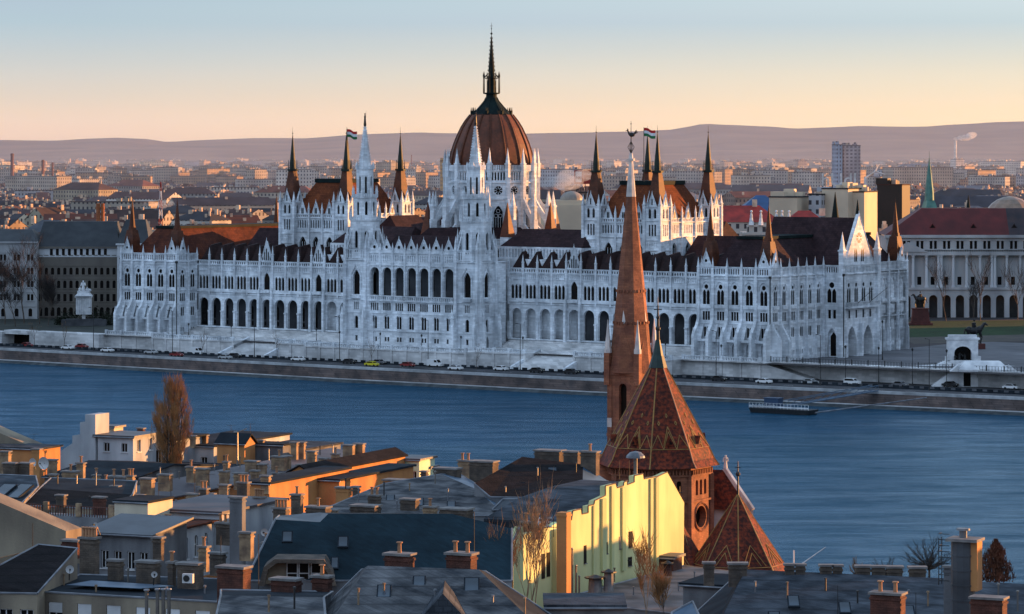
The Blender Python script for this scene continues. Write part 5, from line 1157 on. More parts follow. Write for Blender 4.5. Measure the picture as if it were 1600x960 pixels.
    d.build('brick_drum',CBR,t); split_build(dg,'drum_window',GLASS,t,.3)
    prof=[(7.75,25.6),(7.1,26.5),(6.55,27.7),(1.05,37.8)]
    rf=MB()
    for i in range(N):
        for (r0,z0),(r1,z1) in zip(prof,prof[1:]): rf.face([vert(r0,z0,i),vert(r0,z0,i+1),vert(r1,z1,i+1),vert(r1,z1,i)])
    rf.face([vert(7.75,25.6,i) for i in range(N)]); rf.build('tiled_roof',CTL,t)
    def inset(i,u,v): # point on big roof face: u across 0..1, v up 0..1
        r0,z0=6.55,27.7; r1,z1=1.05,37.8; a=vert(r0,z0,i).lerp(vert(r0,z0,i+1),u); b=vert(r1,z1,i).lerp(vert(r1,z1,i+1),u); p=a.lerp(b,v)
        am=rot+2*PI*(i+.5)/N; return p+Vector((math.cos(am),math.sin(am),.55))*.03
    for i in range(N):
        z=MB(); w=.055
        zig=[(0,.02),(.17,.19),(.33,.02),(.5,.23),(.67,.02),(.83,.19),(1,.02)]
        for a,b in zip(zig,zig[1:]): z.tube(inset(i,*a),inset(i,*b),w,w,4)
        zig=[(.33,.06),(.5,.29),(.67,.06)]
        for a,b in zip(zig,zig[1:]): z.tube(inset(i,*a),inset(i,*b),w,w,4)
        z.tube(inset(i,0,.02),inset(i,1,.02),w*.8,w*.8,4)
        for u,v in ((.5,.42),(.2,.33),(.8,.33)):
            for k in range(4):
                a=PI/2*k;b=a+PI/2; z.tube(inset(i,u+.035*math.cos(a),v+.025*math.sin(a)),inset(i,u+.035*math.cos(b),v+.025*math.sin(b)),.05,.05,4)
        z.build('gold_tile_pattern',CGD,t)
        rr=MB()
        for (r0,z0),(r1,z1) in zip(prof,prof[1:]): rr.tube(vert(r0,z0,i),vert(r1,z1,i),.10,.08,5)
        rr.build('hip_ridge',CGD if i!=0 else mat('sunlit_hip_tile',(.4,.2,.12),rough=.7),t)  # one hip tinted apart, sunlight put into its colour
        dm=MB(); p=inset(i,.5,.07); am=rot+2*PI*(i+.5)/N; o=Vector((math.cos(am),math.sin(am),0)); s=Vector((-o.y,o.x,0)); A=p+o*.4-s*.45; B=p+o*.4+s*.45; C=p+o*.4+Vector((0,0,1.0)); I=p-o*.5
        dm.face([A,C,I+Vector((0,0,1.0))]); dm.face([B,I+Vector((0,0,1)),C]); dm.face([A,I+Vector((0,0,1)),A-o*.3]); dm.face([A,B,C]); dm.build('roof_dormer',CTL,t)
        dw=MB(); dw.face([p+o*.42-s*.2+Vector((0,0,.12)),p+o*.42+s*.2+Vector((0,0,.12)),p+o*.42+Vector((0,0,.65))]); dw.build('dormer_opening',GLASS,t)
    cp=MB(); cp.frus(0,0,37.7,39.2,1.2,.75,8,rot); cp.frus(0,0,39.2,41.2,.7,.28,8,rot); cp.build('copper_cap',CGR,t)
    f=MB(); f.tube((0,0,41),(0,0,45.6),.24,.08,8); f.ball((0,0,42.6),.34,8,5); f.ball((0,0,44),.24,8,5); f.tube((-.5,0,45),(.5,0,45),.06,.06,4); f.tube((0,0,45.6),(0,0,46.6),.05,.03,4); f.build('roof_finial',BLACK,t)
    # low apses
    for nm,ax,ay,za,zb,Rr,rr0 in (('apse',at(1153,770,408).x-t.location.x,-10,22.9,13.4,6.3,R(-48)),('apse',at(1062,810,410).x-t.location.x,-8,19.6,12.5,4.2,R(-60))):
        rf=MB(); n=8; V=lambda r,z,i: Vector((ax+r*math.cos(rr0+2*PI*i/n),ay+r*math.sin(rr0+2*PI*i/n),z))
        for i in range(n):
            rf.face([V(Rr,zb,i),V(Rr,zb,i+1),V(Rr*.9,zb+1.0,i+1),V(Rr*.9,zb+1,i)]); rf.face([V(Rr*.9,zb+1,i),V(Rr*.9,zb+1,i+1),Vector((ax,ay,za))])
        rf.build('apse_roof',CTL,t)
        wl=MB(); wl.frus(ax,ay,5,zb+.05,Rr*.9,Rr*.9,8,rr0); wl.build('apse_wall',CBR,t)
        z=MB()
        for i in range(n):
            z.tube(V(Rr,zb,i),Vector((ax,ay,za)),.1,.06,5); e=.02
            Pn=lambda u,v:(V(Rr*.9,zb+1,i).lerp(V(Rr*.9,zb+1,i+1),u)).lerp(Vector((ax,ay,za)),v)+(V(1,0,i).lerp(V(1,0,i+1),.5)-Vector((ax,ay,0)))*.05
            for a,b in (((.15,.02),(.5,.3)),((.5,.3),(.85,.02)),((.3,.02),(.5,.2)),((.5,.2),(.7,.02)),((0,0),(1,0))): z.tube(Pn(*a),Pn(*b),.05,.05,4)
        z.build('gold_tile_pattern',CGD,t)
        f=MB(); f.tube((ax,ay,za-.3),(ax,ay,za+4),.14,.05,6); f.ball((ax,ay,za+2.4),.3,8,5); f.tube((ax-.35,ay,za+3.2),(ax+.35,ay,za+3.2),.05,.05,4); f.build('apse_finial',BLACK,t)
    # gable roofs between
    gx,gy=at(1139,738,416).x-t.location.x,5.5
    rf=MB(); rf.face([(gx,gy-1,24.4),(gx+3.2,gy-3.8,19.6),(gx-4,gy-2,19.6),(gx-6,gy+1.2,24.4)]); rf.face([(gx,gy-1,24.4),(gx-6,gy+1.2,24.4),(gx-6,gy+6,19.6),(gx+1.2,gy+4,19.6)]); rf.build('nave_roof',CTL,t)
    w=MB(); w.box(gx-4.5,gx+1.2,gy-2,gy+4,8,19.7); w.extr([(gx+.1,gy-1,24.5),(gx+3.3,gy-3.8,19.7),(gx+3.3,gy-3.8,10),(gx+1.3,gy+4,10),(gx+1.3,gy+4,19.7)],(-.5,.1,0)); w.tube((gx,gy-1,24.6),(gx+3.3,gy-3.9,19.7),.28,.28,5); w.build('gable_coping',CST,t)
    m=MB(); figure(m,gx,gy-1,24.6,1.7); m.build('gable_statue',CST,t)
    lx=at(958,713,420).x-t.location.x
    rf=MB(); rf.face([(lx-3,2,26.7),(lx+4,2,26.7),(lx+4,-3.2,23.4),(lx-1.6,-3.2,23.4)]); rf.face([(lx+4,2,26.7),(lx-3,2,26.7),(lx-4,6,23.4),(lx+4,6,23.4)]); rf.build('side_roof',mat('orange_tile',(.34,.10,.04),(.2,.06,.03),scale=1.5,rough=.8,pat=('brick',.4,.35,.6)),t)
    w=MB(); w.box(lx-2,lx+4,-2.6,5,5,23.6); w.build('side_wall',CBR,t)
church()
# ---------- near bank roofs ----------
random.seed(23)
PL={}
PL['cream']=mat('cream_plaster',(.66,.58,.44),(.48,.42,.33),scale=.35,rough=.9,bump=.3,bscale=5,streak=.3)
PL['beige']=mat('beige_plaster',(.30,.25,.18),(.17,.14,.11),scale=.4,rough=.9,bump=.3,bscale=5,streak=.3)
PL['white']=mat('white_plaster',(.58,.60,.62),(.30,.32,.35),scale=.3,rough=.9,bump=.3,bscale=5,streak=.3)
PL['grey']=mat('weathered_grey_plaster',(.20,.205,.215),(.09,.092,.10),scale=.4,rough=.95,bump=.4,bscale=5,streak=.3)
PL['yellow']=mat('yellow_plaster',(.62,.60,.30),(.44,.43,.22),scale=.35,rough=.9,bump=.15,bscale=6,streak=.25)
PL['orange']=mat('ochre_orange_plaster',(.52,.25,.09),(.38,.17,.07),scale=.4,rough=.9,bump=.3,streak=.3)
PL['brick']=mat('old_red_brick',(.15,.058,.04),(.075,.034,.027),scale=1.2,rough=.9,bump=.5,bscale=8,pat=('brick',.5,.17,.55))
PL['chim']=mat('sooty_chimney_render',(.36,.25,.15),(.17,.115,.08),scale=1.2,rough=.9,bump=.5,bscale=6)
PL['chimg']=mat('grey_chimney_brick',(.17,.13,.10),(.085,.07,.06),scale=1.0,rough=.9,bump=.5,bscale=8,pat=('brick',.5,.17,.6))
RF={}
RF['slate']=mat('grey_cement_slates',(.085,.097,.115),(.032,.039,.049),scale=.5,rough=.85,bump=.4,bscale=5,pat=('brick',.6,.4,.6),spec=.08)
RF['dark']=mat('dark_blue_grey_roofing',(.015,.034,.046),(.010,.023,.032),scale=.35,rough=.75,bump=.25,bscale=9,pat=('brick',.4,.28,.82),spec=.08)
RF['black']=mat('black_brown_tiles',(.020,.016,.017),(.010,.009,.011),scale=.9,rough=.85,bump=.6,bscale=7,pat=('brick',.4,.35,.5),spec=.08)
RF['brown']=mat('brown_red_tiles',(.085,.038,.028),(.05,.026,.022),scale=.9,rough=.9,bump=.6,bscale=7,pat=('brick',.4,.35,.5),spec=.08)
RF['metal']=mat('grey_sheet_metal',(.11,.128,.15),(.05,.06,.074),scale=.4,rough=.5,bump=.15,pat=('seam',.7,60,.6),spec=.5)
RF['felt']=mat('dark_roofing_felt',(.030,.038,.047),(.014,.018,.024),scale=.25,rough=.9,bump=.3,spec=.08)
RF['bluem']=mat('blue_grey_metal',(.11,.20,.30),(.06,.12,.2),scale=.4,rough=.45,pat=('seam',.6,60,.6),spec=.5)
RF['mossy']=mat('weathered_cement_roof',(.17,.17,.175),(.045,.05,.058),scale=.45,rough=.95,bump=.5,bscale=4,lo=.35,hi=.65,pat=('brick',.55,.4,.6),spec=.08)
RF['lav']=mat('lavender_grey_sheet',(.13,.115,.125),(.08,.07,.08),scale=.3,rough=.6,pat=('seam',.9,60,.7))
WFR=mat('white_window_frame',(.7,.7,.7),rough=.6); ZINC=mat('zinc_flashing',(.22,.23,.25),(.12,.125,.14),scale=.8,rough=.45,metal=.3)
DISH=mat('dish_paint',(.6,.6,.6),rough=.5); CAPM=mat('concrete_cap',(.22,.21,.2),(.14,.13,.13),scale=1.5,rough=.9)
POT=mat('clay_flue',(.42,.22,.12),rough=.8); STEEL=mat('steel_flue',(.26,.24,.22),rough=.4,metal=.6)
def wrow(t,wall,fr,L,z0,z1,rows,wm=WFR):
    zc=z0
    for (zb,w,h,n,k) in sorted(rows):
        g=MB(); st=L/n; ops=[(st*(i+.5),w,z0+zb,z0+zb+h,k) for i in range(n)]
        panel(wall,fr,0,L,zc,z0+zb+h+.3,ops,.22,g); zc=z0+zb+h+.3
        for i,fc in enumerate(g.f):
            p=MB(); p.face([g.v[v] for v in fc]); p.build('window',GLASS,t)
            b=MB(); c=st*(i+.5); f=.07
            for a0,a1,b0,b1 in ((c-w/2,c-w/2+f,0,h),(c+w/2-f,c+w/2,0,h),(c-f/2,c+f/2,0,h),(c-w/2,c+w/2,0,f),(c-w/2,c+w/2,h-f,h) if k=='r' else (c-w/2,c+w/2,h*.55,h*.55+f)):
                b.fbox(fr,a0,a1,-.2,-.13,z0+zb+b0,z0+zb+b1)
            b.fbox(fr,c-w/2-.1,c+w/2+.1,0,.14,z0+zb-.1,z0+zb); b.build('window_frame',wm,t)
            if h==2.0: b=MB(); b.fbox(fr,c-w/2+.04,c+w/2-.04,-.1,-.04,z0+zb+h*random.choice((.45,.6,.6,.25)),z0+zb+h); b.build('roller_shutter',WFR,t)
    panel(wall,fr,0,L,zc,z1,[],0)
def house(name,label,px,py,Y,lu,lv,drop,wall,roof,rt='flat',rh=3,rot=ROT,left=(),right=(),over=.3,cat='house',inset=3,ridge=None):
    """near corner of the eaves at pixel (px,py), depth Y; footprint lu along the bank, lv towards the river"""
    c=at(px,py,Y); t=thing(name,label,cat,(c.x,c.y,0),rot); w=MB(); z1=c.z; z0=z1-drop
    wrow(t,w,Fr(0,0,-1,0,0,-1),lu,z0,z1,left); wrow(t,w,Fr(0,0,0,1,1,0),lv,z0,z1,right)
    w.face([(-lu,0,z0),(-lu,lv,z0),(-lu,lv,z1),(-lu,0,z1)]); w.face([(0,lv,z0),(-lu,lv,z0),(-lu,lv,z1),(0,lv,z1)])
    r=MB(); o=over; X0,X1,Y0,Y1=-lu-o,o,-o,lv+o
    if rt=='flat':
        r.box(X0,X1,Y0,Y1,z1,z1+.25); w.box(-lu,0,-.0,.25,z1+.25,z1+.5) if 0 else None
    elif rt=='gx':
        ym=lv/2 if ridge is None else ridge
        for a,b in ((Y0,ym),(Y1,ym)): r.extr([(X0,a,z1-.05),(X0,b,z1+rh),(X0,b,z1+rh+.18),(X0,a,z1+.13)],(X1-X0,0,0))
        for x in (0,-lu): w.face([(x,0,z1),(x,lv,z1),(x,ym,z1+rh)])
    elif rt=='gy':
        xm=-lu/2 if ridge is None else ridge
        for a,b in ((X0,xm),(X1,xm)): r.extr([(a,Y0,z1-.05),(b,Y0,z1+rh),(b,Y0,z1+rh+.18),(a,Y0,z1+.13)],(0,Y1-Y0,0))
        for y in (0,lv): w.face([(0,y,z1),(-lu,y,z1),(xm,y,z1+rh)])
    elif rt=='hip':
        if lu>lv: a,b=(X0+inset,lv/2),(X1-inset,lv/2)
        else: a,b=(-lu/2,Y0+inset),(-lu/2,Y1-inset)
        B=[(X0,Y0,z1),(X1,Y0,z1),(X1,Y1,z1),(X0,Y1,z1)]; A=(*a,z1+rh); C=(*b,z1+rh)
        if lu>lv: fs=([B[0],B[1],C,A],[B[1],B[2],C],[B[2],B[3],A,C],[B[3],B[0],A])
        else: fs=([B[0],B[1],A],[B[1],B[2],C,A],[B[2],B[3],C],[B[3],B[0],A,C])
        for f in fs: r.face(f)
        r.face(B)
        rg=MB(); rg.tube(A,C,.14,.14,5)
        for p,q in ((B[0],A),(B[1],C if lu>lv else A),(B[2],C),(B[3],A if lu>lv else C)): rg.tube(p,q,.11,.11,5)
        rg.build('ridge_flashing',ZINC,t)
    elif rt=='sx':   # single slope falling to the left face (towards the viewer)
        r.extr([(X0,Y0,z1-.05),(X0,Y1,z1+rh),(X0,Y1,z1+rh+.2),(X0,Y0,z1+.15)],(X1-X0,0,0)); w.face([(0,0,z1),(0,lv,z1),(0,lv,z1+rh)]); w.face([(-lu,0,z1),(-lu,lv,z1),(-lu,lv,z1+rh)]); w.face([(-lu,lv,z1),(0,lv,z1),(0,lv,z1+rh),(-lu,lv,z1+rh)])
    w.build('wall',wall,t); r.build('roof',roof,t)
    g=MB(); g.tube((X0,Y0,z1-.02),(X1,Y0,z1-.02),.1,.1,6); g.build('gutter',ZINC,t)
    return t
CHL={}
def chimney(px,pyt,pyb,wpx,Y,label,m='chim',pots=0,lv=None,rot=ROT,cap=True,steel=False):
    b=at(px,pyb,Y); zt=zof(pyt,Y); lu=wpx/F*Y; lv=lv or max(.55,lu*.55); h=zt-b.z+.9
    if rot==ROT:                                  # visible width is split over two faces
        s=lu/(lu*.812+lv*.583); lu*=s; lv*=s
    t=thing('chimney',label,'chimney',(b.x,b.y+.3,b.z-.9),rot)
    k=MB(); k.box(-lu/2,lu/2,-lv/2,lv/2,0,h-.25); k.box(-lu/2-.07,lu/2+.07,-lv/2-.07,lv/2+.07,h-.62,h-.45); k.build('stack',PL[m],t)
    if cap: k=MB(); k.box(-lu/2-.14,lu/2+.14,-lv/2-.14,lv/2+.14,h-.25,h-.08); k.build('cap',CAPM,t)
    for i in range(pots):
        p=MB(); x=-lu/2+lu*(i+.5)/pots; p.frus(x,0,h-.1,h+.62,.15,.13,8); p.frus(x,0,h+.62,h+.7,.24,.22,8); p.build('flue_pot',STEEL if steel else POT,t)
    return t
def pole(px,pyt,pyb,Y,label,arms=2,r=.035):
    b=at(px,pyb,Y); t=thing('aerial',label,'aerial',b,.4); h=zof(pyt,Y)-b.z; m=MB(); m.tube((0,0,-.5),(0,0,h),r,r*.7,5); m.build('mast',BLACK,t)
    for i in range(arms):
        m=MB(); z=h*(.97-.18*i); m.tube((-.7,0,z),(.7,0,z),.02,.02,4)
        for k in range(5): m.tube((-.6+.3*k,-.28,z),(-.6+.3*k,.28,z),.015,.015,4)
        m.build('antenna_rods',BLACK,t)
def dish(px,py,Y,rpx,label,yaw=.3):
    c=at(px,py,Y); r=rpx/F*Y; t=thing('satellite_dish',label,'satellite dish',c,yaw); m=MB(); m.smooth=True
    for i in range(4):
        for j in range(14):
            P=lambda k,a:(r*k/4*math.cos(a),-.25*r*(1-(k/4)**2)*-1-.0,r*k/4*math.sin(a))
            a0,a1=2*PI*j/14,2*PI*(j+1)/14; m.face([P(i,a0),P(i+1,a0),P(i+1,a1),P(i,a1)])
    m.build('reflector',DISH,t); m=MB(); m.tube((0,.25*r,0),(0,.6,-.9),.05,.05,5); m.tube((0,.1,-r*.9),(0,-r*.9,0),.025,.025,4); m.box(-.06,.06,-r*.9-.08,-r*.9+.08,-.05,.08); m.build('bracket',BLACK,t)
SKYP=mat('roof_window_pane',(.06,.08,.1),(.04,.05,.06),rough=.15,spec=.5)
def skylight(px,py,Y,wpx,hpx,rot,tilt,label):
    c=at(px,py,Y); t=thing('skylight',label,'skylight',c,rot); w,h=wpx/F*Y/2,hpx/F*Y/2/max(.3,math.sin(tilt)); M=Matrix.Rotation(tilt,4,'X')
    m=MB(M); m.box(-w-.1,w+.1,-h-.1,h+.1,-.15,.06); m.build('frame',RF['felt'],t); m=MB(M); m.box(-w,w,-h,h,.05,.08); m.build('pane',SKYP,t)
FR=-.42; FU=Vector((math.cos(FR),math.sin(FR),0)); FV=Vector((-FU.y,FU.x,0))
def solid(name,label,cat,tops,mats,wall,drop=8,rows=None,thick=.12,edge=True):
    """building given by its roof planes (photo pixel + distance of every corner); walls hang from the outer edges.
       rows={(tuple index a, b): window rows} keyed by the pixel pairs of an eave edge"""
    P={}; cnt={}
    W=lambda k: P.setdefault(k,at(*k))
    for poly,_ in tops:
        for a,b in zip(poly,poly[1:]+poly[:1]): 
            W(a);W(b); cnt.setdefault(frozenset((a,b)),[]).append((a,b))
    o=sum(P.values(),Vector())/len(P); zb=min(p.z for p in P.values())-drop
    t=thing(name,label,cat,(o.x,o.y,zb),0); O=Vector((o.x,o.y,zb)); rel=lambda k: P[k]-O
    for mi in sorted(set(m for _,m in tops)):
        r=MB()
        for poly,m in tops:
            if m==mi: r.face([rel(k) for k in poly])
        r.build('roof',mats[mi],t)
    w=MB(); e=MB()
    for k,v in cnt.items():
        if len(v)>1: continue
        a,b=v[0]; pa,pb=rel(a),rel(b); dz=Vector((0,0,thick))
        if rows and (a,b) in rows:
            d=(pb-pa); d.z=0; L=d.length; d/=L; n=(d.y,-d.x); fr=Fr(pa.x,pa.y,d.x,d.y,*n); wrow(t,w,fr,L,0,min(pa.z,pb.z)-.05,rows[(a,b)])
            w.face([(pa.x,pa.y,min(pa.z,pb.z)-.05),(pb.x,pb.y,min(pa.z,pb.z)-.05),pb,pa])
        else: w.face([(pa.x,pa.y,0),(pb.x,pb.y,0),pb,pa])
        if edge: e.tube(pa,pb,.09,.09,5)
    w.build('wall',wall,t)
    if edge: e.build('roof_edging',ZINC,t)
    return t
def slab(name,label,cat,pts,Y,vec,m,edge=None):
    P=[at(x,y,Y) for x,y in pts]; o=sum(P,Vector())/len(P); t=thing(name,label,cat,o,0)
    b=MB(); b.extr([p-o for p in P],vec); b.build('wall',m,t)
    return t
V=lambda s: FV*s
# --- far left row by the river
slab('house_gable','pale sunlit roof slope at the left edge above the water','house',[(-40,660),(0,677),(52,699),(52,790),(-40,790)],436,V(3.2),PL['beige'])
house('house','low orange plastered roof wall below the pale slope at the left edge','house' if 0 else 62,705,430,8,6,9,PL['orange'],RF['slate'],rot=FR) if 0 else house('house','low orange plastered attic below the pale slope at the left edge',62,703,430,8,5,9,PL['orange'],RF['slate'],rot=FR)
slab('fire_wall','grey blue stepped fire wall of the white house by the river','wall',[(60,725),(84,712),(113,693),(113,681),(125,679),(125,660),(133,659),(133,648),(149,648),(149,830),(60,830)],440,V(3.5),PL['white'])
house('white_house','grey white flat house with two windows left of the brown poplar',208,684,438,5.4,6,14,PL['white'],RF['metal'],rot=FR,left=[(12.0,.9,1.2,2,'r')],right=[(12,.9,1.6,2,'r')],over=.5)
house('white_house','small pale rooftop block with sunlit side right of the stepped fire wall',178,669,446,2.4,2.4,2.4,PL['cream'],RF['metal'],rot=FR)
house('house','pale house with sunlit eaves half hidden by the poplar',258,690,446,4.5,10,12,PL['white'],RF['felt'],rot=FR,left=[(9,.95,1.8,2,'r')],over=.7)
house('house','pale house with dark flat roof right of the poplar',334,699,452,9,22,12,PL['white'],RF['felt'],rot=FR,left=[(8.9,.95,1.7,3,'r')],over=.3)
house('roof_shed','sunlit orange roof gable beside the pale house right of the poplar',382,695,446,4.2,3,6,PL['orange'],RF['felt'],'gx',1.2,rot=FR)
house('house','dark low roof with chimneys behind the long orange house',470,705,455,8,12,12,PL['grey'],RF['slate'],rot=FR)
house('house','grey roof block with sunlit wall left of the long lavender roof',442,697,448,5.5,3,10,PL['grey'],RF['felt'],rot=FR)
house('house','dark flat roof behind the lavender roof at left',312,747,425,12,16,12,PL['grey'],RF['felt'],rot=FR)
house('house','dark blue roof between the poplar and the sunlit chimneys',200,752,410,12,22,12,PL['grey'],RF['felt'],'gx',1.0,rot=FR)
# --- the long sunlit house
t=house('long_house','long house with lavender grey sheet roof and sunlit orange wall',217,788,386,7.5,67,12,PL['orange'],RF['lav'],'gy',.5,rot=FR+.04,over=.6,right=[(7.6,.9,1.5,16,'r')],ridge=-7)
house('house','dark tiled roof with dormer windows beside the long orange wall',486,741,402,3,26,10,PL['orange'],RF['black'],'gy',.9,rot=FR)
house('orange_house','sunlit ochre house front with plain panels below the long roof',421,757,380,3.2,20,9,PL['orange'],RF['felt'],'flat',rot=FR,right=[(4.5,1.1,1.6,4,'r')])
house('orange_house','orange house with a row of small dormer openings right of the ochre front',530,752,390,3.2,20,9,PL['orange'],RF['felt'],'flat',rot=FR,right=[(5.6,1.3,1.5,7,'r')])
house('rooftop_cabin','small white and green rooftop cabin with railing',655,720,425,3.2,4.6,4,mat('green_white_cabin_paint',(.55,.66,.50),(.5,.62,.42),rough=.7),RF['metal'],rot=FR,left=[(1.2,.8,1.4,2,'r')])
house('rooftop_cabin','bright green rooftop tank room right of the white cabin',672,732,428,2.0,2.0,3,mat('bright_green_paint',(.12,.42,.10),rough=.7),RF['metal'],rot=FR)
# --- left middle
solid('dark_house','dark roofed house with pale eaves line and a black mansard at left',  'house',[([(62,763,372),(207,773,368),(214,752,379),(80,747,381)],0),([(35,790,364),(182,797,360),(207,773,368),(62,763,372)],1)],[RF['felt'],RF['black']],PL['beige'],6,rows={((35,790,364),(182,797,360)):[(3.2,1.0,1.6,6,'r')]})
solid('glass_roof_house','grey sloping roof with two dark roof windows at the left edge','house',[([(-40,797,358),(30,790,362),(60,760,372),(56,744,379),(-40,740,381)],0)],[RF['slate']],PL['beige'],6)
for px,py in ((4,768),(30,768)): skylight(px,py,367.5,22,16,FR,.35,('left' if px<10 else 'right')+' dark roof window on the grey sloping roof at the left edge')
t=thing('roof_terrace','narrow roof terrace with balustrade below the black mansard','terrace',at(110,805,352),FR)
m=MB(); m.box(-6.5,6.5,-1,1.2,-4,0); m.build('terrace_slab',PL['grey'],t); m=MB()
for i in range(40): m.box(-6.4+i*.32,-6.32+i*.32,-1,-.92,0,1)
m.box(-6.5,6.5,-1.05,-.87,1,1.1); m.build('balustrade',PL['brick'],t)
for i in range(4): m=MB(); m.box(-6.4+i*4-.3,-6.4+i*4+.3,-1.1,-.8,0,1.4); m.build('post',PL['chim'],t)
house('cream_block','cream plastered roof block with a bright sunlit side at left',231,787,336,3.9,5.0,5,PL['cream'],RF['felt'],rot=FR,over=.12)
house('white_house','low white house with two arched loggia openings and square windows',283,827,332,4,10,5.2,PL['white'],RF['brown'],'flat',rot=FR,right=[(2.1,.8,2.2,5,'a')],over=.5)
house('house','flat grey brown roof between the cream block and the tall rendered chimney',345,803,338,9,14,6,PL['white'],RF['lav'],'flat',rot=FR,left=[(3,1,1.6,3,'r')])
house('shed','shed with blue grey single slope roof and white eaves line',235,838,318,7.2,7,4.5,PL['grey'],RF['metal'],'sx',.9,rot=FR,left=[(1.2,.8,1.7,5,'r')],over=.5)
slab('beige_gable','large plain beige gable wall with a sunlit orange roof edge at the left edge','house',[(-60,760),(3,787),(103,830),(103,850),(60,858),(-60,885)],292,V(2.6),PL['beige'])
solid('tiled_house','old house with black brown tiled roof and rendered gable at bottom left','house',[([(-40,926,257),(58,928,256),(121,857,266),(60,851,267),(-40,905,259)],0)],[RF['black']],PL['beige'],5,rows={((-40,926,257),(58,928,256)):[(2.5,1.1,1.3,3,'r')]})
solid('flat_roof_house','beige house with white shuttered windows under a dark flat roof at bottom left','house',[([(64,925,258),(340,941,252.2),(345,905,266),(125,898,268.6)],0)],[RF['felt']],PL['beige'],5,rows={((64,925,258),(340,941,252.2)):[(2.3,1.25,2.0,6,'r')]})
c=at(185,921,259.6); t=thing('roof_puddle','pale blue puddle on the dark flat roof','roof sheet',(c.x,c.y,c.z+.3),FR); m=MB(); m.hexa([(-3.8,-1.5,0),(2.6,-1.0,0),(4.2,1.4,0),(-3.4,1.6,0)],[(-3.8,-1.5,.03),(2.6,-1,.03),(4.2,1.4,.03),(-3.4,1.6,.03)]); m.build('sheet',RF['bluem'],t)  # puddle laid as a blue sheet, the sky's reflection put into its colour
# --- centre
solid('grey_roof_house','long weathered grey roof left of the black roof','house',[([(440,812,342),(790,806,342),(745,765,354),(690,741,364),(600,756,362),(520,790,350)],0),([(690,741,364),(745,765,354),(790,806,342),(800,790,356),(720,742,372)],1)],[RF['mossy'],RF['bluem']],PL['grey'],7)
solid('black_roof_house','house with steep black tiled roof, three roof windows and ridge chimneys','house',[([(741,756,352),(766,777,350),(910,780,350),(911,726,363),(816,714,363)],0),([(910,780,350),(950,752,362),(911,726,363)],1),([(741,756,352),(816,714,363),(911,726,363),(950,752,362),(830,757,380)],0)],[RF['black'],RF['bluem']],PL['grey'],7)
for i,(px,py,Y) in enumerate(((863,736,360.2),(813,760,355),(872,764,354.2))): skylight(px,py,Y+.0,12,8,0,.75,['upper','lower left','lower right'][i]+' roof window on the steep black tiled roof')
house('house','low lead roofed dormer block below the black roof',846,797,344,4.8,3,5,PL['grey'],RF['metal'],'hip',.9,rot=-.05,inset=1)
house('house','blue grey flat roof strip below the black tiled roof',915,790,347,8,4,5,PL['grey'],RF['bluem'],rot=FR)
solid('mansard_house','big dark blue grey mansard roof with a framed dormer in the bottom middle','house',
 [([(498,908,262),(800,908,262),(800,826,268.5),(742,822,268.8),(705,803,270.3),(513,803,270.3),(500,816,269.3)],0),([(384,908,264.5),(498,908,262),(500,816,269.3),(430,812,271)],0),([(430,812,271),(500,816,269.3),(513,803,270.3),(500,801,274),(436,806,276)],1),([(513,803,270.3),(705,803,270.3),(742,822,268.8),(800,826,268.5),(800,838,285),(430,838,287),(436,806,276),(500,801,274)],0)],[RF['dark'],RF['metal']],PL['grey'],6)
# framed dormer of the mansard
c=at(466,908,262.2); t=thing('roof_dormer','wide roof dormer with pale angled surround and white windows','dormer',c,0)
s=262.2/F; PX=lambda x,y:((x-466)*s,0,-(y-908)*s)
ou=[PX(405,914),(PX(413,885)),PX(430,872),PX(507,873),PX(520,892),PX(526,914)]; inn=[PX(414,914),PX(420,888),PX(434,878),PX(502,879),PX(513,894),PX(518,914)]
m=MB(); 
for i in range(5): m.hexa([Vector(ou[i])+Vector((0,-.8,0)),Vector(ou[i+1])+Vector((0,-.8,0)),Vector(inn[i+1])+Vector((0,-.8,0)),Vector(inn[i])+Vector((0,-.8,0))],[Vector(ou[i])+Vector((0,2.6,0)),Vector(ou[i+1])+Vector((0,2.6,0)),Vector(inn[i+1])+Vector((0,2.6,0)),Vector(inn[i])+Vector((0,2.6,0))],0,True,True)
m.build('surround',PL['chimg'],t)
m=MB(); m.face([Vector(p)+Vector((0,.6,0)) for p in inn]); m.build('recess',PL['beige'],t)
for k,(x0,x1) in enumerate(((447,465),(466,483),(485,503))):
    m=MB(); a=PX(x0,908);b=PX(x1,880); f=.09
    m.box(a[0],b[0],.42,.5,a[2],b[2]); g=MB(); g.box(a[0]+f,b[0]-f,.40,.45,a[2]+f,a[2]+(b[2]-a[2])*.36); g.box(a[0]+f,b[0]-f,.40,.45,a[2]+(b[2]-a[2])*.42,b[2]-f)
    m.build('window_frame',WFR,t); g.build('window_pane',GLASS,t)
for px,py,Y,lb in ((449,839,266.6,'left'),(536,847,266.2,'middle')): skylight(px,py,Y-.25,13,13,0,.95,lb+' small roof window on the dark mansard roof')
skylight(523,880,263.6,9,14,0,.95,'lower narrow roof window beside the framed dormer')
solid('slate_roof_house','grey slate hipped roof with two brick chimneys at bottom middle','house',[([(500,1000,222),(862,1000,221),(748,890,234.5),(575,884,235)],0),([(500,1000,222),(575,884,235),(566,890,246),(455,1000,236)],0),([(862,1000,221),(905,990,236),(758,893,246),(748,890,234.5)],1),([(575,884,235),(748,890,234.5),(758,893,246),(566,890,246)],0)],[RF['mossy'],RF['felt']],PL['grey'],4)
slab('roof_gable','small grey dormer gable on the bottom slate roof','dormer',[(640,985),(692,928),(745,985)],224,Vector((0,7,0)),RF['slate'])
skylight(737,915,231,20,17,0,.6,'blue roof window with pale lead flashing on the bottom slate roof')
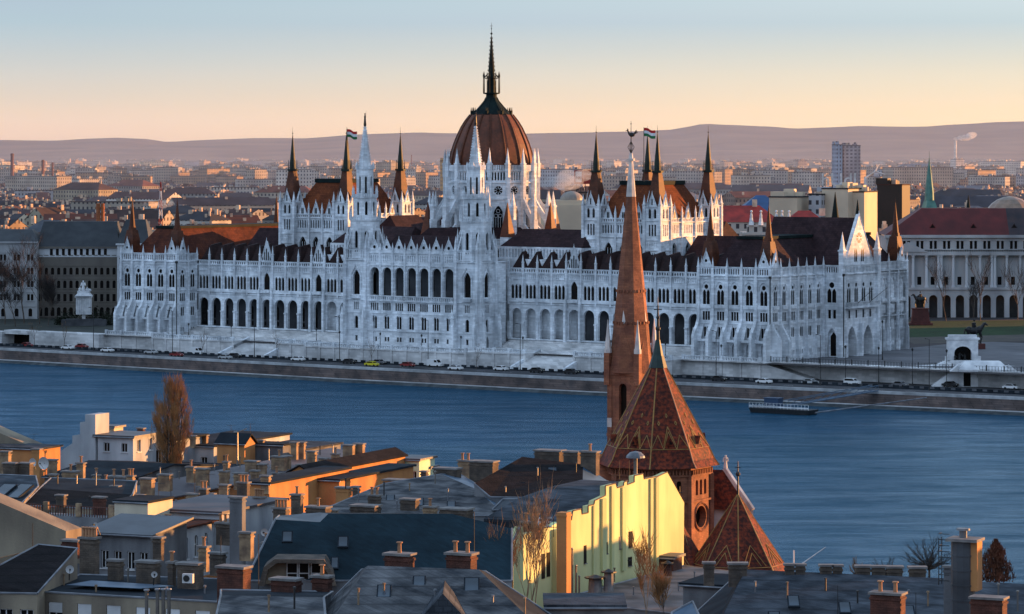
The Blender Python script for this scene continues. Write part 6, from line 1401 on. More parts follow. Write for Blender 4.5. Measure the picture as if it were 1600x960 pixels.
solid('grey_roof_house','weathered grey roof with a small dark opening at bottom, left of the slate roof','house',[([(330,1000,226),(512,1000,225),(506,934,235),(345,930,238)],0),([(345,930,238),(506,934,235),(520,925,243),(345,922,244)],1)],[RF['mossy'],RF['felt']],PL['grey'],4)
# --- the yellow fire wall and its neighbour
YL=lambda px: 153.3/(.489-(px-800)/5200)
D2=Vector((.44,.898,0)); N2=Vector((.898,-.44,0))
def streetwall(name,label,cat,pts,m,depth=11,roofm=None):
    P=[at(px,py,YL(px)) for px,py in pts]; o=P[-1]; t=thing(name,label,cat,o,0); b=MB(); b.extr([p-o for p in P],-N2*depth); b.build('wall',m,t); return t,o
top=[(890,813),(893,813),(895,799),(908,796),(909,804),(919,802),(919,791),(928,789),(929,783),(940,778),(946,775),(946,760),(962,756),(964,763),(974,760),(975,754),(980,752),(980,758),(991,754),(991,744),(1005,741),(1006,749),(1028,745),(1043,738),(1069,785),(1068,905),(890,958)]
t,o=streetwall('yellow_house','yellow house with a long sunlit stepped fire wall beside the church','house',top,PL['yellow'],.6)
P_=[at(px,py,YL(px))-o-N2*.6 for px,py in ((893,818),(946,785),(991,768),(1040,756),(1067,792),(1067,905),(892,955))]; m=MB(); m.extr(P_,-N2*9); m.build('rear_roof',RF['slate'],t)
YG=mat('yellow_flue_strip',(.48,.50,.26),(.40,.40,.2),scale=.5,rough=.9,streak=.3)
def onwall(px,py): return at(px,py,YL(px))-o
for a,b,yt,yb,dp in ((925,927,790,925,.5),(938,944,779,915,.75),(953,957,759,900,.6),(970,975,761,892,.6),(1014,1018,748,880,.6),(1022,1026,746,884,.75)):
    m=MB(); p=[onwall(a,yt+1),onwall(b,yt),onwall(b,yb),onwall(a,yb)]; m.extr([q+N2*.005 for q in p],N2*dp*.35); m.build('flue_strip',YG,t)
for a,b,yt,yb in ((912,916,852,880),(946,949,847,865),(967,972,838,857),(982,988,830,855),(981,987,870,884)):
    m=MB(); p=[onwall(a,yt+1),onwall(b,yt),onwall(b,yb),onwall(a,yb+1)]; m.extr([q+N2*.02 for q in p],N2*.03); m.build('wall_window',GLASS if a!=967 else PL['beige'],t)
    m=MB(); q=[onwall(a,yb+1),onwall(b,yb),onwall(b,yb+1),onwall(a,yb+2)]; m.extr([x+N2*.02 for x in q],N2*.15); m.build('window_sill',CAPM,t)
m=MB()
for a,b in zip(top[:-3],top[1:-2]): m.tube(onwall(*a)+Vector((0,0,.04)),onwall(*b)+Vector((0,0,.04)),.07,.07,4)
m.build('coping',PL['chimg'],t)
t,o=streetwall('pale_yellow_house','pale yellow gable end with sloping edge and roof letters, left of the brick pier','house',[(770,915),(813,823),(818,823),(818,836),(840,829),(862,822),(873,816),(873,950),(770,985)],mat('pale_yellow_plaster',(.54,.57,.30),(.44,.46,.24),scale=.4,rough=.9,streak=.3),.6)
m=MB(); m.tube(onwall(770,915)+Vector((0,0,.05)),onwall(813,823)+Vector((0,0,.05)),.16,.16,5); m.build('verge_flashing',ZINC,t)
for a,b,yt,yb in ((796,801,872,925),(846,851,866,905),(854,859,864,902)):
    m=MB(); p=[onwall(a,yt),onwall(b,yt-1),onwall(b,yb-1),onwall(a,yb)]; m.extr([q+N2*.02 for q in p],N2*.04); m.build('wall_window',GLASS,t)
for a,b in ((862,868),): m=MB(); p=[onwall(a,828),onwall(b,826),onwall(b,945),onwall(a,947)]; m.extr(p,N2*.5); m.build('flue_strip',YG,t)
c=at(836,824,316); t=thing('roof_letters','white letters R and E standing on the pale yellow roof','sign',c,.12)
LW=mat('white_letter_tube',(.8,.8,.8),rough=.5)
text_obj('RE','lettering',LW,1.35,t,(.15,0,0),(PI/2,0,0),.04); m=MB(); m.tube((0,.2,-1),(0,.2,1.2),.03,.03,4); m.tube((1.8,.2,-1),(1.8,.2,1.2),.03,.03,4); m.tube((-.2,.1,-.05),(2.2,.1,-.05),.03,.03,4); m.build('letter_frame',BLACK,t)
chimney(881,797,935,17,316,'tall brick pier with sunlit orange side between the two yellow walls','orange',0,1.1,FR,False)
chimney(831,814,828,30,318,'broad brick chimney with sunlit side on the pale yellow gable','brick',3,1.0,FR)
# flat roof in front of the yellow wall
solid('flat_roof_house','large weathered flat roof with vents in front of the yellow wall','house',[([(868,938,321),(1130,968,308),(1200,900,340),(1068,884,349)],0)],[mat('patched_roofing_felt',(.15,.14,.145),(.055,.055,.06),scale=.35,rough=.8,bump=.3,lo=.35,hi=.62)],PL['grey'],6)
house('roof_cabin','dark glazed rooftop shed against the foot of the yellow wall',1052,873,344,4.2,2.5,1.4,PL['brick'],RF['metal'],rot=FR+.0,over=.3)
for i,(px,py,h,w) in enumerate(((930,925,1.3,1.25),(951,921,1.6,.9),(965,895,1.2,.8),(978,893,1.1,.7),(1043,897,1.0,.8))):
    c=at(px,py,319 if px<960 else 338); t=thing('roof_vent',['wide dark','tall dark','small left','small right','brown rusty'][i]+' capped vent on the flat roof by the yellow wall','roof vent',(c.x,c.y,c.z),.2)
    m=MB(); m.frus(0,0,-.2,h,w*.55,w*.5,8); m.build('vent_shaft',CAPM if i<4 else PL['brick'],t); m=MB(); m.frus(0,0,h,h+.12,w*.85,w*.85,8); m.frus(0,0,h+.12,h+.35,w*.6,.1,8); m.build('vent_cap',BLACK,t)
for px,py,h in ((894,928,4.3),(900,932,2.9),(905,932,1.9)):
    c=at(px,py,318); t=thing('steel_pipe',{4.3:'tallest',2.9:'middle',1.9:'shortest'}[h]+' of three slim flue pipes at the foot of the yellow wall','pipe',c,0); m=MB(); m.tube((0,0,-.5),(0,0,h),.09,.09,8); m.ball((0,0,h),.13,6,4); m.build('pipe',STEEL,t)
c=at(993,738,345); t=thing('roof_ventilator','mushroom shaped pale ventilator above the yellow wall','ventilator',c,0); m=MB(); m.tube((0,0,-1.6),(0,0,1.6),.2,.2,8); m.build('shaft',STEEL,t); m=MB(); m.smooth=True; m.lathe(0,0,[(1.0,1.5),(.95,1.7),(.6,2.05),(0,2.2)],14); m.build('hood',ZINC,t)
for px in (968,983): pole(px,720,752,343,('left' if px<970 else 'right')+' thin pole beside the mushroom ventilator',0)
# --- bottom right
solid('long_slate_house','long dark slate roof with a row of chimneys along its ridge at bottom right','house',[([(1115,992,262),(1500,995,258),(1482,904,277),(1165,890,281)],0),([(1115,992,262),(1165,890,281),(1150,900,295),(1085,960,283)],1),([(1165,890,281),(1482,904,277),(1500,915,295),(1150,900,295)],0)],[RF['slate'],RF['felt']],PL['grey'],6)
solid('slate_house','dark slate roof end at the bottom right corner','house',[([(1490,1000,262),(1680,1000,260),(1680,916,275),(1500,908,277)],0),([(1500,908,277),(1680,916,275),(1680,925,290),(1500,915,292)],0)],[RF['slate']],PL['grey'],6)
house('house','dark flat roof below the apse in front of the long slate roof',1132,918,300,4,7,5,PL['grey'],RF['felt'],rot=FR)
solid('grey_roof_house','small grey pitched roof with sunlit verge at the bottom edge right of the bare saplings','house',[([(1040,1000,246),(1110,1000,244),(1082,940,252),(1050,957,250)],0)],[RF['bluem']],PL['white'],4)
house('house','dark flat roof with a slate edge at the bottom edge below the yellow wall',975,950,240,5.6,6,4,PL['grey'],RF['slate'],rot=0,over=.2)
# --- chimneys: (centre px, top, bottom, width px, distance, kind, pots, label)
K=[(21,697,725,18,432,'chim',0,'orange sunlit chimney at the left edge by the water, tallest of the left group'),(8,704,730,16,428,'chim',0,'sunlit chimney touching the left edge'),(17,722,746,22,400,'chimg',0,'brick chimney with orange side at left, front row'),(40,722,744,20,400,'chimg',0,'second brick chimney with orange side at left, front row'),(57,700,735,14,424,'orange',0,'narrow orange chimney behind the white dish'),(81,717,740,14,415,'chim',0,'small sunlit chimney right of the white dish'),
(83,740,750,12,392,'chim',0,'low sunlit chimney stub on the dark roof at left'),(110,735,752,24,396,'chim',1,'wide low orange chimney in front of the fire wall'),(126,722,748,12,400,'chim',1,'tall sunlit chimney with one flue in front of the fire wall'),(150,741,758,9,396,'chim',1,'slim sunlit chimney between fire wall and windows'),(185,743,758,34,392,'grey',2,'wide grey chimney block below the two windows'),(204,742,762,10,388,'chim',2,'sunlit chimney right of the wide grey block'),(213,772,786,22,372,'chim',0,'low orange chimney behind the cream block'),(230,746,766,20,384,'chim',0,'bright sunlit chimney left of the poplar foot'),(258,740,756,20,392,'chim',0,'square sunlit chimney below the poplar'),(298,728,743,13,405,'chim',1,'small sunlit chimney with one pot right of the poplar'),(316,731,748,19,402,'chim',0,'square sunlit chimney right of the one with a pot'),
(155,775,800,18,352,'brick',0,'orange topped brick chimney left of the cream block'),(301,680,690,7,448,'chim',0,'tiny chimney right of the poplar top roof'),(320,679,686,8,455,'chim',0,'tiny chimney on the dark flat roof by the water'),(220,668,680,10,450,'brick',0,'small brown chimney on the white house roof'),(398,687,700,6,450,'chim',0,'left of two slim chimneys by the water'),(409,687,701,7,450,'chim',0,'right of two slim chimneys by the water'),(394,719,735,20,420,'chim',0,'broad sunlit chimney on the lavender roof, first from left'),(410,724,731,12,419,'chim',0,'low sunlit chimney stub beside the first broad one'),(436,712,728,22,424,'chim',1,'broad sunlit chimney in the middle of the lavender roof'),(448,711,724,12,426,'chim',0,'narrow sunlit chimney beside the middle one'),(460,690,716,10,436,'chim',0,'tall sunlit chimney left of a pair above the lavender roof'),(472,690,714,9,437,'chim',0,'tall sunlit chimney right of a pair above the lavender roof'),(487,704,720,14,430,'chim',0,'squat sunlit chimney right of the tall pair'),(545,694,712,17,440,'chim',0,'left of two sunlit chimneys at the far end of the lavender roof'),(561,692,711,16,441,'chim',0,'right of two sunlit chimneys at the far end of the lavender roof'),(354,720,738,8,410,'chim',1,'slim flue chimney on the small grey roof'),(331,770,788,7,372,'orange',0,'slim orange flue above the grey brown roof'),
(405,775,800,16,350,'chim',4,'rendered chimney with four flues left of the ochre front'),(439,792,825,22,330,'chimg',4,'brick chimney with four tall flues left of the mansard'),(464,771,805,17,345,'chimg',1,'tall brown brick chimney in front of the ochre wall'),(371,775,875,22,318,'grey',0,'very tall rendered chimney with sunlit tip in the left middle'),(497,790,812,34,322,'chimg',1,'dark brick chimney with pale verge at the head of the mansard'),(571,788,806,42,330,'chimg',0,'wide dark brick chimney behind the mansard ridge'),(537,760,780,22,368,'orange',0,'sunlit brick chimney below the dormer row'),(556,759,785,9,362,'chimg',0,'narrow dark chimney right of the sunlit brick one'),(620,748,767,38,382,'orange',0,'wide sunlit orange chimney wall right of the dormer row'),(663,735,748,9,395,'chimg',0,'small dark chimney beside the green tank room'),(699,730,765,38,366,'chimg',0,'wide dark brick chimney at the head of the grey roof'),(727,718,738,20,376,'chim',2,'sunlit chimney left of the black roof'),(756,719,742,40,372,'chimg',0,'wide brick chimney with lit end left of the black roof'),(713,793,818,46,330,'chimg',0,'brick chimney with two lit ends behind the mansard right end'),(859,702,724,42,368,'chimg',0,'left wide brick chimney on the ridge of the black roof'),(894,704,726,24,366,'chimg',0,'middle brick chimney on the ridge of the black roof'),(922,704,745,26,362,'chimg',1,'right tall brick chimney at the end of the black roof'),
(139,838,904,27,270,'chimg',5,'big stacked brown chimney on the bottom left flat roof'),(180,873,906,22,265,'chimg',0,'short brick chimney on the bottom left flat roof, second from left'),(231,875,908,33,263,'chimg',0,'broad brick chimney with a dish on the bottom left flat roof'),(268,876,911,9,261,'chimg',1,'slim brick chimney post on the bottom left flat roof'),(297,878,914,36,260,'chimg',0,'broad brick chimney with air conditioner on the bottom left flat roof'),(365,883,935,46,250,'brick',0,'wide red brick chimney stump left of the mansard'),(112,842,856,28,280,'brick',0,'low brick chimney behind the tiled roof at left'),
(447,902,928,42,242,'brick',0,'low red brick chimney below the dormer, left'),(503,898,926,28,243,'brick',1,'low red brick chimney below the dormer, right'),(624,863,896,41,236,'brick',1,'left red brick chimney on the bottom slate roof'),(721,862,894,42,236,'brick',2,'right red brick chimney on the bottom slate roof'),
(1388,924,985,49,240,'brick',2,'red brick chimney with two metal cowls at bottom right'),(1546,931,990,51,240,'brick',0,'red brick chimney at the bottom right edge'),(1485,883,975,17,262,'grey',0,'slim grey concrete chimney beside the tall metal flue')]
for px,a,b,w,Y,m,n,lb in K: chimney(px,a,b,w,Y,lb,m,n,None,FR)
for i,(px,w) in enumerate(((1234,14),(1251,14),(1291,18),(1309,14),(1349,22),(1373,20),(1398,24),(1434,25),(1153,28),(1108,16))):
    chimney(px,877+ (px-1100)*.022,899+(px-1100)*.03,w,279,['first','second','third','fourth','fifth','sixth','seventh','eighth','wide','leftmost'][i]+' dark chimney in the row on the long slate ridge'+(' below the apse' if i>7 else ' from the left'),'chimg',0,None,0)
c=at(1505,985,256); t=thing('metal_flue','tall grey metal clad chimney with ladder cage and sunlit brick edge','chimney',c,FR)
h=zof(845,256)-c.z; m=MB(); m.frus(0,0,0,h,.92,.92,12)
for k in range(6): m.frus(0,0,h*k/6,h*k/6+.12,.97,.97,12)
m.build('flue_cladding',RF['metal'],t); m=MB(); m.box(.7,1.25,-.5,.9,h*.45,h); m.build('brick_edge',PL['orange'],t); m=MB(); m.box(-1.1,1.4,-1.1,1.1,h,h+.22); m.build('cap',CAPM,t); m=MB(); m.frus(0,0,h+.2,h+.8,.3,.3,8); m.frus(0,0,h+.8,h+.95,.55,.5,8); m.build('cowl',ZINC,t)
m=MB()
for k in range(9): 
    z=h*.55+k*.45; m.tube((-.95,-.5,z),(-1.8,-.5,z),.03,.03,4); m.tube((-1.8,-.5,z),(-1.8,.3,z),.03,.03,4)
for y in (-.5,.3): m.tube((-1.8,y,h*.5),(-1.8,y,h+.2),.035,.035,4)
m.build('ladder_cage',BLACK,t)
for i,px in enumerate((229,246,255,264)):
    c=at(px,985,240); t=thing('steel_flue',['leftmost','second','third','rightmost'][i]+' of four tall steel flues at the bottom edge','flue',c,0); h=zof(922+(0 if i else 1),240)-c.z; m=MB(); m.tube((0,0,0),(0,0,h),.13,.13,10); m.build('pipe',STEEL,t); m=MB(); m.frus(0,0,h,h+.1,.22,.2,10); m.build('cap',ZINC,t)
dish(68,724,412,10,'big sunlit white satellite dish among the orange chimneys at left',-.5); dish(51,723,405,7,'smaller white dish left of the big one',-.5)
dish(109,890,262,6.5,'white dish on the rendered gable of the tiled house',.2); dish(241,898,259,5,'white dish on the broad brick chimney',.2); dish(413,832,320,6,'white dish beside the mansard verge',-.2); dish(149,820,276,4,'small sunlit round lamp dish behind the stacked chimney',-.6)
c=at(294,911,257); t=thing('air_conditioner','white air conditioner unit on the flat roof','air conditioner',c,FR+.2); m=MB(); m.box(-.42,.42,-.2,.2,0,.7); m.build('casing',WFR,t); m=MB(); m.frus(0,0,0,.03,.26,.26,12); o_=m.build('fan_grille',BLACK,t); o_.rotation_euler=(PI/2,0,0); o_.location=(-.08,-.205,.36)
for px,a,b,Y,lb in ((53,678,705,440,'thin aerial at the left by the water'),(391,662,695,452,'tall aerial above the two slim chimneys'),(361,664,690,450,'thin aerial right of the poplar'),(267,735,785,380,'thin aerial in front of the lavender roof, left'),(304,735,790,376,'thin aerial in front of the lavender roof, middle'),(327,740,790,378,'thin aerial in front of the lavender roof, right'),(248,755,790,372,'aerial above the cream block'),(51,818,856,288,'thin pole on the beige gable'),(345,838,930,262,'thin wire pole left of the mansard'),(404,835,935,258,'thin pole at the mansard foot'),(741,800,880,262,'thin pole at the right end of the mansard'),(813,805,845,310,'thin pole before the pale yellow gable'),(1309,915,960,262,'thin grey pole on the long slate roof'),(1431,926,960,262,'pale post on the long slate roof')): pole(px,a,b,Y,lb,1 if Y>360 else 0)
c=at(371,712,440); t=thing('street_lamp','pale lamp post with a curved double arm behind the chimneys','lamp',c,0); h=zof(676,440)-c.z; m=MB(); m.tube((0,0,-2),(0,0,h),.14,.1,6); m.tube((0,0,h),(1.2,0,h+.5),.08,.06,5); m.tube((0,0,h),(-.5,0,h),.2,.2,6); m.build('post',STEEL,t)
# blocks outside the frame to the right that keep the low sun off the street side
for i,(x,y,w,d,h) in enumerate(((72,352,26,13,20),(78,318,22,13,23),(84,280,24,13,27),(70,392,20,12,15))):
    shade_block(x,y,w,d,h+.5,FR+PI/2,['tall','middle','upper','riverside'][i]+' apartment house outside the picture to the right',5)
# --- trees
TW=mat('brown_bare_twigs',(.50,.26,.11),(.28,.15,.07),scale=1,rough=1,spec=0)
TRK=mat('grey_brown_bark',(.13,.10,.08),(.07,.055,.045),scale=2,rough=1)
BIRCH=mat('pale_sapling_twigs',(.42,.27,.15),(.26,.17,.10),scale=2,rough=1)
def blade(mb,p,d,w):
    u=d.cross(Vector((0,1,0)))
    if u.length<1e-4: u=Vector((1,0,0))
    u=u.normalized()*w; mb.face([p-u,p+u,p+d]); u2=d.cross(u).normalized()*w; mb.face([p-u2,p+u2,p+d])
def grow(mb,tw,p,d,L,r,lev,up,spread,wl):
    n=4; q=p
    for i in range(n):
        d=(d+Vector((random.uniform(-1,1),random.uniform(-1,1),random.uniform(-.3,.6)))*.12+Vector((0,0,up*.06))).normalized(); e=q+d*L/n
        mb.tube(q,e,r*(1-i/n*.5),r*(1-(i+1)/n*.5),5 if r>.05 else 3,0,False); q=e
        if lev>0 and i>0:
            for _ in range(2):
                if random.random()<.12: continue
                a=Vector((random.uniform(-1,1),random.uniform(-1,1),random.uniform(-.1,.8)))*spread; grow(mb,tw,q,(d+a).normalized(),L*random.uniform(.45,.7),r*.5,lev-1,up,spread,wl)
    if lev==0:
        for _ in range(1): blade(tw,q-d*L*random.uniform(0,.7),(d+Vector((random.uniform(-1,1),random.uniform(-1,1),random.uniform(-.3,.9)))*.5)*wl,.012+.012*wl)
def bare_tree(name,label,px,pyt,pyb,Y,spread,bark,twig,lev=3,up=1,wl=.8,group=None,trunk=.3,nb=1):
    b=at(px,pyb,Y); H=zof(pyt,Y)-b.z; t=thing(name,label,'tree',b,0,group); m=MB(); tw=MB()
    for k in range(nb):
        d=Vector((random.uniform(-.1,.1),random.uniform(-.1,.1),1)); p=Vector((random.uniform(-.3,.3)*(nb>1),random.uniform(-.3,.3)*(nb>1),-.5)); grow(m,tw,p,d.normalized(),H*.62,trunk*H*.03,lev,up,spread,wl)
    m.build('trunk',bark,t); tw.build('crown',twig,t); return t
# the poplar: several upright stems with thousands of rising twigs
b=at(270,760,425); H=zof(582,425)-b.z; t=thing('poplar_tree','tall narrow bare poplar with reddish brown twigs by the river','tree',b,0); tr=MB(); tw=MB()
for k in range(9):
    x,y=random.uniform(-.9,.9),random.uniform(-.8,.8); q=Vector((x,y,-1)); lean=Vector((x*.10,y*.10,0))
    hh=H*random.uniform(.72,.98)
    for i in range(8):
        e=Vector((x,y,0))+lean*(i+1)*hh/8*.42*math.sin(PI*min(1,(i+1.5)/9))+Vector((random.uniform(-.15,.15),random.uniform(-.15,.15),hh*(i+1)/8)); tr.tube(q,e,.2*(1-i/8.5),.2*(1-(i+1)/8.5),5,0,False); q=e
def pw(t): return 2.55*min(1,.42+.58*(t/.45)**1.2)*(1-max(0,(t-.55)/.45)**2.6)
for i in range(210):
    tt=random.uniform(.12,.84); a=random.uniform(0,2*PI); rr=pw(min(.985,tt*1.15))*math.sqrt(random.random())*random.uniform(.75,1.12); L=random.uniform(1.2,3.0); c0=Vector((rr*math.cos(a),rr*math.sin(a),tt*H)); out=Vector((math.cos(a),math.sin(a),0))*.14
    tr.tube(Vector((rr*.3*math.cos(a),rr*.3*math.sin(a),tt*H-L*.9)),c0,.05,.025,3,0,False); tr.tube(c0,c0+(out+Vector((0,0,1)))*L*.8,.025,.01,3,0,False)
    for k in range(30):
        h=random.random(); p=c0+(out+Vector((0,0,1)))*L*.8*h+Vector((random.gauss(0,.16),random.gauss(0,.16),0)); blade(tw,p,Vector((random.gauss(out.x,.17),random.gauss(out.y,.17),1))*random.uniform(.4,1.0),.022)
tr.build('trunk',TRK,t); tw.build('crown',TW,t)
bare_tree('birch_sapling','sunlit bare young tree with upright pale twigs before the pale yellow gable',827,812,985,296,.42,BIRCH,BIRCH,3,2.2,1.0,trunk=.26,nb=3)
bare_tree('birch_sapling','dark bare young tree left of the sunlit one',778,850,985,268,.4,TRK,TW,3,2,.9,trunk=.25,nb=2)
bare_tree('birch_sapling','bare reddish sapling on the edge of the flat roof, left of two',1008,868,975,262,.4,BIRCH,TW,3,2,.9,trunk=.22,nb=2)
bare_tree('birch_sapling','bare bushy sapling on the edge of the flat roof, right of two',1040,905,975,260,.6,TRK,TW,3,1,.8,trunk=.22,nb=3)
def fan_tree(label,px,pyt,pyb,Y,wpx,bark,twig,n=26):
    b=at(px,pyb,Y); H=zof(pyt,Y)-b.z; Rr=wpx/F*Y/2; t=thing('bare_tree',label,'tree',b,0); m=MB(); tw=MB(); top=Vector((0,0,H*.28))
    m.tube((0,0,-1.5),top,.16,.12,6)
    for i in range(n):
        a=random.uniform(0,2*PI); e=math.acos(random.uniform(.18,1)); L=random.uniform(.75,1.0); p=top; d=Vector((math.cos(a)*math.sin(e)*Rr,math.sin(a)*math.sin(e)*Rr,math.cos(e)*H*.72))*L
        q0=p
        for k in range(5):
            q1=top+d*((k+1)/5)+Vector((random.uniform(-1,1),random.uniform(-1,1),random.uniform(-.3,1)))*.12*Rr/2; m.tube(q0,q1,.055*(1-k/6),.055*(1-(k+1)/6),3,0,False)
            for _ in range(5): blade(tw,q1+(q0-q1)*random.random(),(d.normalized()*.8+Vector((random.uniform(-1,1),random.uniform(-1,1),random.uniform(-.2,1)))*.75)*random.uniform(.3,.8)*Rr*.3,.014)
            q0=q1
    m.build('trunk',bark,t); tw.build('crown',twig,t)
GTW=mat('grey_twigs',(.07,.058,.055),(.04,.035,.035),rough=1)
fan_tree('round bare grey tree by the water behind the long slate roof',1452,836,912,380,112,TRK,GTW,46)
fan_tree('wide bare tree left of the round grey tree',1385,866,915,385,62,TRK,GTW,24)
fan_tree('small bare tree above the ridge chimneys at right',1338,870,915,385,44,TRK,TW,18)
fan_tree('dark bare tree between the metal flue and the reddish bush',1530,850,905,330,44,TRK,GTW,22)
b=at(1556,905,330); t=thing('columnar_shrub','reddish brown dry conical shrub right of the metal flue','shrub',b,0); m=MB(); H=zof(842,330)-b.z
for i in range(2200):
    tt=random.random(); a_=random.uniform(0,2*PI); rr=1.3*(1-tt**2.2)*random.choice((1,1,1.25,.8))*(1+.25*math.sin(a_*3+tt*9))*math.sqrt(random.random())+.05; a=a_; p=Vector((rr*math.cos(a)*1.1,rr*math.sin(a),tt*H-.3)); blade(m,p,Vector((random.uniform(-.4,.4),random.uniform(-.4,.4),.7))*.55,.05)
m.build('foliage',mat('reddish_dry_foliage',(.20,.075,.04),(.10,.045,.03),scale=1.5,rough=1),t); m=MB(); m.tube((0,0,-1.5),(0,0,H*.7),.12,.05,6); m.build('stem',TRK,t)
for i,(px,pt,pb,Y) in enumerate(((1478,425,500,1085),(1532,415,500,1090),(1590,425,498,1085),(1600,430,498,1080),(1522,450,512,1000))): bare_tree('bare_tree',['first','second','third','fourth','nearest'][i]+' tall bare dark tree in front of the museum arcade from the left' if i<4 else 'bare tree nearest the second rider statue',px,pt,pb,Y,.6,TRK,GTW,3,1,2.2,trunk=.4)
for i,(px,pt,pb,Y) in enumerate(((8,420,505,1095),(38,400,505,1100),(62,430,508,1095),(25,440,512,1080),(75,455,508,1085))): bare_tree('bare_tree',['leftmost','tall','third','low','rightmost'][i]+' dark bare tree before the left edge apartment building',px,pt,pb,Y,.8,TRK,GTW,4,.8,2.4,trunk=.4)
SHR=mat('dark_evergreen_leaves',(.02,.03,.014),(.01,.014,.008),scale=1,rough=.9)
for i,(px,py,r) in enumerate(((108,492,3.4),(150,490,4.4),(165,492,3.2),(188,496,2.6),(95,500,2.2))):
    c=at(px,py+10,1092); m=MB()
    for k in range(700):
        p=Vector((random.gauss(0,.45),random.gauss(0,.45),abs(random.gauss(.5,.4))))*r; u=Vector((random.uniform(-1,1),random.uniform(-1,1),random.uniform(-1,1)))*.35; v=Vector((random.uniform(-1,1),random.uniform(-1,1),random.uniform(-1,1)))*.35; m.face([p-u,p+v,p+u])
    m.build('evergreen_shrub',SHR,None,['left tall','big right','second right','small brownish right','low left'][i]+' dark evergreen bush beside the tall white monument','shrub',None,None,(c.x,c.y,TERR-.4),0)
# --- vehicles on the quay road
TYRE=mat('tyre_rubber',(.02,.02,.02),rough=.9)
CARC={}
def paint(n,c): CARC[n]=mat('car_paint_'+n,c,c,rough=.3,spec=.5)
for n,c in (('white',(.75,.75,.75)),('silver',(.4,.41,.42)),('black',(.015,.015,.018)),('red',(.22,.02,.02)),('yellow',(.65,.55,.02)),('grey',(.12,.12,.13)),('blue',(.03,.06,.12))): paint(n,c)
LAMPM=mat('lamp_lens',(.8,.75,.6),rough=.2); TAILM=mat('tail_lens',(.5,.02,.02),rough=.3)
def car(px,py,colour,label,kind='car',yoff=0):
    Y=(EYE-ROAD-.3)*F/(py-HZ); p=at(px,py,Y); t=thing('parked_car' if 'parked' in label else 'car',label,'car' if kind!='van' else 'van',(p.x,p.y,ROAD+.02),ROT)
    L=2.15; W=.86; prof={'car':[(-L,.35),(-L,.8),(-1.5,.95),(-.9,1.42),(.55,1.45),(1.15,.98),(2.0,.85),(L,.6),(L,.35)],'van':[(-2.4,.35),(-2.4,1.95),(-2.2,2.1),(.9,2.1),(1.5,1.25),(2.35,1.05),(2.4,.35)],'suv':[(-2.2,.4),(-2.2,1.0),(-2.0,1.72),(.5,1.75),(1.1,1.12),(2.1,1.0),(2.2,.4)]}[kind]
    m=MB(); m.extr([(x,-W,z) for x,z in prof],(0,2*W,0)); m.build('body',CARC[colour],t)
    g=MB()
    wn={'car':[(-1.35,.98),(-.85,1.36),(.5,1.38),(1.0,1.0)],'van':[(.2,1.35),(.2,1.95),(.85,1.95),(1.3,1.35)],'suv':[(-1.95,1.1),(-1.85,1.6),(.45,1.62),(.95,1.14)]}[kind]
    for s in (-1,1): g.face([(x,s*(W+.01),z) for x,z in wn])
    a,b=(prof[5],prof[4]) if kind=='car' else ((prof[4],prof[3]))
    g.face([(a[0]+.015,-W*.85,a[1]+.04),(a[0]+.015,W*.85,a[1]+.04),(b[0]+.03,W*.8,b[1]-.04),(b[0]+.03,-W*.8,b[1]-.04)])
    g.build('windows',GLASS,t)
    for x in (-1.3,1.35):
        for s in (-1,1):
            w=MB(); w.tube((x,s*W*.78,.32),(x,s*(W+.03),.32),.32,.32,12); w.build('wheel',TYRE,t)
    for s in (-1,1):
        l=MB(); l.box(prof[-1][0]-.05,prof[-1][0]+.02,s*.6-.15,s*.6+.15,.62,.76); l.build('headlight',LAMPM,t)
        l=MB(); l.box(prof[0][0]-.02,prof[0][0]+.05,s*.62-.12,s*.62+.12,.7,.82); l.build('tail_light',TAILM,t)
CARS=[(42,541,'red','red car with lights on at the left end of the quay road'),(70,538,'black','black car behind the red one at the left end of the quay road'),(106,545,'white','low white car left on the quay road, before the underpass','car'),(128,543,'red','dark red car right after the white one near the underpass'),(168,549,'white','white car passing below the tall white monument'),(236,552,'silver','silver car below the left pavilion'),(276,556,'red','dark red car with rear lights below the left pavilion'),(308,553,'white','white van below the left arcade','van'),(352,560,'silver','silver car with headlights right of the white van'),(366,558,'black','black car just behind the silver one'),(466,563,'white','white car below the left steps'),(545,567,'black','black car below the left river tower'),(581,571,'yellow','bright yellow taxi below the middle of the parliament'),(592,568,'grey','grey car behind the yellow taxi'),(637,572,'red','dark red car right of the yellow taxi'),(680,572,'white','white delivery van below the middle of the parliament','van'),(712,577,'white','white car right of the white delivery van'),(783,578,'white','white car below the right river tower'),(838,581,'black','black car below the right steps'),(892,583,'black','second black car near the church spire'),(1123,594,'black','dark car below the right pavilion, first from left'),(1194,598,'white','white car below the right pavilion'),(1266,599,'silver','silver car right of the pavilion corner'),(1332,600,'white','white estate car before the square wall','suv'),(1406,603,'grey','dark grey car before the square wall'),(1485,603,'black','black car near the stone portal'),(1580,607,'white','white car at the right edge of the quay road')]
for cdef in CARS: car(*cdef)
# barrier blocks along the road
bar=thing('road_barrier','long row of dark barrier blocks between road and terrace wall','barrier',PC,ROT)
m=MB()
for i in range(170): m.box(-250+i*3,-250+i*3+1.5,-20.6,-20.2,ROAD,ROAD+.9)
m.box(-250,260,-20.55,-20.25,ROAD,ROAD+.35)
o_=m.build('barrier_blocks',RF['felt'],bar); o_['kind']='stuff'
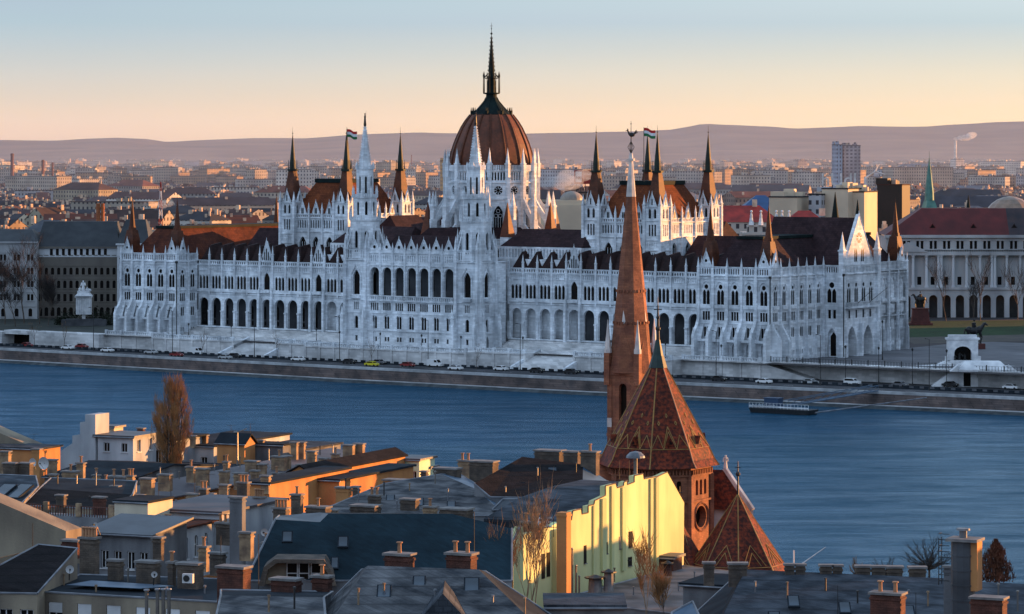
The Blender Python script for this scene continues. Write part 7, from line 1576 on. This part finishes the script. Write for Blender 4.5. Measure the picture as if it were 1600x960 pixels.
# --- lamps
def lamp(lx,ly,z,h,label,name='street_lamp',arm=False,group=None):
    t=thing(name,label,'street lamp',loc2w(lx,ly,z),ROT,group); m=MB(); m.tube((0,0,0),(0,0,h),.12,.07,6); m.frus(0,0,0,.9,.25,.14,8); m.build('post',BLACK,t)
    if arm: m=MB(); m.tube((0,0,h),(0,-1.6,h+.3),.06,.05,5); m.box(-.15,.15,-2.1,-1.4,h+.2,h+.38); m.build('lamp_head',BLACK,t)
    else: m=MB(); m.frus(0,0,h,h+.5,.16,.3,6); m.frus(0,0,h+.5,h+.85,.34,.05,6); m.build('lantern',BLACK,t)
for i,x in enumerate(range(-110,215,32)):
    lamp(x,-21.5,ROAD,13,'tall dark road lamp on the quay, '+['leftmost','second','third','fourth','fifth','sixth','seventh','eighth','ninth','tenth','last'][i]+' from the left',arm=True)
for i,x in enumerate((-85,-68,-35,-20,-5,10,24,40,70,88,106)):
    lamp(x,-6.2 if abs(x)>30 else -14,TERR,3.6,'short black lantern on the parliament terrace, '+['first','second','third','fourth','fifth','sixth','seventh','eighth','ninth','tenth','last'][i]+' from the left','terrace_lantern')
lamp(140,22,TERR,10,'big black candelabra lamp right of the south front','candelabra_lamp')
for i,x in enumerate((146,156,166,176)): lamp(x,-8.5,ROAD,9,'dark signal post before the square wall, '+['first','second','third','fourth'][i]+' of four','signal_post')
# small leafless trees on the road
for i,(x,y) in enumerate(((-140,-16),(-128,-15.5),(-67,-21),(-36,-23),(-1,-23),(36,-23))):
    p=loc2w(x,y,ROAD); t=thing('young_tree','small bare street tree on the quay, '+['first','second','third','fourth','fifth','sixth'][i]+' from the left','tree',p,0); m=MB(); tw=MB(); grow(m,tw,Vector((0,0,0)),Vector((0,0,1)),4.2,.09,2,1,.6,.7); m.build('trunk',TRK,t); tw.build('crown',TW,t)
# --- landing stage
p=loc2w(161,-65,WATER); t=thing('landing_stage','dark floating landing stage with white railing and lettering on the river','landing stage',p,ROT)
m=MB(); m.hexa([(-8,-2.2,-.2),(8,-2.2,-.2),(8,2.2,-.2),(-8,2.2,-.2)],[(-8.6,-2.5,1.2),(8.6,-2.5,1.2),(8.6,2.5,1.2),(-8.6,2.5,1.2)]); m.build('hull',BLACK,t)
m=MB()
for i in range(18): m.box(-8.5+i,-8.42+i,-2.45,-2.38,1.2,2.5)
for z in (1.8,2.5): m.box(-8.5,8.5,-2.45,-2.38,z,z+.07)
m.box(-8.5,8.5,-2.42,-2.40,1.5,1.75); m.build('railing',WFR,t)
m=MB(); m.box(-5,-1,-1,1.4,1.2,3.6); m.box(-5.2,-.8,-1.2,1.6,3.6,3.75); m.build('cabin',CARC['blue'],t)
text_obj('LINE PESCHAFT',"lettering",WFR,1.05,t,(-8.2,-2.48,1.45),(PI/2,0,0),.02)
t2=thing('gangway','blue grey lattice gangway from the quay down to the landing stage','gangway',PC,ROT); m=MB()
a=Vector((160,-62.5,1.6)); b=Vector((171,-37,ROAD+.6))
for s in (-.9,.9):
    o1=Vector((s,0,0)); m.tube(a+o1,b+o1,.16,.16,5); m.tube(a+o1+Vector((0,0,1.3)),b+o1+Vector((0,0,1.3)),.1,.1,5)
    for k in range(11): m.tube(a.lerp(b,k/10)+o1,a.lerp(b,min(1,(k+1)/10))+o1+Vector((0,0,1.3)),.05,.05,4)
m.face([a+Vector((-.9,0,0)),a+Vector((.9,0,0)),b+Vector((.9,0,0)),b+Vector((-.9,0,0))]); m.build('gangway_truss',RF['bluem'],t2)
t2=thing('mooring_boom','pale mooring boom from the quay to the landing stage','boom',PC,ROT); m=MB(); m.tube((169,-64,.4),(186,-37.5,ROAD-.5),.2,.16,6); m.build('boom',ZINC,t2)
c=at(1240,885,520); t=thing('bank_crane','small white railing and slanted boom at the near bank right of the apse','boom',c,0); m=MB(); m.tube((0,0,-2),(0,0,2.5),.12,.1,6); m.tube((0,0,-.5),(5,0,3),.1,.05,5)
for k in range(5): m.tube((-1+k*.6,0,-2),(-1+k*.6,0,.4),.05,.05,4)
m.tube((-1,0,.4),(1.6,0,.4),.05,.05,4); m.build('boom',WFR,t)

# --- small roof clutter
def vent(px,py,Y,h=None):
    c=at(px,py,Y); h=h or random.uniform(.5,1.3); t=thing('vent_pipe','small vent pipe on the near bank roofs','vent pipe',(c.x,c.y,c.z-.3),0,'small vent pipes on the roofs'); m=MB(); m.tube((0,0,0),(0,0,h+.3),.07,.07,6); m.frus(0,0,h+.3,h+.42,.14,.12,6); m.build('pipe',random.choice([STEEL,ZINC,BLACK,PL['chim']]),t)
for px,py,Y in ((90,756,376),(120,755,376),(150,757,375),(178,760,374),(100,785,366),(140,786,366),(255,806,345),(275,800,348),(300,797,350),(318,795,352),(250,748,402),(280,745,405),(335,733,416),(350,728,420),(375,726,424),(420,716,432),(500,708,440),(520,705,442),(540,760,356),(600,770,354),(640,765,356),(680,752,358),(700,780,350),(560,780,350),(620,795,346),(790,770,352),(840,745,358),(900,740,360),(100,915,262),(150,930,258),(200,908,264),(260,930,256),(320,930,257),(30,890,264),(60,880,266),(560,940,228),(600,930,230),(680,945,228),(770,950,228),(820,965,226),(420,950,231),(460,945,232),(1180,920,274),(1230,930,272),(1290,925,274),(1340,945,270),(1420,935,272),(1450,950,268),(1560,930,272),(1590,950,268),(1000,905,334),(1020,915,330),(960,905,333),(990,930,325),(1060,920,328),(1085,905,333)): vent(px,py,Y)

# --- more chimneys and small roof windows in the crowded left centre
EX=[(352,815,838,26,326,'chimg',3),(385,830,862,20,312,'chim',0),(420,846,872,18,300,'chimg',2),(340,862,884,22,282,'chimg',0),(318,852,878,14,292,'chim',1),(247,838,862,15,306,'chimg',0),(262,815,832,12,326,'chim',2),(300,770,792,16,356,'chim',0),(318,762,784,13,364,'chimg',2),(350,756,780,15,366,'chim',0),(380,752,774,18,372,'chimg',3),(415,742,760,14,380,'chim',0),(350,735,752,14,400,'chim',1),(375,738,754,18,398,'chim',0),(398,734,748,12,404,'chim',0),(432,738,752,13,404,'chim',1),(470,725,742,12,414,'chim',0),(505,715,730,13,422,'chim',0),(524,708,722,11,430,'chim',1),(180,758,776,13,374,'chim',0),(165,752,768,10,380,'chimg',1),(95,772,790,14,362,'chimg',0),(585,772,792,18,350,'chimg',2),(640,778,798,26,346,'chimg',0),(672,790,812,20,338,'chim',1),(520,795,812,15,340,'chim',0)]
for i,(px,a,b,w,Y,m,n) in enumerate(EX):
    near=min(K,key=lambda k:(k[0]-px)**2+(k[1]-a)**2)[7].split(',')[0].split(' with ')[0]
    SEEN=globals().setdefault('SEEN_',{}); SEEN[near,m,n>0]=SEEN.get((near,m,n>0),0)+1
    chimney(px,a,b,w,Y,' '.join((['','second ','third '][SEEN[near,m,n>0]-1]+'%s chimney close to the %s'%({'chim':'small rendered','chimg':'small dark brick'}[m]+(' many-flued' if n>1 else ' one-flued' if n==1 else ' flueless'),near)).split()[:16]),m,n,None,FR)
for i,(px,py,Y,w) in enumerate(((560,795,346,11),(610,780,352,11),(655,785,349,11),(705,790,347,11),(1240,940,269,15),(1320,950,267,15),(1420,955,266,14),(1210,965,266,15),(600,925,230,18),(655,910,232,16))):
    skylight(px,py,Y,w,w*.8,0,.45 if Y>300 else .5,('%s small roof window on the %s from the left'%(['first','second','third','fourth','first','third','fourth','second','first','second'][i],'grey weathered roof' if i<4 else 'long dark slate roof' if i<8 else 'bottom hipped slate roof')))
